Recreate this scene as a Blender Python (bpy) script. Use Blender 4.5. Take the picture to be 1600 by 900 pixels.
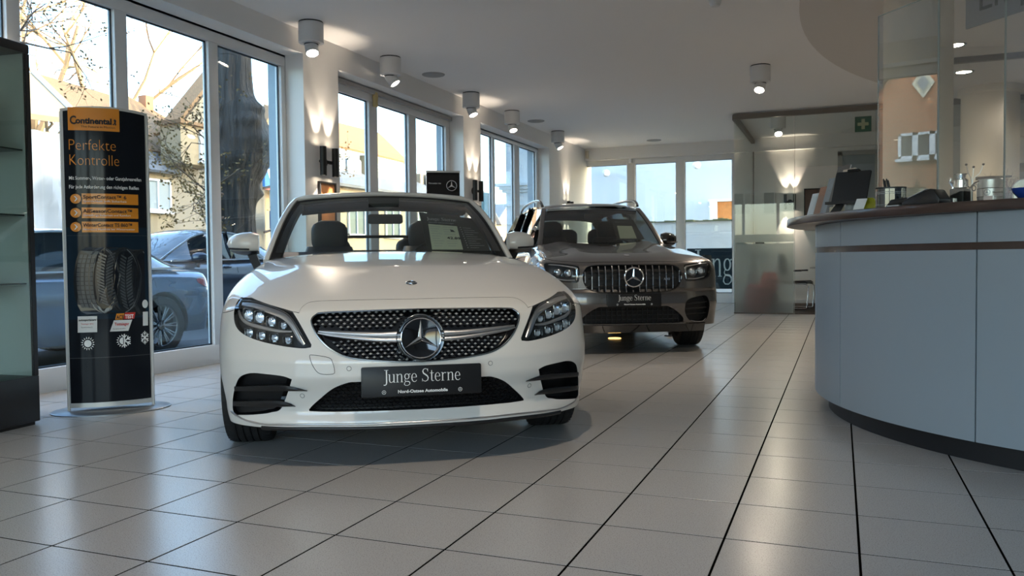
import bpy, bmesh, math, random
import numpy as np
from mathutils import Vector, Matrix

for o in list(bpy.data.objects):
    bpy.data.objects.remove(o)
sc = bpy.context.scene
COL = sc.collection
R = math.radians

# ------------------------------------------------------------------ camera
CAM_H = 0.9227
cam_d = bpy.data.cameras.new('camera')
cam_d.sensor_width = 36.0
cam_d.lens = 1289.7 * 36.0 / 1600.0
cam_d.clip_start = 0.05
cam_d.clip_end = 400
cam = bpy.data.objects.new('camera', cam_d)
COL.objects.link(cam)
yaw, pitch, roll = -0.3785, -0.0343, -0.0103
fw = Vector((math.sin(yaw) * math.cos(pitch), math.cos(yaw) * math.cos(pitch), math.sin(pitch)))
rt = Vector((math.cos(yaw), -math.sin(yaw), 0))
up = rt.cross(fw)
r2 = rt * math.cos(roll) + up * math.sin(roll)
u2 = -rt * math.sin(roll) + up * math.cos(roll)
cam.matrix_world = Matrix(((r2.x, u2.x, -fw.x, 0), (r2.y, u2.y, -fw.y, 0), (r2.z, u2.z, -fw.z, CAM_H), (0, 0, 0, 1)))
sc.camera = cam
cam_d.dof.use_dof = True
cam_d.dof.focus_distance = 3.9
cam_d.dof.aperture_fstop = 10

# ------------------------------------------------------------------ world, sun, exposure
sc.view_settings.view_transform = 'Standard'
sc.view_settings.look = 'None'
sc.view_settings.gamma = 1.0
sc.view_settings.use_curve_mapping = False
sc.view_settings.exposure = 0.80

w = bpy.data.worlds.new('world')
sc.world = w
w.use_nodes = True
nt = w.node_tree
bg = nt.nodes['Background']
sky = nt.nodes.new('ShaderNodeTexSky')
sky.sky_type = 'NISHITA'
sky.sun_disc = False
sky.sun_elevation = R(17)
sky.sun_rotation = R(78)
sky.air_density = 1.0
sky.dust_density = 1.6
sky.ozone_density = 1.6
nt.links.new(sky.outputs[0], bg.inputs[0])
bg.inputs[1].default_value = 0.90

sun_d = bpy.data.lights.new('sun', 'SUN')
sun_d.energy = 3.6
sun_d.color = (1.0, 0.80, 0.56)
sun_d.angle = R(0.6)
sun = bpy.data.objects.new('sun', sun_d)
COL.objects.link(sun)
sun.rotation_euler = Vector((-0.93, -0.20, -0.285)).to_track_quat('-Z', 'Y').to_euler()

for nm, loc, rot, sx, sy in (('window_portal_a', (-5.62, 5.2, 1.55), (0, R(-90), 0), 2.9, 4.0),
                             ('window_portal_b', (-5.62, 9.4, 1.55), (0, R(-90), 0), 2.9, 3.2),
                             ('window_portal_c', (-5.62, 13.1, 1.55), (0, R(-90), 0), 2.9, 3.2),
                             ('window_portal_d', (-3.6, 17.5, 1.5), (R(-90), 0, 0), 3.4, 3.0),
                             ('window_portal_e', (-0.5, -4.2, 1.5), (R(90), 0, 0), 8.0, 3.0)):
    l = bpy.data.lights.new(nm, 'AREA')
    l.shape = 'RECTANGLE'
    l.size, l.size_y = sx, sy
    l.cycles.is_portal = True
    o = bpy.data.objects.new(nm, l)
    o.location = loc
    o.rotation_euler = rot
    COL.objects.link(o)

# ------------------------------------------------------------------ materials
MATS = {}


def mat(name, col=(0.8, 0.8, 0.8), rough=0.5, metal=0.0, spec=0.5, coat=0.0, emis=None, estr=1.0, noise=0.0,
        nscale=20.0, bump=0.0, bscale=60.0, trans=0.0, ior=1.45, coat_rough=0.03, alpha=1.0):
    if name in MATS:
        return MATS[name]
    m = bpy.data.materials.new(name)
    m.use_nodes = True
    t = m.node_tree
    b = t.nodes['Principled BSDF']
    c = tuple(col) + (1.0,)
    b.inputs['Base Color'].default_value = c
    b.inputs['Roughness'].default_value = rough
    b.inputs['Metallic'].default_value = metal
    b.inputs['Specular IOR Level'].default_value = spec
    b.inputs['Coat Weight'].default_value = coat
    b.inputs['Coat Roughness'].default_value = coat_rough
    b.inputs['Transmission Weight'].default_value = trans
    b.inputs['IOR'].default_value = ior
    b.inputs['Alpha'].default_value = alpha
    if emis:
        b.inputs['Emission Color'].default_value = tuple(emis) + (1.0,)
        b.inputs['Emission Strength'].default_value = estr
    if noise or bump:
        tc = t.nodes.new('ShaderNodeTexCoord')
    if noise:
        n = t.nodes.new('ShaderNodeTexNoise')
        n.inputs['Scale'].default_value = nscale
        n.inputs['Detail'].default_value = 6
        t.links.new(tc.outputs['Object'], n.inputs['Vector'])
        mx = t.nodes.new('ShaderNodeMix')
        mx.data_type = 'RGBA'
        mx.inputs[6].default_value = tuple(max(0, x * (1 - noise)) for x in col) + (1,)
        mx.inputs[7].default_value = tuple(min(1, x * (1 + noise)) for x in col) + (1,)
        t.links.new(n.outputs['Fac'], mx.inputs[0])
        t.links.new(mx.outputs[2], b.inputs['Base Color'])
    if bump:
        n2 = t.nodes.new('ShaderNodeTexNoise')
        n2.inputs['Scale'].default_value = bscale
        n2.inputs['Detail'].default_value = 5
        t.links.new(tc.outputs['Object'], n2.inputs['Vector'])
        bp = t.nodes.new('ShaderNodeBump')
        bp.inputs['Strength'].default_value = bump
        bp.inputs['Distance'].default_value = 0.01
        t.links.new(n2.outputs['Fac'], bp.inputs['Height'])
        t.links.new(bp.outputs[0], b.inputs['Normal'])
    MATS[name] = m
    return m


def glass_mat(name, tint=(0.93, 0.97, 0.96), rough=0.0, refl=1.0):
    """thin clear sheet: transparent with a fresnel reflection"""
    if name in MATS:
        return MATS[name]
    m = bpy.data.materials.new(name)
    m.use_nodes = True
    t = m.node_tree
    for n in list(t.nodes):
        t.nodes.remove(n)
    out = t.nodes.new('ShaderNodeOutputMaterial')
    tr = t.nodes.new('ShaderNodeBsdfTransparent')
    tr.inputs[0].default_value = tuple(tint) + (1,)
    gl = t.nodes.new('ShaderNodeBsdfGlossy')
    gl.inputs['Roughness'].default_value = rough
    gl.inputs[0].default_value = (1, 1, 1, 1)
    fr = t.nodes.new('ShaderNodeLayerWeight')
    pw = t.nodes.new('ShaderNodeMath')
    pw.operation = 'POWER'
    pw.inputs[1].default_value = 4.0
    t.links.new(fr.outputs['Facing'], pw.inputs[0])
    mu = t.nodes.new('ShaderNodeMath')
    mu.operation = 'MULTIPLY_ADD'
    mu.inputs[1].default_value = 0.9 * refl
    mu.inputs[2].default_value = 0.045 * refl
    mu.use_clamp = True
    t.links.new(pw.outputs[0], mu.inputs[0])
    mx = t.nodes.new('ShaderNodeMixShader')
    t.links.new(mu.outputs[0], mx.inputs[0])
    t.links.new(tr.outputs[0], mx.inputs[1])
    t.links.new(gl.outputs[0], mx.inputs[2])
    t.links.new(mx.outputs[0], out.inputs[0])
    MATS[name] = m
    return m


# ------------------------------------------------------------------ objects
def link(name, me, m=None, parent=None, label=None):
    o = bpy.data.objects.new(name, me)
    COL.objects.link(o)
    if m is not None and not me.materials:
        me.materials.append(m)
    if parent is not None:
        o.parent = parent
    if label:
        o['label'] = label
    return o


def tag(o, label, cat, group=None, kind=None):
    o['label'] = label
    o['category'] = cat
    if group:
        o['group'] = group
    if kind:
        o['kind'] = kind
    return o


def thing(name, label, cat, loc=(0, 0, 0), rz=0.0, group=None):
    o = bpy.data.objects.new(name, None)
    o.empty_display_size = 0.1
    COL.objects.link(o)
    o.location = loc
    o.rotation_euler = (0, 0, rz)
    return tag(o, label, cat, group)


def struct(o, label=None):
    o['kind'] = 'structure'
    if label:
        o['label'] = label
    return o


def copy_tree(o, parent=None):
    c = o.copy()
    COL.objects.link(c)
    if parent is not None:
        c.parent = parent
    for ch in list(o.children):
        copy_tree(ch, c)
    return c


class MB:
    """collects shapes and links them as ONE mesh object"""

    def __init__(s):
        s.v, s.f = [], []

    def add(s, vs, fs):
        k = len(s.v)
        s.v += [tuple(p) for p in vs]
        s.f += [tuple(i + k for i in q) for q in fs]
        return s

    def box(s, x0, x1, y0, y1, z0, z1):
        return s.add([(x0, y0, z0), (x1, y0, z0), (x1, y1, z0), (x0, y1, z0), (x0, y0, z1), (x1, y0, z1), (x1, y1, z1), (x0, y1, z1)],
                     [(0, 3, 2, 1), (4, 5, 6, 7), (0, 1, 5, 4), (1, 2, 6, 5), (2, 3, 7, 6), (3, 0, 4, 7)])

    def prism(s, poly, a0, a1, axis='y'):
        """closed polygon (u,v) extruded along an axis"""
        n = len(poly)
        g = {'y': lambda u, v, a: (u, a, v), 'x': lambda u, v, a: (a, u, v), 'z': lambda u, v, a: (u, v, a)}[axis]
        vs = [g(u, v, a0) for u, v in poly] + [g(u, v, a1) for u, v in poly]
        fs = [tuple(range(n)), tuple(range(2 * n - 1, n - 1, -1))] + [(i, i + n, (i + 1) % n + n, (i + 1) % n) for i in range(n)]
        return s.add(vs, fs)

    def loft(s, rings, closed=True, cap=True):
        n = len(rings[0])
        vs = [p for r in rings for p in r]
        fs = []
        for i in range(len(rings) - 1):
            for j in range(n if closed else n - 1):
                a, b = i * n + j, i * n + (j + 1) % n
                fs.append((a, b, b + n, a + n))
        if cap and closed:
            fs.append(tuple(range(n - 1, -1, -1)))
            fs.append(tuple(range((len(rings) - 1) * n, len(rings) * n)))
        return s.add(vs, fs)

    def lathe(s, prof, c=(0, 0, 0), n=32, axis=(0, 0, 1), cap=True):
        """profile of (radius, height)"""
        a = Vector(axis).normalized()
        q = Vector((0, 0, 1)).rotation_difference(a)
        rings = []
        for r, h in prof:
            rings.append([tuple(q @ Vector((r * math.cos(2 * math.pi * k / n), r * math.sin(2 * math.pi * k / n), h)) + Vector(c)) for k in range(n)])
        return s.loft(rings, True, cap)

    def tube(s, pts, r, n=10, cap=True):
        pts = [Vector(p) for p in pts]
        rr = r if isinstance(r, (list, tuple)) else [r] * len(pts)
        rings = []
        prev = None
        for i, p in enumerate(pts):
            d = (pts[min(i + 1, len(pts) - 1)] - pts[max(i - 1, 0)]).normalized()
            if prev is None:
                x = d.orthogonal().normalized()
            else:
                x = (prev - d * prev.dot(d)).normalized()
            prev = x
            y = d.cross(x)
            rings.append([tuple(p + (x * math.cos(2 * math.pi * k / n) + y * math.sin(2 * math.pi * k / n)) * rr[i]) for k in range(n)])
        return s.loft(rings, True, cap)

    def plate(s, poly3, off):
        """polygon in space thickened by the vector off"""
        n = len(poly3)
        off = Vector(off)
        vs = [tuple(p) for p in poly3] + [tuple(Vector(p) + off) for p in poly3]
        return s.add(vs, [tuple(range(n)), tuple(range(2 * n - 1, n - 1, -1))] + [(i, i + n, (i + 1) % n + n, (i + 1) % n) for i in range(n)])

    def build(s, name, m, parent=None, smooth=False, bevel=0.0, label=None, angle=35, seg=2):
        me = bpy.data.meshes.new(name)
        me.from_pydata(s.v, [], s.f)
        bm = bmesh.new()
        bm.from_mesh(me)
        bmesh.ops.recalc_face_normals(bm, faces=bm.faces)
        if bevel:
            es = [e for e in bm.edges if len(e.link_faces) == 2 and e.calc_face_angle(0) > R(25)]
            bmesh.ops.bevel(bm, geom=es, offset=bevel, segments=seg, affect='EDGES', profile=0.5, clamp_overlap=True)
        if smooth or bevel:
            for f in bm.faces:
                f.smooth = True
            for e in bm.edges:
                e.smooth = not (len(e.link_faces) == 2 and e.calc_face_angle(0) > R(angle))
        bm.to_mesh(me)
        bm.free()
        return link(name, me, m, parent, label)


def rrect(x0, x1, z0, z1, r, n=5):
    """rounded rectangle outline"""
    out = []
    for cx, cz, a in ((x1 - r, z1 - r, 0), (x0 + r, z1 - r, 90), (x0 + r, z0 + r, 180), (x1 - r, z0 + r, 270)):
        for k in range(n + 1):
            t = R(a + 90 * k / n)
            out.append((cx + r * math.cos(t), cz + r * math.sin(t)))
    return out


def text(s, name, m, parent, size, mat4, align='LEFT', depth=0.0005, sx=1.0, bold=0.0):
    """flat lettering in the built-in sans face, set in the local x/y plane of mat4"""
    cu = bpy.data.curves.new(name, 'FONT')
    cu.body = s
    cu.size = size
    cu.align_x = align
    cu.extrude = depth
    cu.offset = bold
    cu.resolution_u = 3
    o = bpy.data.objects.new(name, cu)
    COL.objects.link(o)
    dg = bpy.context.evaluated_depsgraph_get()
    me = bpy.data.meshes.new_from_object(o.evaluated_get(dg))
    bpy.data.objects.remove(o)
    me.transform(mat4 @ Matrix.Diagonal((sx, 1, 1, 1)))
    me.materials.clear()
    return link(name, me, m, parent)


# serif letters drawn as ribbons: strokes of (x, y, width); unit x-height 0.46, cap 0.70
def _arc(cx, cy, rx, ry, a0, a1, w0, w1, n=14):
    out = []
    for k in range(n + 1):
        a = R(a0 + (a1 - a0) * k / n)
        # broad pen: heavy on the sides, light at top and bottom
        out.append((cx + rx * math.cos(a), cy + ry * math.sin(a), w0 + (w1 - w0) * abs(math.cos(a))))
    return out


GL = {
    'J': (0.27, [[(0.20, 0.70, .07), (0.20, 0.0, .07), (0.18, -0.08, .06), (0.12, -0.13, .045), (0.04, -0.12, .05)], [(0.08, 0.69, .02), (0.30, 0.69, .02)]]),
    'u': (0.42, [[(0.09, 0.46, .06), (0.09, 0.12, .06), (0.12, 0.03, .05), (0.18, 0.005, .03), (0.25, 0.03, .028), (0.31, 0.09, .025)], [(0.33, 0.46, .06), (0.33, 0.0, .06)], [(0.02, 0.45, .02), (0.12, 0.45, .02)], [(0.26, 0.45, .02), (0.36, 0.45, .02)], [(0.33, 0.01, .02), (0.41, 0.01, .02)]]),
    'n': (0.43, [[(0.10, 0.46, .06), (0.10, 0.0, .06)], [(0.12, 0.36, .025), (0.18, 0.43, .03), (0.25, 0.455, .035), (0.31, 0.43, .05), (0.335, 0.34, .06), (0.335, 0.0, .06)], [(0.02, 0.45, .02), (0.12, 0.45, .02)], [(0.03, 0.01, .02), (0.18, 0.01, .02)], [(0.265, 0.01, .02), (0.41, 0.01, .02)]]),
    'g': (0.40, [_arc(0.19, 0.31, 0.115, 0.145, 0, 360, .022, .055, 22), [(0.11, 0.18, .025), (0.07, 0.10, .03), (0.12, 0.045, .04), (0.28, 0.03, .05), (0.35, -0.03, .05), (0.34, -0.12, .035), (0.24, -0.19, .025), (0.11, -0.185, .03), (0.045, -0.12, .045), (0.06, -0.04, .035), (0.12, 0.04, .03)], [(0.28, 0.40, .025), (0.33, 0.44, .03), (0.39, 0.43, .045)]]),
    'e': (0.37, [[(0.07, 0.25, .022), (0.31, 0.25, .022)], [(0.315, 0.25, .05), (0.30, 0.36, .045), (0.25, 0.44, .03), (0.19, 0.46, .025), (0.12, 0.43, .035), (0.075, 0.34, .055), (0.06, 0.23, .06), (0.08, 0.11, .055), (0.13, 0.03, .04), (0.20, 0.0, .03), (0.27, 0.02, .03), (0.33, 0.09, .02)]]),
    'S': (0.44, [[(0.355, 0.70, .02), (0.355, 0.53, .02)], [(0.355, 0.58, .022), (0.32, 0.67, .025), (0.22, 0.705, .03), (0.12, 0.66, .045), (0.08, 0.56, .06), (0.12, 0.45, .068), (0.22, 0.38, .075), (0.33, 0.29, .07), (0.375, 0.19, .06), (0.34, 0.06, .045), (0.22, 0.0, .03), (0.10, 0.04, .025), (0.05, 0.13, .022)], [(0.05, 0.17, .02), (0.05, 0.0, .02)]]),
    't': (0.27, [[(0.13, 0.60, .03), (0.13, 0.42, .06), (0.13, 0.10, .06), (0.15, 0.03, .045), (0.20, 0.005, .03), (0.26, 0.04, .02)], [(0.02, 0.45, .025), (0.25, 0.45, .025)]]),
    'r': (0.32, [[(0.10, 0.46, .06), (0.10, 0.0, .06)], [(0.12, 0.35, .025), (0.17, 0.42, .03), (0.22, 0.45, .035), (0.29, 0.42, .055)], [(0.02, 0.45, .02), (0.12, 0.45, .02)], [(0.03, 0.01, .02), (0.19, 0.01, .02)]]),
    ' ': (0.22, []),
}


def serif(s, name, m, parent, height, mat4, align='LEFT', sx=1.0, fat=1.0, clip=None):
    """height = cap height"""
    k = height / 0.70
    vs, fs = [], []
    tot = sum(GL[c][0] for c in s)
    x0 = -tot / 2 if align == 'CENTER' else 0.0
    for c in s:
        adv, strokes = GL[c]
        for st in strokes:
            n = len(st)
            b = len(vs)
            for i, (x, y, wd) in enumerate(st):
                a = st[max(i - 1, 0)]
                d = st[min(i + 1, n - 1)]
                dx, dy = d[0] - a[0], d[1] - a[1]
                L = math.hypot(dx, dy) or 1
                nx, ny = -dy / L * wd / 2 * fat, dx / L * wd / 2 * fat
                for q in (1, -1):
                    px = (x0 + x + nx * q) * k * sx
                    if clip is not None:
                        px = min(px, clip)
                    vs.append((px, (y + ny * q) * k, 0.0))
            for i in range(n - 1):
                fs.append((b + 2 * i, b + 2 * i + 1, b + 2 * i + 3, b + 2 * i + 2))
        x0 += adv
    me = bpy.data.meshes.new(name)
    me.from_pydata(vs, [], fs)
    me.transform(mat4)
    return link(name, me, m, parent)


def star3(name, m, parent, r, mat4, depth=0.004, ring=True, ringw=0.07, fine=True):
    """three-pointed star in a ring, in the local x/y plane, +z towards the viewer"""
    b = MB()
    for k in range(3):
        a = math.pi / 2 + k * 2 * math.pi / 3
        t = (math.cos(a) * r * .97, math.sin(a) * r * .97, depth * .3)
        l = (math.cos(a + math.pi / 3) * r * .17, math.sin(a + math.pi / 3) * r * .17, 0)
        q = (math.cos(a - math.pi / 3) * r * .17, math.sin(a - math.pi / 3) * r * .17, 0)
        top = (0, 0, depth)
        b.add([t, l, top, q], [(0, 1, 2), (0, 2, 3)])
    if ring:
        n = 48 if fine else 28
        w2 = r * ringw
        rings = []
        for k in range(n + 1):
            a = 2 * math.pi * k / n
            rings.append([((r + w2 * math.cos(t)) * math.cos(a), (r + w2 * math.cos(t)) * math.sin(a), depth * .4 + w2 * math.sin(t)) for t in [2 * math.pi * j / 8 for j in range(8)]])
        b.loft(rings, True, False)
    o = b.build(name, m, parent, smooth=True, angle=30)
    o.data.transform(mat4)
    return o


def frame_mat(o, x, y):
    """matrix with origin o, local x axis, local y axis"""
    x = Vector(x).normalized()
    y = Vector(y)
    y = (y - x * y.dot(x)).normalized()
    z = x.cross(y)
    return Matrix(((x.x, y.x, z.x, o[0]), (x.y, y.y, z.y, o[1]), (x.z, y.z, z.z, o[2]), (0, 0, 0, 1)))


# common materials
M_WALL = mat('wall_paint', (0.84, 0.82, 0.79), 0.85, bump=0.03, bscale=140)
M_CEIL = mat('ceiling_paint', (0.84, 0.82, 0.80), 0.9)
M_FRAME = mat('window_frame_white', (0.78, 0.78, 0.77), 0.4)
M_GASKET = mat('dark_gasket', (0.02, 0.03, 0.04), 0.5)
M_GLASS = glass_mat('window_glass', (0.90, 0.95, 0.95))
M_BLACK = mat('black_satin', (0.012, 0.012, 0.013), 0.35)
M_BLACKM = mat('black_matt', (0.02, 0.02, 0.022), 0.7)
M_CHROME = mat('chrome', (0.85, 0.85, 0.86), 0.08, metal=1.0)
M_SILVER = mat('brushed_silver', (0.62, 0.62, 0.63), 0.28, metal=1.0)
M_WHITE = mat('white_gloss', (0.85, 0.84, 0.82), 0.25, coat=0.3)
M_PRINTW = mat('print_white', (0.85, 0.85, 0.83), 0.5)
M_PRINTG = mat('print_grey', (0.45, 0.46, 0.47), 0.5)
M_RUBBER = mat('tyre_rubber', (0.015, 0.015, 0.016), 0.65, bump=0.1, bscale=200)
M_LAMPW = mat('lamp_white_metal', (0.72, 0.71, 0.69), 0.35)

# ------------------------------------------------------------------ room shell
T = 0.41
OX, OY = -3.8567 * T, 4.7044 * T
XF, XI, XO = -5.30, -5.08, -5.52
CZ = 3.27
YE, YB = 17.19, -4.0
XR = 6.2


def tile_material():
    m = mat('floor_tile', (0.44, 0.425, 0.41), 0.2, spec=0.5, noise=0.05, nscale=3.0)
    t = m.node_tree
    b = t.nodes['Principled BSDF']
    tc = t.nodes.new('ShaderNodeTexCoord')
    n = t.nodes.new('ShaderNodeTexNoise')
    n.inputs['Scale'].default_value = 260
    n.inputs['Detail'].default_value = 2
    gp = t.nodes.new('ShaderNodeNewGeometry')
    t.links.new(gp.outputs['Position'], n.inputs['Vector'])
    cr = t.nodes.new('ShaderNodeValToRGB')
    cr.color_ramp.elements[0].position = 0.30
    cr.color_ramp.elements[0].color = (0.25, 0.24, 0.23, 1)
    cr.color_ramp.elements[1].position = 0.46
    cr.color_ramp.elements[1].color = (0.49, 0.475, 0.455, 1)
    t.links.new(n.outputs['Fac'], cr.inputs[0])
    t.links.new(cr.outputs[0], b.inputs['Base Color'])
    n2 = t.nodes.new('ShaderNodeTexNoise')
    n2.inputs['Scale'].default_value = 9
    t.links.new(gp.outputs['Position'], n2.inputs['Vector'])
    mr = t.nodes.new('ShaderNodeMapRange')
    mr.inputs[3].default_value = 0.19
    mr.inputs[4].default_value = 0.31
    t.links.new(n2.outputs['Fac'], mr.inputs[0])
    b.inputs['Roughness'].default_value = 0.235
    n3 = t.nodes.new('ShaderNodeTexNoise')
    n3.inputs['Scale'].default_value = 120
    t.links.new(gp.outputs['Position'], n3.inputs['Vector'])
    bp = t.nodes.new('ShaderNodeBump')
    bp.inputs['Strength'].default_value = 0.08
    bp.inputs['Distance'].default_value = 0.002
    t.links.new(n3.outputs['Fac'], bp.inputs['Height'])
    return m


M_TILE = tile_material()
M_GROUT = mat('dark_grout', (0.004, 0.0035, 0.003), 1.0, spec=0.0)
floor = struct(MB().box(XF, XR, YB, YE + .1, -0.12, -0.0011).build('floor', M_GROUT))


def tile_mesh():
    h, t0, e = (T - 0.0078) / 2, -0.0045, 0.0006
    vs = [(-h, -h, t0), (h, -h, t0), (h, h, t0), (-h, h, t0), (-h, -h, -e), (h, -h, -e), (h, h, -e), (-h, h, -e),
          (-h + e, -h + e, 0), (h - e, -h + e, 0), (h - e, h - e, 0), (-h + e, h - e, 0)]
    fs = [(8, 9, 10, 11)]
    for i in range(4):
        j = (i + 1) % 4
        fs += [(i, j, j + 4, i + 4), (i + 4, j + 4, j + 8, i + 8)]
    me = bpy.data.meshes.new('tile')
    me.from_pydata(vs, [], fs)
    me.materials.append(M_TILE)
    return me


def in_view(x, y, mg=0.0):
    d = Vector((x, y, 0)) - Vector((0, 0, CAM_H))
    z = d.dot(fw)
    if z < 0.3:
        return None
    px, py = 800 + 1289.7 * d.dot(r2) / z, 450 - 1289.7 * d.dot(u2) / z
    if -mg < px < 1600 + mg and py < 900 + mg:
        return z
    return None


tm = tile_mesh()
cells = []
for i in range(-12, 24):
    for j in range(-17, 40):
        x, y = OX + (i - 8 + 0.5) * T, OY + (j + 0.5) * T
        x0, x1, y0, y1 = x - T / 2, x + T / 2, y - T / 2, y + T / 2
        if x1 < XF or x0 > XR or y1 < YB or y0 > YE:
            continue
        full = x0 >= XF and x1 <= XR and y0 >= YB and y1 <= YE
        z = min([q for q in (in_view(a, b) for a in (x0, x, x1) for b in (y0, y, y1)) if q] or [99])
        hidden = (math.hypot(x - 1.76, y - 5.55) < 1.5)
        cells.append((z + (50 if hidden else 0), full, x, y))
cells.sort()
rest = MB()
nt_ = 0
for z, full, x, y in cells:
    if full and nt_ < 300 and z < 50:
        o = link('tile', tm, None, floor)
        o.location = (x, y, 0)
        nt_ += 1
    else:
        h = (T - 0.0078) / 2
        a0, a1, b0, b1 = max(x - h, XF), min(x + h, XR), max(y - h, YB), min(y + h, YE)
        if a1 > a0 and b1 > b0:
            rest.box(a0, a1, b0, b1, -0.0045, 0.0)
o = rest.build('tile_field', M_TILE, floor)
o['kind'] = 'stuff'

M_FACADE = mat('facade_grey_render', (0.30, 0.37, 0.42), 0.9)
# left wall: piers and lintel, white inside, blue-grey render outside
def wall_piece(mb, x0, x1, y0, y1, z0, z1):
    mb.box(x0, x1, y0, y1, z0, z1)


WINS = [(3.30, 7.09, 3.04), (7.72, 10.93, 3.01), (11.55, 14.73, 3.01)]
mb = MB()
ys = [YB] + [v for a, b, _ in WINS for v in (a, b)] + [YE + .35]
for k in range(0, len(ys), 2):
    mb.box(XF, XI, ys[k], ys[k + 1], 0, CZ)
for a, b, z in WINS:
    mb.box(XF, XI, a, b, z, CZ)
wall_left = struct(mb.build('wall_left', M_WALL))
mb = MB()
for k in range(0, len(ys), 2):
    mb.box(XO, XF, ys[k], ys[k + 1], -0.3, 10.6)
for a, b, z in WINS:
    mb.box(XO, XF, a, b, z - 0.02, 10.6)
mb.build('outer_render', M_FACADE, wall_left)

M_SPACER = mat('window_spacer', (0.03, 0.05, 0.07), 0.4)


def win_unit(name, y0, y1, ztop, splits, glass_top=2.92, glass_bot=0.175, x=XF):
    """frame in the plane x; splits = list of glass (y0,y1)"""
    fr = MB()
    d0, d1 = x - 0.075, x
    fr.box(d0, d1, y0, y1, glass_top + 0.0, ztop)
    fr.box(d0, d1, y0, y1, 0.0, glass_bot)
    edges = [y0] + [v for s in splits for v in s] + [y1]
    for k in range(0, len(edges), 2):
        if edges[k + 1] > edges[k]:
            fr.box(d0, d1, edges[k], edges[k + 1], glass_bot, glass_top)
    w_ = struct(fr.build(name, M_FRAME, bevel=0.004))
    for a, b in splits:
        MB().box(x - 0.045, x - 0.041, a, b, glass_bot, glass_top).build('pane', M_GLASS, w_)
        g = MB()
        e = 0.013
        for q in ((a, a + e, glass_bot, glass_top), (b - e, b, glass_bot, glass_top), (a, b, glass_bot, glass_bot + e), (a, b, glass_top - e, glass_top)):
            g.box(x - 0.05, x - 0.036, q[0], q[1], q[2], q[3])
        g.build('gasket', M_SPACER, w_)
    return w_


w1 = win_unit('window_1', 3.30, 7.09, 3.045, [(3.42, 4.03), (4.13, 4.94), (5.06, 5.98), (6.10, 7.02)], 2.925, 0.175)
w2 = win_unit('window_2', 7.72, 10.93, 3.015, [(7.84, 8.71), (8.90, 9.70), (9.90, 10.80)], 2.86, 0.175)
w3 = win_unit('window_3', 11.55, 14.73, 3.01, [(11.68, 12.53), (12.62, 13.51), (13.74, 14.63)], 2.94, 0.175)
MB().box(XF - .01, XF + .05, 7.74, 10.91, 2.945, 2.995).build('blind_rail', mat('blind_rail_grey', (0.45, 0.43, 0.41), 0.5), w2)
MB().lathe([(.028, 0), (.033, .02), (.03, .06), (.036, .12), (.03, .17)], (XF + .035, 8.80, 2.80), 12).build('tape_wrap', mat('yellowed_tape', (0.62, 0.48, 0.22), 0.6), w2, smooth=True)

# end wall with three tall glazed doors
EY = YE
mb = MB()
mb.box(XF, XR, EY - 0.12, EY + .35, 3.02, CZ)
mb.box(-1.90, 0.02, EY, EY + .35, 0, 3.02)
mb.box(0.62, XR, EY, EY + .35, 0, 3.02)
mb.box(0.02, 0.62, EY, EY + .35, 2.86, 3.02)
wall_end = struct(mb.build('wall_end', M_WALL))
fr = MB()
ex = [(-5.30, -5.20), (-4.19, -4.02), (-3.16, -2.98), (-2.03, -1.90)]
for a, b in ex:
    fr.box(a, b, EY, EY + .08, 0, 3.02)
for a, b in ((-5.20, -4.19), (-4.02, -3.16), (-2.98, -2.03)):
    fr.box(a, b, EY, EY + .08, 0, 0.20)
    fr.box(a, b, EY, EY + .08, 2.91, 3.02)
w4 = struct(fr.build('window_4', M_FRAME, bevel=0.004))
for a, b in ((-5.20, -4.19), (-4.02, -3.16), (-2.98, -2.03)):
    MB().box(a, b, EY + .035, EY + .039, .2, 2.91).build('pane', M_GLASS, w4)
    g = MB()
    e = .012
    for q in ((a, a + e, .2, 2.91), (b - e, b, .2, 2.91), (a, b, .2, .2 + e), (a, b, 2.91 - e, 2.91)):
        g.box(q[0], q[1], EY + .03, EY + .045, q[2], q[3])
    g.build('gasket', M_SPACER, w4)
MB().lathe([(.045, 0), (.045, .1)], (-4.105, EY - .03, 2.93), 16).build('roller_cap', M_FRAME, w4, smooth=True)
# printed banner behind the glass of the end doors
ban = thing('window_banner', 'dark blue banner with white letters ng behind the end door glass', 'banner', (-3.6, EY + .12, 0.28))
M_NAVY = mat('banner_navy', (0.018, 0.035, 0.055), 0.6)
for a, b in ((-5.18, -4.21), (-4.0, -3.18), (-2.96, -2.035)):
    MB().box(a + 3.6, b + 3.6, 0, .006, 0, .835).build('banner_sheet', M_NAVY, ban)
serif('Jung', 'lettering', mat('film_white', (.97, .97, .97), .6), ban, .56, frame_mat((0.766, -.004, .25), (1, 0, 0), (0, 0, 1)), sx=0.66, fat=1.1, clip=.794)

# blue-grey door in the end wall (seen through the office glass)
dr = struct(MB().box(0.02, 0.62, EY + .02, EY + .07, 0, 2.86).build('door_1', mat('door_blue_grey', (0.33, 0.38, 0.41), 0.5)))
df = MB()
for q in ((-0.05, 0.03, 0, 2.92), (0.61, 0.69, 0, 2.92), (-0.05, 0.69, 2.86, 2.94)):
    df.box(q[0], q[1], EY - .03, EY + .02, q[2], q[3])
df.build('door_frame', mat('door_frame_grey', (0.42, 0.42, 0.40), 0.5), dr)
MB().tube([(.10, EY - .05, 1.05), (.22, EY - .05, 1.05)], .01).build('door_handle', M_CHROME, dr)

struct(MB().box(XF, XR + .2, YB - .2, YE + .35, CZ, CZ + .3).build('ceiling', M_CEIL))
struct(MB().box(XR, XR + .3, YB, YE + .35, -.1, 10.6).build('wall_right', mat('wall_right_paint', (0.42, 0.44, 0.46), 0.8)))
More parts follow.
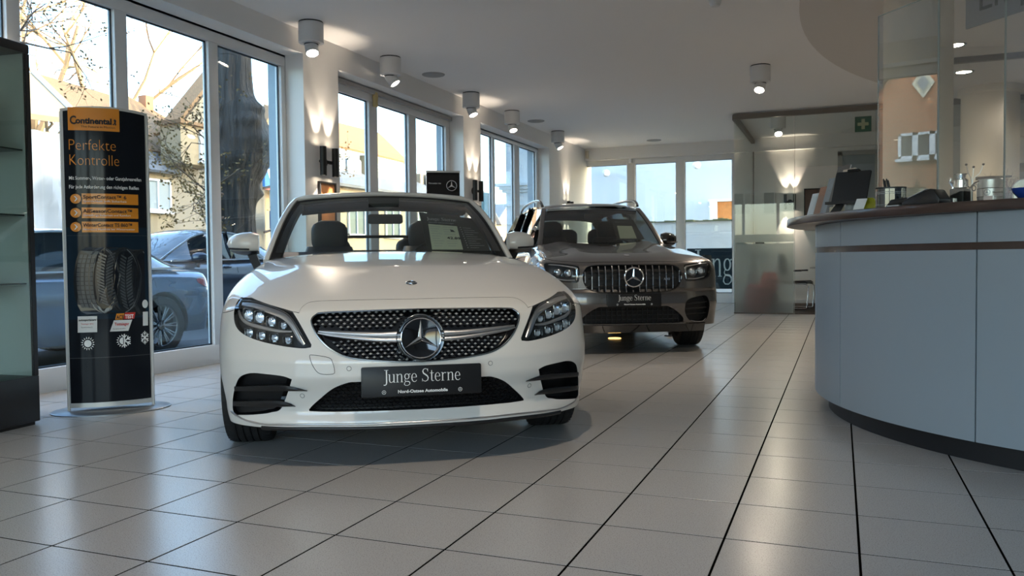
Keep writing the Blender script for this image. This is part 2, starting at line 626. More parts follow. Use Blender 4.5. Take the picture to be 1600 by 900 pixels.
# unseen mass above the showroom, added to shade the street
struct(MB().box(XO, XR + .3, YB - .3, YE + .35, CZ + .3, 10.6).build('street_shade_block', M_FACADE))
# rear wall behind the photographer, with wide shop windows
mb = MB()
mb.box(XF, XR, YB - .3, YB, 3.0, CZ)
for a, b in ((XF, -4.6), (-0.9, -0.5), (3.4, XR)):
    mb.box(a, b, YB - .3, YB, 0, 3.0)
struct(mb.build('wall_rear', M_WALL))
mb = MB()
for a, b in ((-4.6, -.9), (-.5, 3.4)):
    n = 3
    for k in range(n + 1):
        x = a + (b - a) * k / n
        mb.box(max(a, x - .05), min(b, x + .05), YB - .1, YB - .03, 0, 3.0)
    mb.box(a, b, YB - .1, YB - .03, 0, .15)
    mb.box(a, b, YB - .1, YB - .03, 2.9, 3.0)
w5 = struct(mb.build('window_5', M_FRAME))

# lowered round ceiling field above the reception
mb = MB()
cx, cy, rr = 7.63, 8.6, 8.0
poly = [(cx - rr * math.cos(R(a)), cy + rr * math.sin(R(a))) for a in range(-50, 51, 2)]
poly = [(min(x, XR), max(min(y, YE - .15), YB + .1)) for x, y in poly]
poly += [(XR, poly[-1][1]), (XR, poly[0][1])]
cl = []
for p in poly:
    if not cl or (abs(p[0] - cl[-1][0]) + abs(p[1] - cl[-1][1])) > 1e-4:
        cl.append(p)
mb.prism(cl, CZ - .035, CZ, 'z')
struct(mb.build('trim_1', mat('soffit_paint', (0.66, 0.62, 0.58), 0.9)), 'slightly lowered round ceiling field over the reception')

# baseboards
struct(MB().box(-1.9, -.06, EY - .015, EY, 0, .08).build('baseboard_end', M_FRAME))

# ------------------------------------------------------------------ ceiling spots, sconces, ceiling fittings
M_LAMP = mat('lamp_face', (1, 1, 1), 0.5, emis=(1.0, 0.87, 0.70), estr=30.0)
M_LAMPW2 = mat('sconce_face', (1, 1, 1), 0.5, emis=(1.0, 0.84, 0.64), estr=22.0)


def spot_light(name, loc, direction, energy, angle, blend, parent, col=(1.0, 0.84, 0.66), size=0.03):
    l = bpy.data.lights.new(name, 'SPOT')
    l.energy = energy
    l.color = col
    l.spot_size = R(angle)
    l.spot_blend = blend
    l.shadow_soft_size = size
    o = bpy.data.objects.new(name, l)
    COL.objects.link(o)
    o.parent = parent
    o.location = loc
    o.rotation_euler = Vector(direction).to_track_quat('-Z', 'Y').to_euler()
    return o


def ceiling_spot(x, y, label, aim=(0.42, -0.18, -0.9), energy=60, z=CZ, r=0.122, group=None):
    t = thing('ceiling_spotlight', label, 'spotlight', (x, y, z), 0, group)
    MB().lathe([(r * .96, -.012), (r * .96, 0)], n=40).build('ceiling_rose', M_BLACKM, t, smooth=True)
    MB().lathe([(r * .3, -.214), (r * .72, -.212), (r * .72, -.205), (r * .97, -.205), (r, -.20), (r, -.014), (r * .98, -.012)], n=48, cap=True).build('housing', M_LAMPW, t, smooth=True)
    a = Vector(aim).normalized()
    b = MB()
    c = Vector((0, 0, -.225))
    b.lathe([(r * .50, -.03), (r * .53, .0), (r * .53, .055), (r * .50, .06), (r * .50, .075), (r * .545, .078), (r * .545, .095), (r * .46, .098), (r * .45, .088)], c, 36, a, cap=False)
    b.build('lamp_head', M_LAMPW, t, smooth=True)
    MB().lathe([(0.0, .088), (r * .45, .088)], c, 32, a, cap=False).build('lamp_lens', M_LAMP, t)
    MB().lathe([(r * .56, -.222), (r * .56, -.21)], n=32).build('swivel_ring', M_BLACKM, t)
    spot_light('spot_beam', tuple(c + a * .11), a, energy, 96, 0.9, t)
    return t


LS = ['nearest of the white spotlights along the left wall, above the first pier',
      'second white ceiling spotlight from the front, turned towards the windows side',
      'white ceiling spotlight above the dark roll-up display and second pier',
      'white ceiling spotlight fourth along the window wall, beside third window',
      'farthest white ceiling spotlight on left wall, near the end doors']
AIM = [(0.32, -0.28, -0.9), (0.55, 0.15, -0.82), (0.42, -0.1, -0.9), (0.34, -0.28, -0.9), (0.5, -0.05, -0.85)]
for (y, lb, am) in zip((6.88, 8.42, 10.66, 12.22, 14.5), LS, AIM):
    ceiling_spot(-4.83, y, lb, am, 50, group='ceiling spotlights along the window wall')
ceiling_spot(-0.915, 10.62, 'white ceiling spotlight alone in the middle of the showroom ceiling', (-0.1, -0.5, -0.86), 60)
ceiling_spot(-0.97, 14.56, 'white ceiling spotlight inside the glazed office', (0.1, -0.6, -0.8), 40)
# unseen spotlights added overhead to light the near cars and floor
for x, y in ((-0.9, 6.5), (-0.9, 2.4), (-4.83, 3.2), (-4.83, 0.6)):
    ceiling_spot(x, y, 'added white ceiling spotlight above the picture edge, ' + ('right of the white car' if y == 6.5 else 'over the photographer' if y == 2.4 else 'over the totem' if y == 3.2 else 'behind the showcase'), (-0.25, 0.25, -0.9), 58, group='added overhead spotlights outside the picture')


def sconce(x, y, z, label, out=(1, 0), gap=0.22, e=14, group=None, r=.035):
    """two black tubes that light up and down; out = horizontal direction away from the wall"""
    ox, oy = out
    sx, sy = -oy, ox
    t = thing('wall_sconce', label, 'wall lamp', (x, y, z), 0, group)
    MB().lathe([(.05, 0), (.05, .03)], (0, 0, 0), 24, (ox, oy, 0)).build('wall_plate', M_BLACKM, t, smooth=True)
    MB().tube([(ox * .05 - sx * gap / 2, oy * .05 - sy * gap / 2, 0), (ox * .05 + sx * gap / 2, oy * .05 + sy * gap / 2, 0)], .018, 12).build('cross_arm', M_BLACKM, t, smooth=True)
    for s in (-1, 1):
        c = Vector((ox * .085 + sx * s * gap / 2, oy * .085 + sy * s * gap / 2, 0))
        MB().lathe([(r * .86, -.145), (r, -.15), (r, .15), (r * .86, .145)], c, 28, cap=False).build('tube', M_BLACK, t, smooth=True)
        for d in (-1, 1):
            MB().lathe([(0, d * .14), (r * .88, d * .14)], c, 24, cap=False).build('lamp_face', M_LAMPW2, t)
            spot_light('sconce_beam', tuple(c + Vector((0, 0, d * .155))), (-ox * .10, -oy * .10, d), e, 52, 0.55, t, size=.015)
    return t


sconce(XI, 7.40, 1.97, 'black twin tube wall lamp on the first pier behind the white cabriolet', group='twin tube wall lamps on the piers')
sconce(XI, 11.24, 1.95, 'black twin tube wall lamp on the second pier beside the roll-up display', group='twin tube wall lamps on the piers')
sconce(XI, 15.75, 1.92, 'black twin tube wall lamp on the far pier above the grey SUV', group='twin tube wall lamps on the piers')
sconce(-0.92, EY, 2.0, 'black twin tube wall lamp on the back wall of the glazed office', (0, -1), 0.17, 16, None, .027)

# framed pictures under the first two sconces
def wall_picture(y0, y1, z0, z1, label, col):
    t = thing('wall_picture', label, 'picture', (XI, (y0 + y1) / 2, z0))
    h = (y1 - y0) / 2
    f = MB()
    for q in ((-h, h, 0, .018), (-h, h, z1 - z0 - .018, z1 - z0), (-h, -h + .018, .018, z1 - z0 - .018), (h - .018, h, .018, z1 - z0 - .018)):
        f.box(0, .035, q[0], q[1], q[2], q[3])
    f.build('picture_frame', M_BLACKM, t)
    MB().box(0, .02, -h + .018, h - .018, .018, z1 - z0 - .018).build('picture_print', col, t)


wall_picture(7.30, 7.60, 1.0, 1.765, 'copper toned picture in dark frame under the first pier lamp', mat('copper_print', (0.50, 0.22, 0.09), 0.35, noise=0.35, nscale=7))
wall_picture(11.2, 11.46, 1.0, 1.74, 'pale pinkish picture in dark frame under second pier lamp', mat('pink_print', (0.55, 0.42, 0.40), 0.4, noise=0.3, nscale=9))

for (x, y, lb) in ((-4.78, 9.41, 'round grey ceiling loudspeaker between second and third spotlight'), (-4.80, 13.25, 'round grey ceiling loudspeaker beside the fifth spotlight'),
                   (-3.45, 16.4, 'round grey ceiling loudspeaker in front of the end doors')):
    t = thing('ceiling_speaker', lb, 'loudspeaker', (x, y, CZ))
    MB().lathe([(.13, -.012), (.142, -.008), (.145, 0)], n=40).build('grille_plate', mat('speaker_grey', (0.35, 0.34, 0.33), 0.6), t, smooth=True)
t = thing('smoke_detector', 'small white smoke detector at the top edge of the ceiling', 'detector', (-1.07, 7.8, CZ))
MB().lathe([(.02, -.055), (.04, -.05), (.055, -.02), (.055, 0)], n=32).build('detector_body', M_LAMPW, t, smooth=True)
t = thing('motion_sensor', 'small cream motion sensor in the corner above the end doors', 'sensor', (-5.02, EY - .12, 3.06))
MB().box(-.035, .035, -.05, 0, 0, .16).build('sensor_body', mat('sensor_cream', (0.66, 0.60, 0.48), 0.5), t, bevel=.008)

# recessed downlights in the reception ceiling
for (x, y, lb) in ((1.167, 10.34, 'nearer bright downlight recessed in ceiling behind the round column'), (1.446, 11.89, 'farther bright downlight in ceiling behind the dark beam'), (2.5, 6.7, 'unseen downlight added over the reception desk to light the column'), (3.6, 13.5, 'downlight in the dim rear room at right')):  # the desk one is out of view, added to light the column
    t = thing('recessed_downlight', lb, 'downlight', (x, y, CZ - .035))
    MB().lathe([(.075, 0), (.11, -.012), (.12, 0)], n=32, cap=False).build('trim_ring', M_CHROME, t, smooth=True)
    MB().lathe([(0, -.004), (.09, -.004)], n=32, cap=False).build('lamp_face', M_LAMP, t)
    spot_light('downlight_beam', (0, 0, -.03), (0, 0, -1), 45, 110, 0.8, t)

# ------------------------------------------------------------------ street outside
GZ = -0.12
M_ASPH = mat('asphalt', (0.09, 0.095, 0.10), 0.9, noise=0.3, nscale=4)
M_GRAVEL = mat('gravel_strip', (0.20, 0.17, 0.12), 0.95, noise=0.5, nscale=30, bump=0.6, bscale=50)
struct(MB().box(-90, XO - .6, -60, 120, GZ - .2, GZ).build('street_ground', M_ASPH))
struct(MB().box(XO - 1.1, XO, YB - 10, YE + 3, GZ - .1, GZ + .03).build('gravel_bed', M_GRAVEL))
struct(MB().box(XO, 30, -40, YB - .3, GZ - .2, GZ).build('rear_forecourt', mat('forecourt_paving', (0.07, 0.07, 0.07), 0.9, noise=0.2, nscale=2)))
struct(MB().box(XO, 30, YE + .3, 60, GZ - .2, GZ).build('courtyard_ground', M_ASPH))

M_STUCCO = mat('sunlit_stucco', (0.40, 0.31, 0.19), 0.9, noise=0.08, nscale=1.5)
M_STUCCO2 = mat('cream_stucco', (0.36, 0.30, 0.215), 0.9, noise=0.06, nscale=1.2)
M_WHITEW = mat('white_render', (0.62, 0.68, 0.71), 0.9, noise=0.03, nscale=1)
M_PVC = mat('white_pvc', (0.8, 0.8, 0.78), 0.5)
M_PANE = mat('house_pane', (0.08, 0.10, 0.11), 0.08, spec=0.8)
M_CURT = mat('curtain', (0.38, 0.42, 0.41), 0.9)


def roof_mat(name, col, sc_=5.0):
    if name in MATS:
        return MATS[name]
    m = mat(name, col, 0.85)
    t = m.node_tree
    b = t.nodes['Principled BSDF']
    tc = t.nodes.new('ShaderNodeTexCoord')
    br = t.nodes.new('ShaderNodeTexBrick')
    br.inputs['Scale'].default_value = sc_
    br.inputs['Color1'].default_value = tuple(col) + (1,)
    br.inputs['Color2'].default_value = tuple(c * .8 for c in col) + (1,)
    br.inputs['Mortar'].default_value = tuple(c * .55 for c in col) + (1,)
    br.inputs['Mortar Size'].default_value = 0.03
    t.links.new(tc.outputs['Object'], br.inputs['Vector'])
    t.links.new(br.outputs[0], b.inputs['Base Color'])
    return m


M_ROOF = roof_mat('ochre_roof_tiles', (0.37, 0.22, 0.11))
M_ROOF2 = roof_mat('slate_roof_tiles', (0.20, 0.22, 0.25))


def house_window(parent, x, y0, y1, z0, z1, cross=True, curtain=False):
    """window on a wall that faces +x"""
    f = MB()
    e = .07
    for q in ((y0, y1, z0, z0 + e), (y0, y1, z1 - e, z1), (y0, y0 + e, z0, z1), (y1 - e, y1, z0, z1)):
        f.box(x, x + .09, *q)
    if cross:
        f.box(x, x + .08, (y0 + y1) / 2 - .03, (y0 + y1) / 2 + .03, z0, z1)
    f.box(x, x + .16, y0 - .06, y1 + .06, z0 - .08, z0)
    o = f.build('window', M_PVC, parent)
    MB().box(x + .005, x + .03, y0 + e, y1 - e, z0 + e, z1 - e).build('pane', M_CURT if curtain else M_PANE, o)
    return o


def gable(mb, x0, x1, y0, y1, z0, ze, zr, ridge='x'):
    """walls with gable ends; ridge runs along x (gables face +x) or y"""
    if ridge == 'x':
        mb.prism([(y0, z0), (y1, z0), (y1, ze), ((y0 + y1) / 2, zr), (y0, ze)], x0, x1, 'x')
    else:
        mb.prism([(x0, z0), (x1, z0), (x1, ze), ((x0 + x1) / 2, zr), (x0, ze)], y0, y1, 'y')


def roof_slab(name, parent, p, thick=.16, m=None):
    """sloping slab from four corner points"""
    n = (Vector(p[1]) - Vector(p[0])).cross(Vector(p[3]) - Vector(p[0])).normalized()
    if n.z < 0:
        n = -n
    return MB().plate(p, n * thick).build(name, m or M_ROOF, parent)


# A: hipped house at the far left, ridge parallel to the street, with scaffold sheeting below
hA = thing('dwelling_house', 'ochre roofed house with scaffold netting seen in left pane', 'house', (-22, 0, GZ))
MB().box(-8, 0, 11.5, 21.2, 0, 5.0).build('wall', M_STUCCO2, hA)
roof_slab('roof', hA, [(.3, 18.8, 5.35), (.3, 21.2, 4.95), (-4.2, 25.0, 7.35), (-4.2, 20.8, 7.6)])
MB().plate([(.3, 11.0, 5.0), (.3, 18.8, 5.3), (-4.2, 20.8, 7.55), (-4.2, 12.0, 7.55)], (.05, 0, .15)).build('roof', M_STUCCO, hA)
MB().tube([(.38, 18.8, 5.45), (-4.1, 20.8, 7.7)], .11, 6).build('hip_ridge', mat('ridge_grey', (.55, .5, .44), .8), hA)
house_window(hA, 0, 17.6, 18.6, 2.0, 3.4)
b = MB()
rnd = random.Random(3)
nx, nz = 26, 16
pts = [[(.75 + .12 * math.sin(i * 1.3 + k * .6) + rnd.uniform(-.05, .05), 15.0 + i * .21, .2 + k * .31) for k in range(nz)] for i in range(nx)]
b.loft([c for c in pts], False, False)
sh = b.build('scaffold_net', mat('scaffold_netting', (0.34, 0.39, 0.45), 0.7, alpha=0.78), hA, smooth=True)
b = MB()
for i in range(5):
    b.tube([(.6, 15 + i * 1.35, 0), (.6, 15 + i * 1.35, 5.2)], .04, 6)
for k in range(4):
    b.tube([(.6, 15, .4 + 1.4 * k), (.6, 20.4, .4 + 1.4 * k)], .04, 6)
b.build('scaffold_poles', mat('scaffold_steel', (.5, .52, .55), .5, metal=.6), hA)

# B: two cream houses in the middle panes, with steep gable and dormer
hB = thing('dwelling_house', 'cream gabled house with white framed dormer window in second pane', 'house', (-22, 0, GZ))
mb = MB()
gable(mb, -.5, 0, 22.9, 27.9, 0, 5.5, 8.2, 'x')
mb.build('gable_wall', M_STUCCO2, hB)
mb = MB()
mb.box(-8, .0, 21.3, 22.9, 0, 4.25)
mb.build('wall', M_STUCCO, hB)
roof_slab('roof', hB, [(.25, 22.6, 5.55), (.25, 25.4, 8.5), (-.5, 25.4, 8.5), (-.5, 22.6, 5.55)], .12, M_ROOF)
roof_slab('roof', hB, [(.25, 28.2, 5.55), (.25, 25.4, 8.5), (-.5, 25.4, 8.5), (-.5, 28.2, 5.55)], .12, M_ROOF)
roof_slab('lean_to_roof', hB, [(.3, 21.25, 4.15), (.3, 22.95, 4.15), (-.5, 22.95, 4.9), (-.5, 21.25, 4.9)], .10, M_ROOF2)
roof_slab('roof', hB, [(-.45, 21.25, 4.9), (-.45, 23.2, 4.9), (-4.0, 27.0, 6.9), (-4.0, 24.4, 7.6)], .12, M_ROOF)
MB().box(.0, .9, 22.35, 24.2, 4.5, 5.85).build('dormer', M_STUCCO, hB)
MB().box(-.1, 1.05, 22.2, 24.4, 5.85, 5.97).build('dormer_roof', M_ROOF, hB)
house_window(hB, .9, 23.2, 24.0, 4.65, 5.75, False, True)
house_window(hB, .02, 21.5, 22.7, 2.85, 3.95, True, True)
house_window(hB, .02, 25.6, 26.7, 2.6, 4.0)
MB().box(-4.1, -3.7, 25.4, 25.8, 6.9, 7.75).build('chimney', mat('chimney_brick', (.45, .22, .12), .9), hB)

# C: yellow house behind the big tree
hC = thing('dwelling_house', 'yellow house half hidden by the thick tree trunk', 'house', (-24, 0, GZ))
mb = MB()
gable(mb, -.5, 0, 28.9, 33.2, 0, 5.2, 7.9, 'x')
mb.build('gable_wall', M_STUCCO, hC)
for s in (-1, 1):
    roof_slab('roof', hC, [(.3, 31.05 + s * 2.5, 4.95), (.3, 31.05, 8.05), (-.5, 31.05, 8.05), (-.5, 31.05 + s * 2.5, 4.95)], .12)
roof_slab('porch_roof', hC, [(1.2, 29.4, 4.3), (1.2, 32.8, 4.3), (0, 32.8, 5.2), (0, 29.4, 5.2)], .1, M_ROOF2)

# bank sign and round animal sign beyond the tree
sg = thing('street_sign', 'blue square sign with white V mark beside the tree trunk', 'sign', (-21.5, 27.6, 3.95))
MB().box(0, .12, -.45, .45, 0, .9).build('sign_panel', mat('sign_blue', (0.02, 0.22, 0.62), 0.4), sg)
b = MB()
b.add([(.13, -.33, .72), (.13, -.12, .72), (.13, .06, .2), (.13, -.1, .2)], [(0, 1, 2, 3)])
b.add([(.13, .06, .2), (.13, -.02, .3), (.13, .16, .72), (.13, .36, .72)], [(0, 1, 2, 3)])
b.add([(.13, .2, .55), (.13, .4, .55), (.13, .26, .2), (.13, .12, .2)], [(0, 1, 2, 3)])
b.build('sign_mark', M_PRINTW, sg)
MB().box(0, .14, -.45, .45, -.12, -.03).build('sign_bar', mat('sign_red', (.6, .12, .06), .5), sg)
MB().tube([(.05, 0, -4.07), (.05, 0, -.1)], .06, 8).build('sign_post', M_SILVER, sg)
sg = thing('round_logo_sign', 'dark blue sign with round white animal head emblem', 'sign', (-21.2, 27.6, 2.25))
MB().box(.0, .1, -.45, 1.7, 0, .72).build('sign_panel', mat('sign_navy', (0.03, 0.08, 0.22), 0.4), sg)
MB().lathe([(0, .11), (.3, .11)], (0, 0, .36), 24, (1, 0, 0), False).build('emblem_disc', mat('sign_pale', (.55, .72, .85), .5), sg)
b = MB()
b.add([(.12, -.2, .18), (.12, -.02, .14), (.12, .12, .3), (.12, .1, .5), (.12, -.03, .58), (.12, -.17, .48), (.12, -.1, .36)], [tuple(range(7))])
b.build('animal_head', mat('sign_dark', (.03, .09, .2), .5), sg)
text('Bar', 'lettering', M_PRINTW, sg, .45, frame_mat((.11, .5, .2), (0, 1, 0), (0, 0, 1)), bold=.015)

# D: long house with hipped roof and dormer band (second window)
hD = thing('terraced_house', 'long house with orange roof and dormer band seen in second window', 'house', (-22, 0, GZ))
MB().box(-8, 0, 32.6, 47.0, 0, 4.75).build('wall', M_STUCCO2, hD)
roof_slab('eaves_roof', hD, [(.5, 32.4, 4.55), (.5, 47.2, 4.55), (-1.4, 46.4, 5.6), (-1.4, 32.4, 5.6)], .14, M_ROOF2)
roof_slab('roof', hD, [(-.9, 32.4, 6.62), (-.9, 41.8, 6.55), (-4, 43.7, 8.7), (-4, 33.0, 8.6)], .12)
roof_slab('roof', hD, [(-.9, 41.8, 6.55), (-3.6, 47.6, 6.6), (-4.0, 47.6, 6.9), (-4, 43.7, 8.7)], .12)
MB().box(-5, -1.0, 33.2, 36.8, 5.0, 6.6).build('dormer', M_FACADE, hD)
MB().box(-5, -.95, 37.2, 42.0, 5.0, 6.55).build('dormer', M_STUCCO, hD)
MB().box(-5, -1.1, 43.6, 46.6, 5.0, 6.2).build('dormer', M_STUCCO2, hD)
for a, c in ((33.3, 34.8), (35.5, 36.7), (37.9, 40.4), (44.0, 45.6)):
    house_window(hD, -.94, a, c, 5.3, 6.2, True, True)
for a in (34.0, 37.5, 41.0, 44.5):
    house_window(hD, .02, a, a + 1.5, 2.3, 3.9)
b = MB()
b.box(.5, .56, 33, 46, 1.15, 1.2)
for k in range(60):
    b.box(.51, .55, 33 + k * .215, 33.04 + k * .215, .2, 1.15)
b.build('railing', M_PVC, hD)

# E: low houses far down the street (third window) and a pale classical corner pier
hE = thing('row_house', 'small orange row house far down the street in third window', 'house', (-26, 0, GZ))
mb = MB()
gable(mb, -8, 0, 56, 62, 0, 4.2, 6.2, 'x')
gable(mb, -8, -.6, 62, 69, 0, 3.8, 5.6, 'x')
mb.build('wall', mat('orange_stucco', (.62, .36, .18), .9), hE)
for c, e_, r_, xx in ((59, 4.2, 6.2, .3), (65.5, 3.8, 5.6, -.3)):
    for s in (-1, 1):
        roof_slab('roof', hE, [(xx, c + s * 3.5, e_ - .35), (xx, c, r_ + .1), (-8, c, r_ + .1), (-8, c + s * 3.5, e_ - .35)], .12, M_ROOF2)
for a in (57, 59.6, 63.5, 66):
    house_window(hE, .02 if a < 62 else -.55, a, a + 1.2, 1.6, 3.1)
pE = thing('corner_pilaster', 'pale blue-grey corner building with moulded cornice in third window', 'building', (-7.55, 19.9, GZ))
MB().box(-.5, .7, 0, 3.0, 0, 7.6).build('pilaster_shaft', M_WHITEW, pE)
MB().box(-.56, .76, -.05, 3.0, 2.42, 2.49).build('lower_moulding', M_WHITEW, pE, bevel=.01)
b = MB()
for k, (g, z) in enumerate(((.08, 2.78), (.14, 2.85), (.22, 2.93))):
    b.box(-.5 - g, .7 + g, -g, 3.0, z, z + .07)
b.build('cornice', M_WHITEW, pE)

# F: red brick gable across the street (mirrored in the counter's glass screen)
M_BRICK = mat('red_brick', (0.42, 0.16, 0.07), 0.9)
t_ = M_BRICK.node_tree
b_ = t_.nodes['Principled BSDF']
tc_ = t_.nodes.new('ShaderNodeTexCoord')
sx_ = t_.nodes.new('ShaderNodeSeparateXYZ')
mp_ = t_.nodes.new('ShaderNodeCombineXYZ')
t_.links.new(sx_.outputs[1], mp_.inputs[0])
t_.links.new(sx_.outputs[2], mp_.inputs[1])
br_ = t_.nodes.new('ShaderNodeTexBrick')
br_.inputs['Scale'].default_value = 2.2
br_.inputs['Color1'].default_value = (0.50, 0.19, 0.08, 1)
br_.inputs['Color2'].default_value = (0.36, 0.12, 0.05, 1)
br_.inputs['Mortar'].default_value = (0.34, 0.20, 0.12, 1)
br_.inputs['Mortar Size'].default_value = 0.035
t_.links.new(tc_.outputs['Object'], sx_.inputs[0])
t_.links.new(mp_.outputs[0], br_.inputs['Vector'])
t_.links.new(br_.outputs[0], b_.inputs['Base Color'])
hF = thing('brick_house', 'red brick gable house with diamond ornament, mirrored in counter screen', 'house', (-20, 0, GZ))
MB().prism([(1.0, 0), (9.2, 0), (9.2, 4.3), (5.1, 9.6), (1.0, 4.3)], -8, 0, 'x').build('gable_wall', M_BRICK, hF)
for s in (-1, 1):
    roof_slab('roof', hF, [(.25, 5.1 + s * 4.5, 3.9), (.25, 5.1, 9.75), (-8, 5.1, 9.75), (-8, 5.1 + s * 4.5, 3.9)], .15, M_ROOF2)
MB().plate([(.03, 7.1, 5.28), (.03, 7.38, 5.68), (.03, 7.1, 6.08), (.03, 6.82, 5.68)], (.06, 0, 0)).build('diamond_ornament', mat('pale_stone', (.75, .68, .5), .8), hF)
MB().plate([(.09, 7.1, 5.46), (.09, 7.25, 5.68), (.09, 7.1, 5.90), (.09, 6.95, 5.68)], (.03, 0, 0)).build('diamond_inset', mat('slate_inset', (.3, .32, .33), .6), hF)
for a in (6.45, 6.87, 7.29):
    house_window(hF, .01, a, a + .42, 3.68, 4.37, False)


# ------------------------------------------------------------------ trees
M_BARK = mat('tree_bark', (0.085, 0.078, 0.068), 0.95, noise=0.7, nscale=7, bump=1.0, bscale=14)
M_BARK.node_tree.nodes['Bump'].inputs['Distance'].default_value = 0.10
_t = M_BARK.node_tree
_mp = _t.nodes.new('ShaderNodeMapping')
_mp.inputs['Scale'].default_value = (1.0, 1.0, 0.16)
_t.links.new(_t.nodes['Texture Coordinate'].outputs['Object'], _mp.inputs['Vector'])
for _n in _t.nodes:
    if _n.type == 'TEX_NOISE':
        _t.links.new(_mp.outputs[0], _n.inputs['Vector'])
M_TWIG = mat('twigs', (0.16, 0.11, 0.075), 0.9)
M_LEAF = mat('withered_leaves', (0.26, 0.17, 0.06), 0.8)


def trunk(cx, cy, r, h, parent):
    rnd = random.Random(11)
    n, m = 110, 120
    lumps = [(rnd.uniform(0, 6.28), rnd.uniform(2.4, 4.4), rnd.uniform(.07, .15), rnd.uniform(.05, .12)) for _ in range(60)]
    lumps += [(a, z, .34, .17) for a, z in ((0.75, 3.7), (0.65, 3.2), (0.2, 4.1))]
    lumps += [(rnd.uniform(0, 6.28), rnd.uniform(.3, 2.6), rnd.uniform(.08, .16), rnd.uniform(.02, .05)) for _ in range(16)]
    rings = []
    for k in range(m):
        z = GZ + h * k / (m - 1)
        base = r * (1.06 - .02 * z + .35 * math.exp(-(z + .1) * 2.2))
        ring = []
        for j in range(n):
            a = 2 * math.pi * j / n
            q = base * (1 + .05 * math.sin(7 * a + z * .7) + .035 * math.sin(13 * a - z * 1.1) + .022 * math.sin(23 * a + 1.5 * math.sin(z * 2)) + .018 * math.sin(41 * a + 2 * math.sin(z * 3.1)))
            for la, lz, ls, lh in lumps:
                da = (a - la + math.pi) % (2 * math.pi) - math.pi
                q += lh * math.exp(-((da * r) ** 2 + (z - lz) ** 2) / (2 * ls * ls))
            ring.append((cx + q * math.cos(a), cy + q * math.sin(a), z))
        rings.append(ring)
    return MB().loft(rings, True, True).build('trunk', M_BARK, parent, smooth=True, angle=80)


def branches(name, parent, starts, seed, levels=4, m=M_TWIG, leaf=0.0, spread=.55):
    rnd = random.Random(seed)
    b, lf = MB(), MB()

    def grow(p, d, L, r_, lv):
        pts = [p]
        q = Vector(p)
        dd = Vector(d).normalized()
        for _ in range(3):
            dd = (dd + Vector((rnd.uniform(-.22, .22), rnd.uniform(-.22, .22), rnd.uniform(-.12, .2)))).normalized()
            q = q + dd * L / 3
            pts.append(tuple(q))
        b.tube(pts, [r_, r_ * .85, r_ * .7, r_ * .5], 5 if lv > 1 else 3, False)
        if lv <= 1 and leaf:
            for _ in range(7):
                if rnd.random() < leaf:
                    c = Vector(pts[rnd.randint(1, 3)]) + Vector([rnd.uniform(-.08, .08) for _ in range(3)])
                    u_ = Vector([rnd.uniform(-1, 1) for _ in range(3)]).normalized() * rnd.uniform(.02, .045)
                    v_ = u_.orthogonal().normalized() * .022
                    lf.add([c - u_, c + v_, c + u_, c - v_], [(0, 1, 2, 3)])
        if lv > 0:
            for _ in range(3 if lv > 1 else 4):
                k = rnd.randint(1, 3)
                nd = (dd + Vector([rnd.uniform(-spread, spread) * 1.6 for _ in range(3)])).normalized()
                grow(pts[k], nd, L * rnd.uniform(.55, .8), r_ * .55, lv - 1)
    for p, d, L, r_ in starts:
        grow(p, d, L, r_, levels)
    o = b.build(name, m, parent)
    if lf.f:
        lf.build('leaves', M_LEAF, parent)['kind'] = 'stuff'
    return o


tr = thing('old_tree', 'thick knobbly dark tree trunk seen through right pane of first window', 'tree', (-12.6, 14.95, GZ))
trunk(0, 0, .42, 7.5, tr)
tr.location = (-12.6, 14.92, 0)
branches('branches', tr, [                          ((.4, .5, 2.6), (.5, .9, .2), 1.2, .03), ((.4, .5, 1.6), (.4, .9, .3), 1.2, .03), ((.2, -.6, 3.2), (.2, -1, .3), 1.3, .02),
                          ((.2, -.6, 2.4), (.5, -1, .1), 1.4, .03), ((.2, -.6, 1.9), (.4, -1, -.1), 1.3, .03),
                          ((.0, -.4, 3.4), (-.1, -1, .1), .9, .015), ((.0, -.4, 2.9), (-.1, -1, .0), .9, .015), ((.0, -.4, 2.3), (.0, -1, .1), .9, .015), ((.0, -.4, 1.8), (.0, -1, .2), .9, .015)], 5, 3, M_TWIG, .5)
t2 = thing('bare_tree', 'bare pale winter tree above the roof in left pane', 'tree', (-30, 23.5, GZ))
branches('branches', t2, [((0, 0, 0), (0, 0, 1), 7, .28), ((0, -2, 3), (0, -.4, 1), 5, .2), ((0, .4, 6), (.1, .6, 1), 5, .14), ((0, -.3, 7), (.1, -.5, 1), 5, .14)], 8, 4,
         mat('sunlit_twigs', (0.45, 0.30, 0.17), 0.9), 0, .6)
t3 = thing('leafy_branch_tree', 'small tree with few withered leaves at top of left pane', 'tree', (-14.5, 10.6, GZ))
branches('branches', t3, [((0, 0, 0), (0, 0, 1), 6.0, .12), ((0, 0, 5.0), (0, .9, .5), 1.5, .03), ((.1, .2, 5.2), (.2, 1, .02), 1.4, .025)], 21, 3, M_TWIG, .5)

# courtyard building behind the end doors
cb = thing('courtyard_building', 'white rendered building across the courtyard behind the end doors', 'building', (0, 26, GZ))
MB().box(-7.9, 8, 0, 8, 0, 12).build('wall', M_WHITEW, cb)
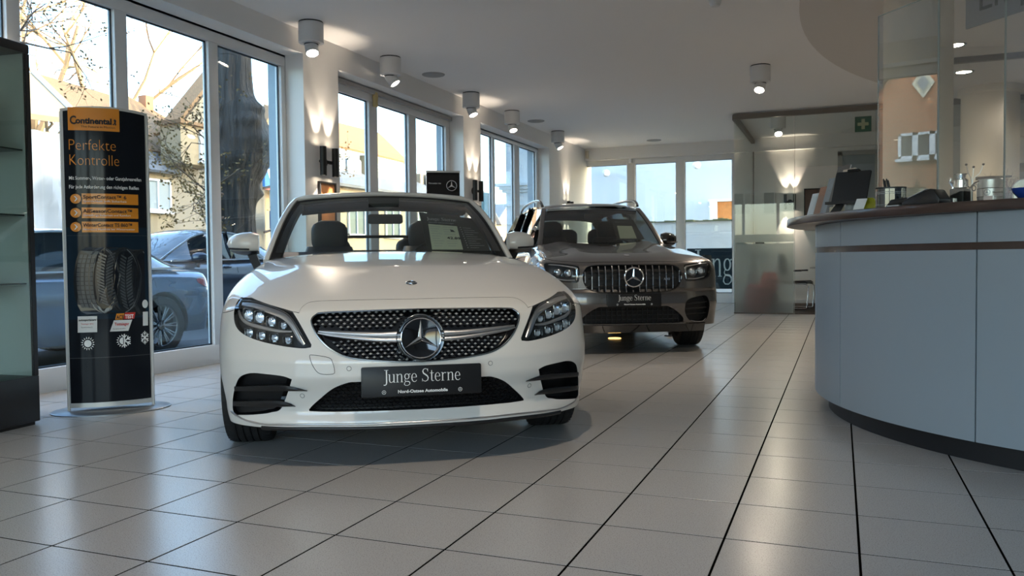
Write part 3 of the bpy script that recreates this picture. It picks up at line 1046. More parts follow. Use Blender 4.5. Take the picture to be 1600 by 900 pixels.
# projecting window box with an orange lit room
f = MB()
for q in ((-3.75, -1.5, 2.74, 2.82), (-3.70, -3.48, 1.9, 2.74)):
    f.box(q[0], q[1], -.35, 0, q[2], q[3])
f.build('window', M_PVC, cb)
MB().box(-3.48, -1.5, -.2, -.02, 1.9, 2.74).build('lit_room', mat('orange_room', (.4, .15, .04), .4, emis=(1.0, .42, .10), estr=.22, noise=.6, nscale=9), cb)
cw = thing('courtyard_wall', 'pale courtyard wall with mossy ledge behind the end doors', 'wall', (0, 20.5, GZ))
MB().box(-6.7, 4, 0, .3, 0, 1.93).build('wall_body', mat('courtyard_wall_blue', (.52, .60, .66), .9, noise=.04, nscale=1), cw)
rnd = random.Random(2)
b = MB()
for k in range(90):
    x = -6.65 + k * .118
    h_ = rnd.uniform(.02, .07)
    b.box(x, x + .117, -.06, .34, 1.93, 1.93 + h_)
b.build('mossy_ledge', mat('mossy_ledge', (.10, .12, .06), .95), cw)['kind'] = 'stuff'
for x, z in ((-5.05, 3.1), (-3.0, 3.2)):
    wl = thing('courtyard_lamp', 'small white lamp on the courtyard building, ' + ('left one' if x < -4 else 'right one'), 'wall lamp', (x * 1.4, 25.96, z + .6))
    MB().lathe([(.05, 0), (.1, .12), (.12, .3), (.08, .36)], (0, -.02, 0), 16, (.5, -1, -.2)).build('lamp_body', M_PVC, wl, smooth=True)

# ------------------------------------------------------------------ car surfaces
# car space: s backwards from the nose, y to the side, z up.  A body is the zero level of a
# smooth field; every panel is projected on it, so neighbouring panels share one surface.
def smax(a, b, k):
    h = np.clip(0.5 + 0.5 * (a - b) / k, 0, 1)
    return b * (1 - h) + a * h + k * h * (1 - h)


def smin(a, b, k):
    return -smax(-a, -b, k)


class Spl:
    """monotone cubic through points"""

    def __init__(s, pts):
        s.x = np.array([p[0] for p in pts], float)
        s.y = np.array([p[1] for p in pts], float)
        h = np.diff(s.x)
        d = np.diff(s.y) / h
        m = np.zeros_like(s.x)
        m[0], m[-1] = d[0], d[-1]
        for i in range(1, len(d)):
            if d[i - 1] * d[i] > 0:
                w1_, w2_ = 2 * h[i] + h[i - 1], h[i] + 2 * h[i - 1]
                m[i] = (w1_ + w2_) / (w1_ / d[i - 1] + w2_ / d[i])
        s.m = m

    def __call__(s, x):
        x = np.asarray(x, float)
        i = np.clip(np.searchsorted(s.x, x) - 1, 0, len(s.x) - 2)
        h = s.x[i + 1] - s.x[i]
        t = np.clip((x - s.x[i]) / h, 0, 1)
        a, b = s.y[i], s.y[i + 1]
        t2, t3 = t * t, t * t * t
        v = a * (2 * t3 - 3 * t2 + 1) + b * (3 * t2 - 2 * t3) + h * (s.m[i] * (t3 - 2 * t2 + t) + s.m[i + 1] * (t3 - t2))
        lo, hi = x < s.x[0], x > s.x[-1]
        v = np.where(lo, s.y[0] + s.m[0] * (x - s.x[0]), v)
        return np.where(hi, s.y[-1] + s.m[-1] * (x - s.x[-1]), v)


def bell(x, c, w_):
    return np.exp(-((x - c) / w_) ** 2)


# --- white cabriolet
A_NOSE = Spl([(.12, .09), (.165, .045), (.20, .03), (.26, .045), (.33, .03), (.42, .0), (.47, .0), (.52, .012), (.58, .03), (.66, .055), (.70, .085), (.74, .16), (.80, .34), (.95, .9)])
A_TOP = Spl([(-.2, .60), (.06, .715), (.12, .742), (.2, .77), (.4, .828), (.7, .888), (1.0, .932), (1.4, .975), (1.8, .988), (2.3, .965), (3.2, .95), (4.0, .98), (4.5, .955), (4.9, .85)])
A_W = Spl([(.0, .85), (.3, .892), (.5, .905), (.8, .912), (1.4, .893), (2.5, .90), (3.6, .905), (4.2, .88), (4.7, .80)])
A_TUM = Spl([(.10, -.06), (.22, -.03), (.35, -.008), (.55, .0), (.65, -.004), (.75, -.02), (.85, -.055), (.95, -.11), (1.05, -.19)])


def phi_a(s, y, z):
    y = np.abs(y)
    f = A_NOSE(z) + .27 * (y / .8) ** 3 - s
    g = (A_TOP(s) - .055 * (y / .78) ** 3 + .010 * bell(y, .47 + .08 * s, .09) * np.clip((s - .2) / .4, 0, 1) * np.clip((1.5 - s) / .3, 0, 1)
         + .012 * bell(s, .85, .4) * bell(y, .78, .12))
    t = (z - g) * .97
    w_ = y - A_W(s) - A_TUM(z) - .012 * bell(z, .40, .2) * (bell(s, .8, .42) + bell(s, 3.63, .42))
    r_ = s - 4.69 + .22 * (np.abs(y) / .8) ** 3 + .10 * np.clip(z - .6, 0, 1) + .15 * np.clip(.4 - z, 0, 1)
    k = smax(f, t, .05)
    k = smax(k, w_, .085)
    return smax(k, r_, .12)


# --- grey compact SUV
B_NOSE = Spl([(.15, .10), (.20, .07), (.27, .035), (.33, .03), (.40, .02), (.50, -.01), (.60, .0), (.64, .02), (.75, .02), (.85, .045), (.88, .07), (.92, .15), (.97, .30), (1.1, .8)])
B_TOP = Spl([(-.1, .82), (.05, .885), (.12, .915), (.25, .955), (.5, .995), (.8, 1.04), (1.1, 1.075), (1.45, 1.11), (1.8, 1.10), (4.0, 1.05), (4.6, 1.02)])
B_W = Spl([(.0, .87), (.25, .905), (.5, .905), (.8, .918), (1.4, .905), (2.5, .91), (3.7, .92), (4.3, .89), (4.65, .84)])
B_TUM = Spl([(.15, -.05), (.3, -.015), (.5, .0), (.7, .0), (.85, -.012), (.95, -.045), (1.05, -.11), (1.2, -.22)])


def phi_b(s, y, z):
    y = np.abs(y)
    f = B_NOSE(z) + .13 * (y / .8) ** 4 - s
    g = (B_TOP(s) - .045 * (y / .8) ** 3 + .022 * bell(y, .42 + .06 * s, .10) * np.clip((s - .15) / .5, 0, 1) * np.clip((1.6 - s) / .3, 0, 1)
         - .012 * bell(y, .0, .22) * np.clip((s - .3) / .5, 0, 1) * np.clip((1.6 - s) / .3, 0, 1))
    t = (z - g) * .97
    w_ = y - B_W(s) - B_TUM(z) - .02 * bell(z, .42, .25) * (bell(s, .88, .45) + bell(s, 3.7, .45))
    r_ = s - 4.63 + .16 * (y / .8) ** 3 + .06 * np.clip(z - .6, 0, 1) + .12 * np.clip(.45 - z, 0, 1)
    k = smax(f, t, .05)
    k = smax(k, w_, .08)
    return smax(k, r_, .10)


# --- saloon parked in the street
C_NOSE = Spl([(.12, .09), (.2, .03), (.45, .0), (.6, .03), (.70, .10), (.8, .34), (.95, .9)])
C_TOP = Spl([(-.2, .62), (.1, .72), (.4, .82), (1.0, .93), (1.5, .99), (2.6, .98), (3.9, 1.0), (4.5, .985), (4.8, .95), (5.0, .9)])
C_W = Spl([(.0, .80), (.4, .89), (.9, .92), (2.5, .92), (3.9, .925), (4.4, .89), (4.9, .80)])


def phi_c(s, y, z):
    y = np.abs(y)
    f = C_NOSE(z) + .27 * (y / .8) ** 3 - s
    g = C_TOP(s) - .06 * (y / .8) ** 3
    w_ = y - C_W(s) - A_TUM(z) - .02 * bell(z, .72, .06) - .02 * bell(z, .42, .2) * (bell(s, .9, .45) + bell(s, 3.83, .45)) + .012 * bell(z, .55, .12) * bell(s, 2.3, 1.0)
    r_ = s - 4.92 + .24 * (y / .8) ** 3 + .16 * np.clip(z - .75, 0, 1) + .25 * np.clip(.5 - z, 0, 1)
    k = smax(f, (z - g) * .97, .05)
    k = smax(k, w_, .08)
    return smax(k, r_, .07)


def shoot(phi, o, d, t0, t1, it=26):
    """first parameter on o + t d where the field becomes positive (inside at t0)"""
    o, d = np.asarray(o, float), np.asarray(d, float)
    lo = np.full(len(o), float(t0))
    hi = np.full(len(o), float(t1))
    for _ in range(it):
        m = (lo + hi) / 2
        p = o + d * m[:, None]
        ins = phi(p[:, 0], p[:, 1], p[:, 2]) < 0
        lo = np.where(ins, m, lo)
        hi = np.where(ins, hi, m)
    return o + d * ((lo + hi) / 2)[:, None]


def grad(phi, p, e=1e-3):
    g = np.stack([phi(*(p + np.eye(3)[k] * e).T) - phi(*(p - np.eye(3)[k] * e).T) for k in range(3)], -1)
    return g / (np.linalg.norm(g, axis=1, keepdims=True) + 1e-12)


def onfront(phi, yz, side=1):
    """points (y,z) laid on the front of the body"""
    yz = np.asarray(yz, float)
    o = np.stack([np.full(len(yz), 1.3), yz[:, 0] * side, yz[:, 1]], -1)
    return shoot(phi, o, np.tile([-1., 0, 0], (len(yz), 1)), 0, 1.6)


def ontop(phi, sy, side=1):
    sy = np.asarray(sy, float)
    o = np.stack([sy[:, 0], sy[:, 1] * side, np.full(len(sy), .5)], -1)
    return shoot(phi, o, np.tile([0., 0, 1.], (len(sy), 1)), 0, 1.0)


def onside(phi, sz, side=1):
    sz = np.asarray(sz, float)
    o = np.stack([sz[:, 0], np.full(len(sz), .2 * side), sz[:, 1]], -1)
    return shoot(phi, o, np.tile([0., 1. * side, 0], (len(sz), 1)), 0, 1.2)


def inpoly(poly, p):
    poly = np.asarray(poly, float)
    x, y = p[:, 0], p[:, 1]
    c = np.zeros(len(p), bool)
    n = len(poly)
    for i in range(n):
        a, b = poly[i], poly[(i + 1) % n]
        if a[1] == b[1]:
            continue
        k = (a[1] > y) != (b[1] > y)
        c ^= k & (x < (b[0] - a[0]) * (y - a[1]) / (b[1] - a[1]) + a[0])
    return c


def nearest(poly, p):
    poly = np.asarray(poly, float)
    best = np.full(len(p), 1e9)
    out = p.copy()
    n = len(poly)
    for i in range(n):
        a, b = poly[i], poly[(i + 1) % n]
        ab = b - a
        t = np.clip(((p - a) @ ab) / (ab @ ab + 1e-12), 0, 1)
        q = a + t[:, None] * ab
        d = np.linalg.norm(p - q, axis=1)
        k = d < best
        best[k] = d[k]
        out[k] = q[k]
    return out, best


def smoothpoly(pts, n=8, closed=True, tight=()):
    """Catmull-Rom through the outline; indices in tight stay sharp corners"""
    P_ = [np.array(p, float) for p in pts]
    N = len(P_)
    out = []
    for i in range(N if closed else N - 1):
        p1, p2 = P_[i], P_[(i + 1) % N]
        p0 = P_[(i - 1) % N] if (closed or i > 0) else p1
        p3 = P_[(i + 2) % N] if (closed or i + 2 < N) else p2
        m1 = (p2 - p0) / 2 if i not in tight else (p2 - p1)
        m2 = (p3 - p1) / 2 if (i + 1) % N not in tight else (p2 - p1)
        for k in range(n):
            t = k / n
            out.append(p1 * (2 * t**3 - 3 * t**2 + 1) + m1 * (t**3 - 2 * t**2 + t) + p2 * (3 * t**2 - 2 * t**3) + m2 * (t**3 - t**2))
    if not closed:
        out.append(P_[-1])
    return np.array(out)

# ------------------------------------------------------------------ car parts
def car_paint(name, col, metal=0.0, rough=0.3):
    m = mat(name, col, rough, metal=metal, coat=1.0, coat_rough=0.02)
    return m


def carmesh(name, V, F, m, parent, phi=None, N=None, label=None):
    """V in car space (s,y,z) -> local (y,s,z); normals from the field"""
    V = np.asarray(V, float)
    F = np.asarray(F, int)
    if N is None and phi is not None:
        N = grad(phi, V)

    def dots(a_, b_, c_):
        gn = np.cross(V[b_] - V[a_], V[c_] - V[a_])
        return np.einsum('ij,ij->i', gn, N[a_] + N[b_] + N[c_])
    q0, q1, q2, q3 = F.T
    d1, d2 = dots(q0, q1, q2), dots(q0, q2, q3)
    sg = 1.0 if np.median(d1) > 0 else -1.0
    d1, d2 = d1 * sg, d2 * sg
    e1, e2 = dots(q0, q1, q3) * sg, dots(q1, q2, q3) * sg
    eps = 1e-9
    good = (d1 > eps) & (d2 > eps) & (e1 > eps) & (e2 > eps)
    faces = F[good].tolist()
    for i in np.where(~good)[0]:
        a1, a2 = (d1[i], (q0[i], q1[i], q2[i])), (d2[i], (q0[i], q2[i], q3[i]))
        b1, b2 = (e1[i], (q0[i], q1[i], q3[i])), (e2[i], (q1[i], q2[i], q3[i]))
        pr_ = (a1, a2) if min(d1[i], d2[i]) >= min(e1[i], e2[i]) else (b1, b2)
        faces += [[int(x) for x in f] for d_, f in pr_ if d_ > eps]
    # local space swaps two axes, which mirrors the winding
    if sg > 0:
        faces = [f[::-1] for f in faces]
    me = bpy.data.meshes.new(name)
    L = V[:, [1, 0, 2]]
    me.from_pydata(L.tolist(), [], faces)
    me.polygons.foreach_set('use_smooth', [True] * len(faces))
    if N is not None:
        me.normals_split_custom_set_from_vertices(N[:, [1, 0, 2]].tolist())
    me.update()
    return link(name, me, m, parent, label)


def compact(V, F):
    used = np.unique(F)
    mp_ = np.full(len(V), -1)
    mp_[used] = np.arange(len(used))
    return V[used], mp_[F]


def car_body(phi, L, zl, zm, holes, top_cut=None, naz=150, nel=110, nz=70, ns=64):
    """half shells of the whole body; holes = list of (kind, outline)"""
    az_ = np.concatenate([np.linspace(0, 36, naz // 3, endpoint=False), np.linspace(36, 70, naz, endpoint=False), np.linspace(70, 90, naz // 4)])
    cols = [('f', a) for a in az_] + [('s', s) for s in np.linspace(1.0, L - 1.0, ns)[1:]] + [('r', a) for a in np.linspace(0, 90, 30)[1:]]
    rows = [('z', z) for z in np.linspace(zl, zm, nz)] + [('e', e) for e in np.linspace(0, 90, nel)[1:]]
    nc, nr = len(cols), len(rows)
    O = np.zeros((nc, nr, 3))
    D = np.zeros((nc, nr, 3))
    for i, (k, a) in enumerate(cols):
        if k == 'f':
            o, d = (1.0, 0.0), (-math.cos(R(a)), math.sin(R(a)))
        elif k == 's':
            o, d = (a, 0.0), (0.0, 1.0)
        else:
            o, d = (L - 1.0, 0.0), (math.sin(R(a)), math.cos(R(a)))
        for j, (q, v) in enumerate(rows):
            z = v if q == 'z' else zm
            e = 0 if q == 'z' else R(v)
            O[i, j] = (o[0], o[1], z)
            D[i, j] = (d[0] * math.cos(e), d[1] * math.cos(e), math.sin(e))
    V = shoot(phi, O.reshape(-1, 3), D.reshape(-1, 3), 0, 1.8)
    V[:, 1] = np.maximum(V[:, 1], 0)
    idx = np.arange(nc * nr).reshape(nc, nr)
    F = np.stack([idx[:-1, :-1], idx[1:, :-1], idx[1:, 1:], idx[:-1, 1:]], -1).reshape(-1, 4)
    alive = np.ones(len(F), bool)
    snap = []
    for kind, poly in holes:
        c = V[F].mean(1)
        if kind == 'front':
            q = c[:, [1, 2]]
            reg = c[:, 0] < 1.0
            vq = V[:, [1, 2]]
            vreg = V[:, 0] < 1.0
        elif kind == 'side':
            q = c[:, [0, 2]]
            reg = c[:, 1] > .45
            vq = V[:, [0, 2]]
            vreg = V[:, 1] > .45
        else:
            q = c[:, [0, 1]]
            reg = c[:, 2] > .7
            vq = V[:, [0, 1]]
            vreg = V[:, 2] > .7
        k = inpoly(poly, q) & reg & alive
        a_, b_ = np.unique(F[k]), np.unique(F[alive & ~k])
        bd = np.intersect1d(a_, b_)
        tgt, dist = nearest(poly, vq[bd])
        ok = dist < .05
        bd, tgt = bd[ok], tgt[ok]
        V[bd] = onfront(phi, tgt) if kind == 'front' else (onside(phi, tgt) if kind == 'side' else ontop(phi, tgt))
        alive &= ~k
    F = F[alive]
    V, F = compact(V, F)
    M = V * np.array([1, -1, 1])
    return np.vstack([V, M]), np.vstack([F, F[:, ::-1] + len(V)])


def patch(phi, poly, kind, step, push=(0, 0, 0), off=0.0, sides=(1,)):
    poly = np.asarray(poly, float)
    lo, hi = poly.min(0) - step, poly.max(0) + step
    nx, ny = int((hi[0] - lo[0]) / step) + 2, int((hi[1] - lo[1]) / step) + 2
    gx, gy = np.meshgrid(lo[0] + step * np.arange(nx), lo[1] + step * np.arange(ny), indexing='ij')
    Q = np.stack([gx.ravel(), gy.ravel()], -1)
    idx = np.arange(nx * ny).reshape(nx, ny)
    F = np.stack([idx[:-1, :-1], idx[1:, :-1], idx[1:, 1:], idx[:-1, 1:]], -1).reshape(-1, 4)
    F = F[inpoly(poly, Q[F].mean(1))]
    cnt = np.bincount(F.ravel(), minlength=len(Q))
    bd = np.where((cnt > 0) & (cnt < 4))[0]
    tgt, dist = nearest(poly, Q[bd])
    ok = dist < step * 1.5
    Q[bd[ok]] = tgt[ok]
    Q, F = compact(Q, F)
    f2 = (lambda s, y, z: phi(s, y, z) - off) if off else phi
    fn = {'front': onfront, 'side': onside, 'top': ontop}[kind]
    V = fn(f2, Q)
    N = grad(phi, V)
    V = V + np.array(push)
    Vs, Fs, Ns = [], [], []
    for k, sd in enumerate(sides):
        m = np.array([1, sd, 1])
        Vs.append(V * m)
        Ns.append(N * m)
        Fs.append((F if sd > 0 else F[:, ::-1]) + k * len(V))
    return np.vstack(Vs), np.vstack(Fs), np.vstack(Ns)


def rim(phi, poly, kind, vec, shrink=0.0, sides=(1,), lift=0.0):
    """wall from the outline on the surface inwards"""
    poly = np.asarray(poly, float)
    c = poly.mean(0)
    fn = {'front': onfront, 'side': onside, 'top': ontop}[kind]
    f2 = (lambda s, y, z: phi(s, y, z) - lift) if lift else phi
    a = fn(f2, poly)
    q = poly + (c - poly) / np.maximum(np.linalg.norm(c - poly, axis=1, keepdims=True), 1e-6) * shrink
    b = fn(phi, q) + np.array(vec)
    n = len(poly)
    F = np.array([(i, (i + 1) % n, (i + 1) % n + n, i + n) for i in range(n)])
    V = np.vstack([a, b])
    Vs, Fs = [], []
    for k, sd in enumerate(sides):
        Vs.append(V * np.array([1, sd, 1]))
        Fs.append(F + k * len(V))
    return np.vstack(Vs), np.vstack(Fs)


def plain(name, V, F, m, parent, label=None, smooth=True):
    b = MB()
    b.add([(v[1], v[0], v[2]) for v in V], [tuple(f) for f in F])
    return b.build(name, m, parent, smooth=smooth, label=label, angle=50)


def line_tube(phi, pts, kind, r, name, m, parent, side=1, push=(0, 0, 0), n=6, closed=False, dens=5):
    q = smoothpoly(pts, dens, closed)
    if closed:
        q = np.vstack([q, q[:1]])
    fn = {'front': onfront, 'side': onside, 'top': ontop}[kind]
    V = fn(phi, q) * np.array([1, side, 1]) + np.array(push)
    return MB().tube([(v[1], v[0], v[2]) for v in V], r, n).build(name, m, parent, smooth=True, angle=80)


def ribbon(phi, c, w_, kind, push, name, m, parent, side=1, dens=6, bulge=.004):
    """band of varying width following the surface; c = centre line, w_ = widths"""
    q = smoothpoly(c, dens, False)
    ww = np.interp(np.linspace(0, 1, len(q)), np.linspace(0, 1, len(w_)), w_)
    t = np.gradient(q, axis=0)
    t /= np.linalg.norm(t, axis=1, keepdims=True)
    nn = np.stack([-t[:, 1], t[:, 0]], -1)
    fn = {'front': onfront, 'side': onside, 'top': ontop}[kind]
    rows = []
    for k, bz in ((-.5, 0), (-.25, bulge), (0, bulge * 1.2), (.25, bulge), (.5, 0)):
        v = fn(phi, q + nn * ww[:, None] * k)
        v = v + np.array(push) + np.array([-bz, 0, 0])
        rows.append(v * np.array([1, side, 1]))
    n = len(q)
    b = MB()
    vs = [(v[1], v[0], v[2]) for r_ in rows for v in r_]
    fs = [(i * n + j, i * n + j + 1, (i + 1) * n + j + 1, (i + 1) * n + j) for i in range(4) for j in range(n - 1)]
    b.add(vs, fs)
    return b.build(name, m, parent, smooth=True, angle=80)


def wheel(parent, s, y, r, w_, side, rim_mat=None, spokes=10, z=None, steer=0.0):
    """side=+1: outer face towards +y"""
    zc = r if z is None else z
    e = bpy.data.objects.new('wheel', None)
    COL.objects.link(e)
    e.parent = parent
    e.location = (y, s, zc)
    e.rotation_euler = (0, 0, steer)
    h = w_ / 2
    rr = r * .70
    prof = [(rr, -h * .8), (rr + .01, -h * .95), (r * .85, -h), (r * .95, -h * .95), (r * .985, -h * .82), (r, -h * .6)]
    for k in (-.45, -.15, .15, .45):
        prof += [(r, h * (k - .04)), (r - .008, h * (k - .03)), (r - .008, h * (k + .03)), (r, h * (k + .04))]
    prof += [(r, h * .6), (r * .985, h * .82), (r * .95, h * .95), (r * .85, h), (rr + .01, h * .95), (rr, h * .8)]
    b = MB().lathe(prof, (0, 0, 0), 64, (1, 0, 0), False)
    # cross grooves as small blocks in the shoulders
    for k in range(56):
        a = 2 * math.pi * k / 56
        for sx in (-1, 1):
            c_, s_ = math.cos(a), math.sin(a)
            d_, e_ = math.cos(a + .06), math.sin(a + .06)
            x0, x1 = sx * h * .58, sx * h * .9
            b.add([(x0, r * c_ * 1.001, r * s_ * 1.001), (x0, r * d_ * 1.001, r * e_ * 1.001), (x1, r * .985 * d_, r * .985 * e_), (x1, r * .985 * c_, r * .985 * s_)], [(0, 1, 2, 3)])
    b.build('tyre', M_RUBBER, e, smooth=True, angle=40)
    rm = rim_mat or M_SILVER
    b = MB().lathe([(rr, -h * .8), (rr * .96, -h * .5), (rr * .93, h * .3), (rr * .96, h * .72), (rr, h * .8)], (0, 0, 0), 48, (1, 0, 0), False)
    b.build('rim', rm, e, smooth=True)
    b = MB()
    xo = side * h * .55
    for k in range(spokes):
        a = 2 * math.pi * k / spokes
        for da in (-.09, .09):
            p0 = (xo, math.cos(a) * .05, math.sin(a) * .05)
            p1 = (xo + side * .02, math.cos(a + da) * rr * .94, math.sin(a + da) * rr * .94)
            b.tube([p0, p1], [.014, .010], 6)
    b.lathe([(0, xo + side * .03), (.05, xo + side * .025), (.065, xo), (.065, xo - side * .03)], (0, 0, 0), 24, (1, 0, 0), False)
    b.build('spokes', rm, e, smooth=True)
    MB().lathe([(0, -side * .01), (rr * .62, -side * .01)], (0, 0, 0), 32, (1, 0, 0), False).build('brake_disc', M_SILVER, e)
    return e


def mirror_unit(parent, s, y, z, side, paint, w_=.205, h_=.135, d_=.12, low=None):
    """door mirror with a painted cap and black foot; y = outer edge"""
    b = MB()
    rings = []
    n = 20
    for k in range(13):
        t = k / 12
        yy = y - w_ + w_ * t
        f = (1 - max(0, (t - .35) / .65) ** 2.6) ** .5 if t < 1 else 0.02
        f = max(f, .05) * (.80 + .2 * min(1, t * 4))
        ring = []
        for j in range(n):
            a = 2 * math.pi * j / n
            ca, sa = math.cos(a), math.sin(a)
            zz = z + .01 * t + h_ / 2 * f * (abs(sa) ** .75) * ((1 + .30 * (1 - t)) if sa > 0 else -1)
            # front (towards the nose) rounded, back flat
            xx = s - (d_ * f * abs(ca) ** .8 if ca > 0 else -.02 * abs(ca)) + .05 * t
            ring.append((side * yy, xx, zz))
        rings.append(ring)
    o = MB().loft(rings).build('mirror_cap', paint, parent, smooth=True, angle=60)
    lo = MB()
    lo.loft([[(side * (p[0] * side) , p[1] + .004, min(p[2], z - h_ * .27) - .003) for p in r_] for r_ in rings])
    lo.build('mirror_lower', low or M_BLACK, o, smooth=True, angle=60)
    MB().tube([(side * (y - .02), s - .05, z - .022), (side * (y - .07), s - .085, z - .026), (side * (y - .15), s - .105, z - .03)], .006, 6).build('mirror_indicator', M_BLACK, o)
    MB().loft([[(side * (y - w_ + .02 + dx), s - .03 + dy, z - h_ * .35) for dx, dy in ((0, 0), (.06, 0), (.06, .05), (0, .05))],
               [(side * (y - w_ - .02 + dx), s - .01 + dy, z - .17) for dx, dy in ((0, 0), (.05, 0), (.05, .06), (0, .06))]]).build('mirror_foot', M_BLACK, parent)
    return o


def seat(parent, s, y, m, zb=.45, ztop=1.24, hw=.25, label=None):
    b = MB()
    sec = [(.0, .60, hw, .14), (.10, .78, hw * .98, .12), (.2, .95, hw * .88, .10), (.27, 1.05, hw * .68, .085)]
    rings = []
    for ds, z, w_, d_ in sec:
        z = zb + (z - .60) * (ztop - .2 - zb) / .45
        rings.append([(y + w_ * sx, s + ds + d_ * sy, z) for sx, sy in ((-1, .2), (-.92, -.6), (-.6, -.85), (0, -.7), (.6, -.85), (.92, -.6), (1, .2), (.9, .9), (0, 1), (-.9, .9))])
    b.loft(rings)
    o = b.build('seat_back', m, parent, smooth=True, angle=60)
    hb = MB()
    z1 = ztop
    rings = []
    for k in range(9):
        t = k / 8
        z = z1 - .235 + .235 * t
        w_ = .138 * (1 - (abs(2 * t - 1)) ** 4 * .35) * (1.0 if t < .8 else (1 - ((t - .8) / .2) ** 2 * .25))
        d_ = .05 * (1 - abs(2 * t - 1) ** 3 * .6)
        rings.append([(y + w_ * math.copysign(abs(math.cos(a)) ** .55, math.cos(a)), s + .26 + d_ * math.copysign(abs(math.sin(a)) ** .8, math.sin(a)), z) for a in [2 * math.pi * j / 24 for j in range(24)]])
    hb.loft(rings)
    hb.build('headrest', m, o, smooth=True, angle=60)
    c = MB().loft([[(y + hw * sx, s + sy, z) for sx, sy in ((-1, -.5), (1, -.5), (1, .1), (-1, .1))] for z in (zb - .15, zb + .08)])
    c.build('seat_cushion', m, parent, bevel=.04)
    return o


M_LENS = glass_mat('lamp_glass', (0.95, 0.97, 0.98), refl=1.0)
M_HOUS = mat('lamp_housing', (0.03, 0.031, 0.034), 0.25, spec=0.6)
M_DARKCH = mat('dark_chrome', (0.30, 0.31, 0.32), 0.18, metal=1.0)
M_LENSG = mat('clear_lens', (0.75, 0.82, 0.88), 0.05, metal=0.6, spec=1.0)
M_LEATHER = mat('dark_leather', (0.020, 0.019, 0.018), 0.5, bump=.05, bscale=300)
M_INTER = mat('interior_dark', (0.015, 0.015, 0.016), 0.7)
M_PLATE = mat('plate_black', (0.010, 0.010, 0.011), 0.35)
M_CARGLASS = glass_mat('car_glass', (0.66, 0.73, 0.71), refl=1.1)
M_DARKGLASS = glass_mat('tinted_car_glass', (0.30, 0.33, 0.34), refl=1.1)
M_PIANO = mat('piano_black', (0.006, 0.006, 0.007), 0.06, coat=1.0)
M_MESHB = mat('mesh_black', (0.010, 0.010, 0.011), 0.45)


def number_plate(parent, s, z, w_, h_, tilt, cap, foot=True, pin=.002, zt=0):
    """black dealer plate with serif lettering; s is its front face at mid height"""
    e = bpy.data.objects.new('dealer_plate', None)
    COL.objects.link(e)
    e.parent = parent
    e.location = (0, s, z)
    e.rotation_euler = (tilt, 0, 0)
    MB().prism(rrect(-w_ / 2, w_ / 2, -h_ / 2, h_ / 2, .008), 0, .012, 'y').build('plate', M_PLATE, e, bevel=.0015)
    fm = lambda x, zz: Matrix(((1, 0, 0, x), (0, 0, -1, -.0012), (0, 1, 0, zz), (0, 0, 0, 1)))
    serif('Junge Sterne', 'lettering', M_PRINTW, e, cap, fm(0, -.004 + zt), 'CENTER', fat=1.0)
    text('Nord-Ostsee Automobile', 'small_lettering', M_PRINTW, e, cap * .335, fm(0.002, -h_ * .385), 'CENTER', bold=.0006, sx=1.12)
    for sx in (-1, 1):
        star3('plate_star', M_PRINTW, e, cap * .145, fm(sx * w_ * .317, -h_ * .345), .0006, ringw=.12, fine=False)
    return e


def arch_lining(parent, s0, z0, r_, sd, y0=.50, y1=.85):
    """dark half round liner above the wheel with an inner wall"""
    b = MB()
    ang = [R(a) for a in range(-12, 193, 8)]
    b.loft([[(sd * y, s0 + r_ * math.cos(a), z0 + r_ * math.sin(a)) for a in ang] for y in (y0, y1)], False, False)
    b.add([(sd * y0, s0 + r_ * math.cos(a), z0 + r_ * math.sin(a)) for a in ang], [tuple(range(len(ang)))])
    return b.build('arch_lining', M_BLACKM, parent)


def tube_rect(b, pts, w_, h_):
    """flat bar along a path, w_ sideways, h_ thick"""
    pts = [Vector(p) for p in pts]
    rings = []
    for i, p in enumerate(pts):
        d = (pts[min(i + 1, len(pts) - 1)] - pts[max(i - 1, 0)]).normalized()
        x = d.cross(Vector((0, 0, 1)))
        x = x.normalized() if x.length > 1e-3 else Vector((1, 0, 0))
        y = d.cross(x).normalized()
        rings.append([tuple(p + x * a + y * c) for a, c in ((-w_ / 2, -h_ / 2), (w_ / 2, -h_ / 2), (w_ / 2, h_ / 2), (-w_ / 2, h_ / 2))])
    return b.loft(rings)

# ------------------------------------------------------------------ the white cabriolet
M_WPAINT = car_paint('warm_white_paint', (0.74, 0.71, 0.66), 0.0, 0.28)
CA = thing('convertible_car', 'white open-top cabriolet with black grille and three-pointed star in front', 'car', (-1.7284, 3.2477, 0), 0.6012)

HL = smoothpoly([(.805, .757), (.735, .753), (.65, .733), (.555, .698), (.524, .648), (.474, .556), (.478, .545), (.520, .541), (.612, .551), (.715, .571), (.783, .597), (.818, .632), (.828, .68), (.823, .728)], 6, True, (0, 3, 5, 6))
GR = [(0, .703), (.25, .700), (.42, .695), (.455, .686), (.474, .664), (.466, .628), (.437, .580), (.385, .533), (.305, .499), (.14, .480), (0, .474)]
GRf = smoothpoly(GR, 5, False)
LI = [(0, .393), (.27, .393), (.325, .389), (.385, .364), (.44, .318), (.486, .272), (.476, .258), (.24, .255), (0, .253)]
LIf = smoothpoly(LI, 5, False)
SI = smoothpoly([(.562, .405), (.60, .418), (.67, .424), (.745, .424), (.795, .403), (.820, .36), (.838, .30), (.842, .24), (.826, .217), (.70, .236), (.655, .247), (.617, .262), (.588, .325)], 5, True, (0, 8))


def full(half):
    """close an open half outline that starts and ends at y=0"""
    h = np.asarray(half)
    return np.vstack([h, (h * np.array([-1, 1]))[::-1][1:-1]])


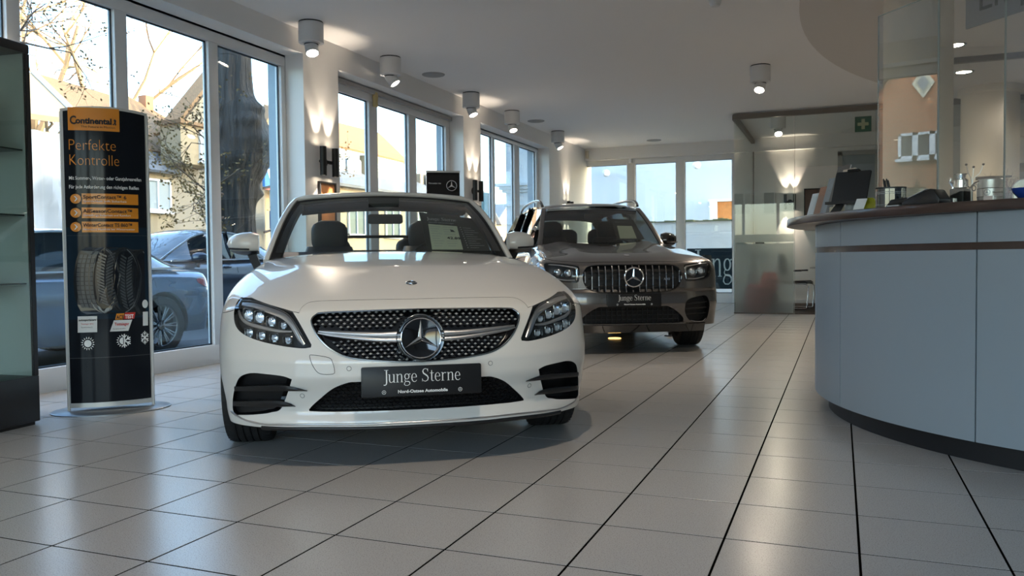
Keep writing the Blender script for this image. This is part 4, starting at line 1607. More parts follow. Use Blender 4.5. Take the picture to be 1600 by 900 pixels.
arch = lambda s0, r_, zc: np.array([(s0 + r_ * math.cos(R(a)), zc + r_ * math.sin(R(a))) for a in range(-40, 221, 5)] + [(s0 - r_ * .8, 0), (s0 + r_ * .8, 0)])
cab = smoothpoly([(1.62, 0), (1.63, .45), (1.72, .66), (1.95, .73), (2.6, .75), (3.3, .74), (3.62, .66), (3.72, .45), (3.75, 0)], 5, False)
cab = np.vstack([cab, [(3.75, -.2), (1.62, -.2)]])
ext = lambda h: np.vstack([np.asarray(h), [(-.2, h[-1][1]), (-.2, h[0][1])]])
V, F = car_body(phi_a, 4.69, .175, .60, [('front', HL), ('front', ext(GRf)), ('front', ext(LIf)), ('front', SI), ('side', arch(.80, .365, .33)), ('side', arch(3.64, .365, .33)), ('top', cab)])
carmesh('body_shell', V, F, M_WPAINT, CA, phi_a)
# bonnet as a raised panel with its own shut line
HOOD = smoothpoly([(.178, 0), (.185, .22), (.20, .36), (.215, .44), (.215, .487), (.185, .515), (.155, .528), (.19, .575), (.275, .655), (.375, .725), (.46, .770), (.70, .785), (1.1, .765), (1.42, .735), (1.62, .70), (1.56, .45), (1.50, .2), (1.48, 0)], 5, False, (6, 10, 14))
V, F, N = patch(phi_a, full(HOOD)[:, :] if False else HOOD, 'top', .013, off=.003)
V2 = np.vstack([V, V * np.array([1, -1, 1])])
F2 = np.vstack([F, F[:, ::-1] + len(V)])
N2 = np.vstack([N, N * np.array([1, -1, 1])])
hood = carmesh('bonnet', V2, F2, M_WPAINT, CA, None, N2)
V, F = rim(phi_a, HOOD, 'top', (0, 0, -.008), 0.004, (1, -1), lift=.003)
k = len(HOOD)
F = np.array([f for f in F if not ({int(f[0]) % (2 * k), int(f[1]) % (2 * k)} == {0, k - 1})])
plain('bonnet_edge', V, F, mat('shut_line', (.04, .038, .035), .7), hood)

M_BUMPW = M_WPAINT
for sd, nm in ((1, 'left'), (-1, 'right')):
    # headlight: recessed housing, light cells, chrome brows, clear cover
    V, F, N = patch(phi_a, HL, 'front', .012, push=(.055, 0, 0), sides=(sd,))
    V = V * np.array([1, .985, 1])
    h = carmesh('headlight', V, F, M_HOUS, CA, None, N)
    V, F = rim(phi_a, HL, 'front', (.056, 0, 0), .004, (sd,))
    plain('headlight_wall', V, F, M_PIANO, h)
    V, F, N = patch(phi_a, HL, 'front', .012, sides=(sd,))
    carmesh('headlight_cover', V, F, M_LENS, h, None, N)
    ribbon(phi_a, [(.795, .728), (.735, .722), (.676, .707), (.60, .680), (.562, .645), (.525, .58), (.507, .556)], [.012, .019, .024, .027, .024, .02, .012], 'front', (.016, 0, 0), 'brow_strip', M_SILVER, h, sd)
    ribbon(phi_a, [(.80, .744), (.72, .738), (.64, .716), (.578, .688), (.54, .640), (.503, .572)], [.003, .005, .006, .006, .005, .003], 'front', (.012, 0, 0), 'brow_edge', M_DARKCH, h, sd)
    ribbon(phi_a, [(.808, .70), (.793, .668), (.76, .643), (.691, .626), (.62, .613), (.56, .612)], [.010, .014, .016, .016, .014, .008], 'front', (.018, 0, 0), 'centre_strip', M_SILVER, h, sd)
    for k, (yy, zz, w_, h_) in enumerate(((-.757, .680, .050, .062), (-.705, .673, .050, .058), (-.650, .655, .048, .048), (-.597, .638, .040, .036), (-.752, .603, .044, .044), (-.695, .592, .044, .042), (-.637, .582, .046, .040), (-.577, .573, .046, .036))):
        c = onfront(phi_a, [(-yy, zz)])[0]
        n_ = grad(phi_a, c[None])[0]
        nl = Vector((n_[1] * sd, n_[0], n_[2]))
        nl = (nl + Vector((0, -1.2, 0))).normalized()
        cx = Vector((c[1] * sd, c[0] + .030, c[2]))
        fm = frame_mat(cx, nl.cross(Vector((0, 0, 1))) * -1, (0, 0, 1))
        b = MB()
        o_, i_ = rrect(-w_ / 2, w_ / 2, -h_ / 2, h_ / 2, .008, 4), rrect(-w_ * .38, w_ * .38, -h_ * .36, h_ * .36, .005, 4)
        b.loft([[(x, y, .0) for x, y in o_], [(x, y, .009) for x, y in o_], [(x * .9, y * .9, .011) for x, y in o_], [(x, y, -.006) for x, y in i_]], True, False)
        r_ = b.build('light_cell', M_DARKCH, h, smooth=True, angle=40)
        r_.data.transform(fm)
        b = MB().lathe([(0, .008), (.35 * h_, .004), (.42 * h_, -.004)], (0, -h_ * .06, -.002), 16, (0, 0, 1), False)
        l_ = b.build('lens', M_LENSG, h, smooth=True)
        l_.data.transform(fm)
        b = MB()
        for q in (-1, 0, 1):
            b.box(q * w_ * .18 - .002, q * w_ * .18 + .002, h_ * .12, h_ * .34, .0, .007)
        f_ = b.build('reflector_fins', M_CHROME, h)
        f_.data.transform(fm)
    # side intake with two fins
    V, F, N = patch(phi_a, SI, 'front', .014, push=(.075, -.02 * sd, 0), sides=(sd,))
    it = carmesh('side_intake', V, F, M_MESHB, CA, None, N)
    V, F = rim(phi_a, SI, 'front', (.076, -.02 * sd * sd, 0), .005, (sd,))
    plain('intake_wall', V, F, M_MESHB, it)
    for fin in ((((.497, .354), (.545, .368), (.60, .375), (.70, .368), (.828, .352)), ((.497, .352), (.545, .351), (.60, .349), (.70, .343), (.828, .330))), (((.550, .280), (.585, .296), (.63, .301), (.72, .294), (.838, .278)), ((.550, .278), (.585, .277), (.63, .274), (.72, .268), (.838, .256)))):
        up_, lo_ = [smoothpoly(e, 4, False) for e in fin]
        qa, qb = onfront(phi_a, up_) * np.array([1, sd, 1]), onfront(phi_a, lo_) * np.array([1, sd, 1])
        rg = []
        for i, (u, v) in enumerate(zip(qa, qb)):
            dp = .05 * min(1, i / 4)
            m_ = (u + v) / 2
            rg.append([(u[1], u[0] + dp, u[2]), (u[1], u[0] - .008, u[2]), (m_[1], m_[0] - .014, m_[2]), (v[1], v[0] - .008, v[2]), (v[1], v[0] + dp, v[2])])
        b = MB().loft(rg)
        b.build('intake_fin', M_BLACK, it, smooth=True, angle=40)
    # parking sensors
    for yy, zz in ((.316, .453), (.519, .329)):
        c = onfront(phi_a, [(yy, zz)])[0]
        n_ = grad(phi_a, c[None])[0]
        b = MB().lathe([(.008, .0005), (.009, .0012), (.0105, .0012), (.0115, .0)], (c[1] * sd, c[0], c[2]), 20, (n_[1] * sd, n_[0], n_[2]), False)
        b.build('parking_sensor', mat('sensor_ring', (.30, .29, .27), .5), CA, smooth=True)
    # arch lining and wheels
    for s0 in (.80, 3.64):
        arch_lining(CA, s0, .33, .37, sd)
    wheel(CA, .80, sd * .785, .328, .225, sd, steer=R(-3))
    wheel(CA, 3.64, sd * .785, .328, .235, sd)
    # lip line
    pts = [(.0, .200), (.25, .201), (.45, .203), (.60, .197), (.70, .192), (.79, .205), (.85, .228)]
    line_tube(phi_a, pts, 'front', .0045, 'lip_trim', M_SILVER, CA, sd, push=(-.002, 0, 0))
    b_pts = [(.0, .185), (.25, .186), (.45, .188), (.60, .183), (.70, .18)]
    line_tube(phi_a, b_pts, 'front', .011, 'front_spoiler', M_BLACK, CA, sd, push=(.006, 0, -.006), n=8)
    # door mirror
    mirror_unit(CA, 1.95, 1.03, 1.035, sd, M_WPAINT)
    # shut lines of fender and bumper
    line_tube(phi_a, [(.83, .70), (.865, .69), (.888, .685)], 'front', .0016, 'shut_line', MATS['shut_line'], CA, sd)

line_tube(phi_a, [(-.483, .504), (-.472, .513), (-.401, .501), (-.385, .478), (-.378, .445), (-.386, .430), (-.44, .432), (-.467, .46)], 'front', .0013, 'tow_cover', MATS['shut_line'], CA, 1, closed=True, dens=4)

# grille
gp = full(GRf)
V, F, N = patch(phi_a, gp, 'front', .016, push=(.05, 0, 0))
gr = carmesh('grille', V, F, M_PIANO, CA, None, N)
V, F = rim(phi_a, gp, 'front', (.05, 0, 0), .004)
plain('grille_wall', V, F, M_PIANO, gr)
V = onfront(phi_a, gp) + np.array([-.001, 0, 0])
MB().tube([(v[1], v[0], v[2]) for v in np.vstack([V, V[:1]])], .0035, 6, False).build('grille_surround', M_DARKCH, gr, smooth=True)
b, st_ = MB(), MB()
for r_ in range(15):
    z = .694 - r_ * .0152
    for c_ in range(-16, 17):
        y = (c_ + .5 * (r_ % 2)) * .0315
        zz = z - .10 * (y / .8) ** 2 * (1 if r_ > 7 else .15)
        zz += .02 * (abs(y) / .5) * (r_ > 7) 
        if not inpoly(gp * np.array([.975, 1]) + np.array([0, -.004 if zz > .6 else .006]), np.array([[y, zz]]))[0]:
            continue
        if math.hypot(y, zz - .578) < .112 or (abs(zz - .588 - .02 * abs(y) / .45) < .026):
            continue
        s_ = float(onfront(phi_a, [(y, zz)])[0][0]) + .018
        w_, h_ = .0075, .0048
        b.add([(y - w_, s_, zz), (y, s_, zz + h_), (y + w_, s_, zz), (y, s_, zz - h_), (y, s_ - .006, zz)], [(0, 1, 4), (1, 2, 4), (2, 3, 4), (3, 0, 4)])
        # dark stalk bars behind each stud
        st_.add([(y - .013, s_ + .006, zz), (y, s_ + .004, zz + .008), (y + .013, s_ + .006, zz), (y, s_ + .004, zz - .008)], [(0, 1, 2, 3)])
o = b.build('grille_studs', mat('stud_silver', (.95, .94, .92), .35, metal=.7), gr)
o['kind'] = 'stuff'
o = st_.build('grille_lattice', M_MESHB, gr)
o['kind'] = 'stuff'
for sd in (1, -1):
    ribbon(phi_a, [(.085, .596), (.18, .597), (.30, .604), (.40, .612), (.445, .616)], [.026, .020, .017, .013, .008], 'front', (-.002, 0, 0), 'louvre', M_SILVER, gr, sd, bulge=.006)
    ribbon(phi_a, [(.085, .570), (.18, .574), (.30, .586), (.40, .599), (.448, .608)], [.022, .018, .016, .013, .006], 'front', (-.002, 0, 0), 'louvre', M_SILVER, gr, sd, bulge=.006)
# star badge
se = bpy.data.objects.new('star_badge', None)
COL.objects.link(se)
se.parent = CA
se.location = (0, .012, .578)
se.rotation_euler = (R(-5), 0, 0)
MB().lathe([(0, -.004), (.05, -.002), (.088, .004)], (0, 0, 0), 48, (0, -1, 0), False).build('badge_disc', M_PIANO, se, smooth=True)
MB().lathe([(.088, .012), (.094, .0), (.105, -.002), (.109, .015), (.104, .03)], (0, .02, 0), 56, (0, -1, 0), False).build('badge_ring', M_DARKCH, se, smooth=True)
star3('star', M_CHROME, se, .088, Matrix(((1, 0, 0, 0), (0, 0, -1, -.006), (0, 1, 0, 0), (0, 0, 0, 1))), .014, True, .035)

# lower intake
lp = full(LIf)
V, F, N = patch(phi_a, lp, 'front', .016, push=(.06, 0, 0))
li = carmesh('lower_intake', V, F, M_MESHB, CA, None, N)
V, F = rim(phi_a, lp, 'front', (.061, 0, 0), .003)
plain('intake_wall', V, F, M_MESHB, li)
b = MB()
for r_ in range(9):
    z = .262 + r_ * .0155
    for c_ in range(-19, 20):
        y = (c_ + .5 * (r_ % 2)) * .026
        if inpoly(lp * .97 + np.array([0, .009]), np.array([[y, z]]))[0]:
            s_ = float(onfront(phi_a, [(y, z)])[0][0]) + .035
            hexo = [(y + .0125 * math.cos(R(60 * q)), z + .0088 * math.sin(R(60 * q))) for q in range(6)]
            hexi = [(y + .0095 * math.cos(R(60 * q)), z + .006 * math.sin(R(60 * q))) for q in range(6)]
            b.loft([[(u, s_, v) for u, v in hexo], [(u, s_ - .006, v) for u, v in hexo], [(u, s_, v) for u, v in hexi]], True, False)
o = b.build('mesh_cells', M_BLACK, li)
o['kind'] = 'stuff'

number_plate(CA, -.022, .393, .532, .133, R(-2), .056, zt=.0)
# bonnet badge
c = ontop(phi_a, [(.388, 0)])[0]
n_ = grad(phi_a, c[None])[0]
bb = MB().lathe([(0, .003), (.024, .0032), (.027, .0015), (.028, 0)], (0, c[0], c[2] + .003), 32, (n_[1], n_[0], n_[2]), False).build('bonnet_badge', M_DARKCH, hood, smooth=True)
nl = Vector((0, n_[0], n_[2]))
star3('badge_star', M_CHROME, hood, .022, frame_mat(Vector((0, c[0], c[2] + .0062)), (1, 0, 0), (0, nl.z, -nl.y)), .003, True, .06, False)

# windscreen: curved cowl line and header, frame of painted pillars
def wsc(u):
    """lower (cowl) and upper edge of the glass at u in -1..1"""
    a = abs(u)
    lo = Vector((u * .715, 1.36 + .26 * a ** 2.2, .985 - .005 * a))
    hi = Vector((u * .575, 1.975 + .085 * a ** 2, 1.352 - .030 * a ** 2))
    return lo, hi


def ws_pt(u, t):
    lo, hi = wsc(u)
    p = lo.lerp(hi, t)
    p.z += .035 * math.sin(math.pi * t)
    return p


nu, nv = 40, 10
b = MB()
b.add([tuple(ws_pt(-1 + 2 * i / nu, j / nv)) for i in range(nu + 1) for j in range(nv + 1)],
      [(i * (nv + 1) + j, (i + 1) * (nv + 1) + j, (i + 1) * (nv + 1) + j + 1, i * (nv + 1) + j + 1) for i in range(nu) for j in range(nv)])
b.build('windscreen', M_CARGLASS, CA, smooth=True, angle=80)
path = [ws_pt(-1, t) for t in np.linspace(-.12, 1, 12)] + [ws_pt(u, 1) for u in np.linspace(-1, 1, 25)[1:-1]] + [ws_pt(1, t) for t in np.linspace(1, -.12, 12)]


def frame_sweep(name, m, a0, a1, b0, b1, parent):
    """rectangular section swept round the windscreen; a outwards in the glass plane, b along its normal"""
    rings = []
    for i, p in enumerate(path):
        d = (path[min(i + 1, len(path) - 1)] - path[max(i - 1, 0)]).normalized()
        ctr = Vector((0, 1.75, 1.15))
        out = (p - ctr)
        out = (out - d * out.dot(d)).normalized()
        nrm = d.cross(out).normalized()
        if nrm.z < 0:
            nrm = -nrm
        pr = [(a0, b0), (a0, b1), ((a0 * .5 + a1 * .5), b1 * 1.25), (a1 * .92 + a0 * .08, b1 * .75), (a1, (b0 + b1) * .5 - .004), (a1 * .85 + a0 * .15, b0)]
        rings.append([tuple(p + out * a + nrm * b_) for a, b_ in pr])
    return MB().loft(rings).build(name, m, parent, smooth=True, angle=60)


frame_sweep('windscreen_frame', M_WPAINT, .012, .048, -.022, .013, CA)
frame_sweep('windscreen_seal', M_BLACK, -.050, .014, -.03, .004, CA)
b = MB()
b.loft([[tuple(ws_pt(u, 1) + Vector((0, dy, dz))) for dy, dz in ((-.03, -.022), (.13, -.04), (.14, -.085), (.02, -.075))] for u in np.linspace(-.97, .97, 21)], True)
b.build('header_trim', M_INTER, CA, smooth=True)
for sd in (1, -1):
    b = MB()
    b.loft([[(sd * u, 2.03 + q * .01, z) for u, z in ((.50, 1.268), (.09, 1.282), (.08, 1.30), (.50, 1.30))] for q in (0, 2)])
    b.build('sun_visor', M_LEATHER, CA)
b = MB().prism(rrect(-.115, .115, 1.168, 1.232, .018), 1.86, 1.895, 'y')
mi = b.build('rear_view_mirror', M_BLACK, CA, bevel=.006)
mi.location.x = -.015
MB().loft([[(-.10 + .2 * k / 8 - .01, 1.86 + .05 * q, 1.30 - (.045 * math.sin(math.pi * k / 8)) * (1 - q)) for k in range(9)] + [(.09, 1.86 + .05 * q, 1.34), (-.11, 1.86 + .05 * q, 1.34)] for q in (0, 1)]).build('mirror_foot', M_BLACK, mi)

# cabin
b = MB()
b.box(-.76, .76, 1.3, 3.9, .30, .34)
b.build('cabin_floor', M_INTER, CA)
b = MB()
outline = [(p[1], p[0]) for p in cab[:-2]]
ring = [(y, s) for y, s in outline] + [(-y, s) for y, s in outline[::-1]]
b.loft([[(y, s, .34) for y, s in ring], [(y, s, .935) for y, s in ring], [(y * 1.005, s, .965) for y, s in ring]], True, False)
b.build('cabin_lining', M_INTER, CA, smooth=True)
b = MB()
b.loft([[(x, s, z) for s, z in ((1.55, .93), (1.70, .985), (1.9, .985), (2.06, .93), (2.1, .80), (2.0, .55), (1.6, .5))] for x in np.linspace(-.72, .72, 9)])
b.build('dashboard', M_LEATHER, CA, smooth=True, angle=50)
b = MB()
for k in range(49):
    pass
b.tube([(.37 + .18 * math.cos(a), 2.28 - .06 * math.sin(a) * 0 + .07 * math.sin(a), .89 + .165 * math.sin(a)) for a in [2 * math.pi * k / 40 for k in range(41)]], .014, 8)
b.tube([(.22, 2.28, .89), (.52, 2.28, .89)], .02, 6)
b.build('steering_wheel', M_LEATHER, CA, smooth=True)
for x in (-.372, .372):
    seat(CA, 2.62, x, M_LEATHER, ztop=1.238)
for x in (-.33, .33):
    seat(CA, 3.3, x, M_LEATHER, ztop=1.12, hw=.24)
b = MB()
b.tube([(-.42, 3.02, 1.05), (-.40, 3.03, 1.105), (-.2, 3.03, 1.118), (.2, 3.03, 1.118), (.40, 3.03, 1.105), (.42, 3.02, 1.05), (.38, 3.02, 1.0), (-.38, 3.02, 1.0), (-.42, 3.02, 1.05)], .012, 8)
b.build('wind_deflector', M_BLACK, CA, smooth=True)
b = MB()
b.loft([[(x, 3.62, .94), (x, 3.72, 1.0), (x, 3.95, 1.01), (x, 4.05, .95)] for x in np.linspace(-.62, .62, 7)], False, False)
b.build('roof_cover', M_LEATHER, CA, smooth=True)

# price board behind the windscreen
pb = thing('price_board', 'dark price board with pale sheet leaning behind the cabriolet windscreen', 'sign', (0, 0, 0))
def onws(px_, pz, d=.03):
    return Vector((px_, 0, pz))
A_, B_, C_, D_ = Vector((.215, 1.93, 1.250)), Vector((.60, 1.93, 1.205)), Vector((.655, 1.66, .975)), Vector((.235, 1.62, .975))
rz = Matrix.Rotation(.6012, 4, 'Z')
tl = Matrix.Translation(Vector((-1.7284, 3.2477, 0))) @ rz
bo = [tl @ p for p in (A_, B_, C_, D_)]
nrm = (bo[1] - bo[0]).cross(bo[3] - bo[0]).normalized()
if nrm.y > 0:
    nrm = -nrm
pb.location = tuple(bo[3])
loc = [p - bo[3] for p in bo]
MB().plate(loc, -nrm * .004).build('board', mat('board_charcoal', (.028, .03, .028), .5), pb)
def bpt(u, v):
    return loc[3].lerp(loc[0], v).lerp(loc[2].lerp(loc[1], v), u) + nrm * .002
pq = [bpt(.07, .06), bpt(.56, .06), bpt(.60, .70), bpt(.11, .70)]
MB().plate([pq[3], pq[2], pq[1], pq[0]], nrm * .001).build('paper_sheet', mat('paper_cream', (.72, .72, .55), .8), pb)
ux = (bpt(1, .5) - bpt(0, .5)).normalized()
uy = (bpt(.5, 1) - bpt(.5, 0)).normalized()
uy = (uy - ux * uy.dot(ux)).normalized()
if ux.cross(uy).dot(nrm) < 0:
    ux = -ux


def on_board(u, v):
    return frame_mat(bpt(u, v) + nrm * .002, ux, uy)


serif('Junge Sterne', 'lettering', M_PRINTW, pb, .033, on_board(.10, .80), fat=1.1)
text('Geprüfte Gebrauchtwagen', 'small_lettering', M_PRINTG, pb, .016, on_board(.12, .735))
text('42.890', 'price_figures', M_BLACKM, pb, .034, on_board(.36, .33), sx=1.2, bold=.0008)
b = MB()
for k in range(9):
    for x0, x1 in ((.12, .30), (.34, .52)):
        if k in (4, 5) and x0 > .3:
            continue
        v = .64 - k * .062
        p0, p1 = bpt(x0, v) + nrm * .002, bpt(x1 - .03 * (k % 3), v) + nrm * .002
        b.add([p0, p1, p1 + uy * .004, p0 + uy * .004], [(0, 1, 2, 3)])
b.build('print_lines', M_PRINTG, pb)['kind'] = 'stuff'
b = MB()
for k in range(10):
    v = .66 - k * .062
    p0 = bpt(.64, v) + nrm * .002
    b.add([p0, p0 + ux * .008, p0 + ux * .008 + uy * .008, p0 + uy * .008], [(0, 1, 2, 3)])
    p0 = bpt(.69, v) + nrm * .002
    p1 = bpt(.83 + .05 * ((k * 7) % 3), v) + nrm * .002
    b.add([p0, p1, p1 + uy * .004, p0 + uy * .004], [(0, 1, 2, 3)])
b.build('bullet_lines', M_PRINTG, pb)['kind'] = 'stuff'

# ------------------------------------------------------------------ the grey compact SUV
M_SUVG = glass_mat('suv_glass', (0.50, 0.55, 0.54), refl=1.1)
M_GPAINT = car_paint('grey_metallic_paint', (0.145, 0.135, 0.13), 0.8, 0.26)
CB = thing('suv_car', 'dark grey metallic compact SUV with vertical bar grille behind the cabriolet', 'car', (-1.8177, 7.6885, 0), 0.4842)
HL = smoothpoly([(.527, .858), (.60, .872), (.70, .885), (.79, .892), (.825, .875), (.815, .80), (.785, .74), (.72, .712), (.60, .700), (.535, .698), (.515, .72), (.508, .80), (.512, .845)], 5, True)
GRf = smoothpoly([(0, .862), (.25, .862), (.39, .857), (.452, .828), (.478, .75), (.445, .652), (.345, .609), (.2, .598), (0, .595)], 6, False)
LIf = smoothpoly([(0, .470), (.30, .468), (.345, .462), (.42, .42), (.485, .365), (.50, .325), (.47, .306), (.24, .302), (0, .302)], 5, False)
SI = smoothpoly([(.515, .50), (.56, .535), (.66, .555), (.735, .555), (.775, .50), (.785, .42), (.765, .34), (.72, .312), (.62, .308), (.555, .33), (.518, .39), (.508, .45)], 5, True)
cab = smoothpoly([(1.26, 0), (1.30, .45), (1.46, .66), (1.75, .74), (2.6, .77), (3.7, .76), (4.25, .68), (4.42, .45), (4.44, 0)], 5, False)
cab = np.vstack([cab, [(4.44, -.2), (1.26, -.2)]])
V, F = car_body(phi_b, 4.63, .275, .62, [('front', HL), ('front', ext(GRf)), ('front', ext(LIf)), ('front', SI), ('side', arch(.88, .40, .36)), ('side', arch(3.71, .40, .36)), ('top', cab)], naz=100, nel=80, nz=46)
carmesh('body_shell', V, F, M_GPAINT, CB, phi_b)
HOOD = smoothpoly([(.095, 0), (.10, .39), (.115, .50), (.135, .55), (.185, .66), (.25, .74), (.40, .80), (.80, .81), (1.20, .76), (1.40, .70), (1.30, .42), (1.24, .2), (1.22, 0)], 5, False)
V, F, N = patch(phi_b, HOOD, 'top', .016, off=.003)
V2, F2, N2 = np.vstack([V, V * np.array([1, -1, 1])]), np.vstack([F, F[:, ::-1] + len(V)]), np.vstack([N, N * np.array([1, -1, 1])])
hood = carmesh('bonnet', V2, F2, M_GPAINT, CB, None, N2)

# black lower bumper band and sills
b = MB()
for sd in (1, -1):
    yy = np.linspace(0, .74, 16)
    up = onfront(phi_b, [(y, .30) for y in yy]) * np.array([1, sd, 1])
    b.loft([[(v[1], v[0] + ds, z) for v in up] for ds, z in ((-.006, .300), (-.012, .288), (.004, .262), (.03, .215), (.12, .205))], False, False)
b.build('lower_valance', M_PIANO, CB, smooth=True, angle=50)
b = MB()
for sd in (1, -1):
    b.box(min(sd * .80, sd * .90), max(sd * .80, sd * .90), 1.27, 3.32, .20, .30)
b.box(-.72, .72, .5, 4.3, .24, .30)
b.build('underbody', M_BLACKM, CB)

for sd in (1, -1):
    V, F, N = patch(phi_b, HL, 'front', .016, push=(.06, 0, 0), sides=(sd,))
    V = V * np.array([1, .98, 1])
    h = carmesh('headlight', V, F, M_HOUS, CB, None, N)
    V, F = rim(phi_b, HL, 'front', (.06, 0, 0), .004, (sd,))
    plain('headlight_wall', V, F, M_PIANO, h)
    V, F, N = patch(phi_b, HL, 'front', .016, sides=(sd,))
    carmesh('headlight_cover', V, F, M_LENS, h, None, N)
    ribbon(phi_b, [(.535, .72), (.528, .78), (.535, .835), (.60, .852), (.70, .866), (.785, .872)], [.014, .018, .02, .016, .012, .008], 'front', (.015, 0, 0), 'brow_strip', M_CHROME, h, sd)
    ribbon(phi_b, [(.55, .722), (.64, .722), (.735, .74)], [.010, .012, .010], 'front', (.018, 0, 0), 'base_strip', M_SILVER, h, sd)
    for k, (yy, zz, r_) in enumerate(((.605, .787, .040), (.70, .795, .040))):
        c = onfront(phi_b, [(yy, zz)])[0]
        MB().lathe([(r_ * .2, .016), (r_ * .7, .012), (r_, .0), (r_ * 1.1, .004), (r_ * 1.15, -.02)], (c[1] * sd, c[0] + .035, zz), 24, (0, -1, 0), False).build('light_cell', M_DARKCH, h, smooth=True)
        MB().lathe([(0, .02), (r_ * .5, .016), (r_ * .72, .006)], (c[1] * sd, c[0] + .035, zz), 20, (0, -1, 0), False).build('lens', M_LENSG, h, smooth=True)
    V, F, N = patch(phi_b, SI, 'front', .018, push=(.07, -.015 * sd, 0), sides=(sd,))
    it = carmesh('side_intake', V, F, M_MESHB, CB, None, N)
    V, F = rim(phi_b, SI, 'front', (.07, -.015, 0), .004, (sd,))
    plain('intake_wall', V, F, M_PIANO, it)
    for zz in (.375, .43, .485):
        ribbon(phi_b, [(.53, zz), (.65, zz + .008), (.76, zz + .01)], [.012, .014, .012], 'front', (.03, 0, 0), 'intake_fin', M_BLACK, it, sd)
    ribbon(phi_b, [(.575, .322), (.64, .308), (.71, .310), (.748, .335)], [.006, .008, .008, .005], 'front', (-.003, 0, 0), 'chrome_lip', M_CHROME, it, sd)
    arch_lining(CB, .88, .36, .405, sd)
    arch_lining(CB, 3.71, .36, .405, sd)
    wheel(CB, .88, sd * .80, .355, .235, sd, M_BLACK, 5, steer=R(-4))
    wheel(CB, 3.71, sd * .80, .355, .235, sd, M_BLACK, 5)
    # wheel arch moulding
    b = MB()
    for s0 in (.88, 3.71):
        for a0 in range(-10, 190, 8):
            pass
        outer = onside(phi_b, [(s0 + .425 * math.cos(R(a)), .36 + .425 * math.sin(R(a))) for a in range(-5, 186, 6)]) * np.array([1, sd, 1])
        inner = onside(phi_b, [(s0 + .398 * math.cos(R(a)), .36 + .398 * math.sin(R(a))) for a in range(-5, 186, 6)]) * np.array([1, sd, 1])
        b.loft([[(v[1] + sd * o_, v[0], v[2]) for v in row] for row, o_ in ((outer, .001), (outer, .008), (inner, .010), (inner, -.03))], False, False)
    b.build('arch_moulding', M_GPAINT, CB, smooth=True, angle=60)
    mirror_unit(CB, 1.74, .975, 1.13, sd, M_PIANO, .20, .15, .12)
    # roof rail
    rp = smoothpoly([(2.02, 1.548), (2.10, 1.59), (2.28, 1.625), (2.8, 1.650), (3.6, 1.645), (4.0, 1.61), (4.15, 1.565)], 5, False)
    MB().tube([(sd * (.572 + .012 * math.sin(i / len(rp) * 3.14)), p[0], p[1]) for i, p in enumerate(rp)], .0165, 10).build('roof_rail', M_DARKCH, CB, smooth=True)

# windscreen, roof, pillars
def gtop(u):
    a = abs(u)
    return Vector((u * .548, 1.90 + .07 * a ** 2, 1.525 - .018 * a ** 2))


def gbase(u):
    a = abs(u)
    return Vector((u * .665, 1.20 + .24 * a ** 2.2, 1.098 + .004 * a))


def g_pt(u, t):
    p = gbase(u).lerp(gtop(u), t)
    p.z += .022 * math.sin(math.pi * t)
    return p


nu, nv = 30, 8
MB().add([tuple(g_pt(-1 + 2 * i / nu, j / nv)) for i in range(nu + 1) for j in range(nv + 1)],
         [(i * (nv + 1) + j, (i + 1) * (nv + 1) + j, (i + 1) * (nv + 1) + j + 1, i * (nv + 1) + j + 1) for i in range(nu) for j in range(nv)]).build('windscreen', M_SUVG, CB, smooth=True, angle=80)
zr = Spl([(1.86, 1.525), (1.98, 1.562), (2.2, 1.592), (2.8, 1.618), (3.6, 1.610), (4.2, 1.575), (4.36, 1.55)])
yr = Spl([(1.9, .545), (2.3, .575), (3.2, .590), (4.0, .575), (4.36, .545)])
rings = []
for s in np.linspace(0, 1, 30):
    row = []
    for u in np.linspace(-1, 1, 25):
        ss = (1.90 + .07 * u * u) * (1 - s) + 4.36 * s
        row.append((u * float(yr(ss)), ss, float(zr(ss)) - .055 * abs(u) ** 3.5))
    rings.append(row)
MB().loft(rings, False, False).build('roof_panel', M_GPAINT, CB, smooth=True, angle=70)
MB().loft([[(u * .52, s, float(zr(s)) - .075 - .04 * abs(u) ** 3) for u in np.linspace(-1, 1, 9)] for s in np.linspace(1.98, 4.3, 10)], False, False).build('roof_lining', M_INTER, CB, smooth=True)
b = MB()
b.loft([[tuple(g_pt(u, 1) + Vector((0, dy, dz))) for dy, dz in ((-.06, -.028), (.10, -.03), (.10, -.06), (0, -.06))] for u in np.linspace(-.97, .97, 15)], True)
b.build('header_trim', M_INTER, CB, smooth=True)
MB().prism(rrect(-.11, .11, 1.385, 1.445, .015), 1.80, 1.83, 'y').build('rear_view_mirror', M_BLACK, CB)
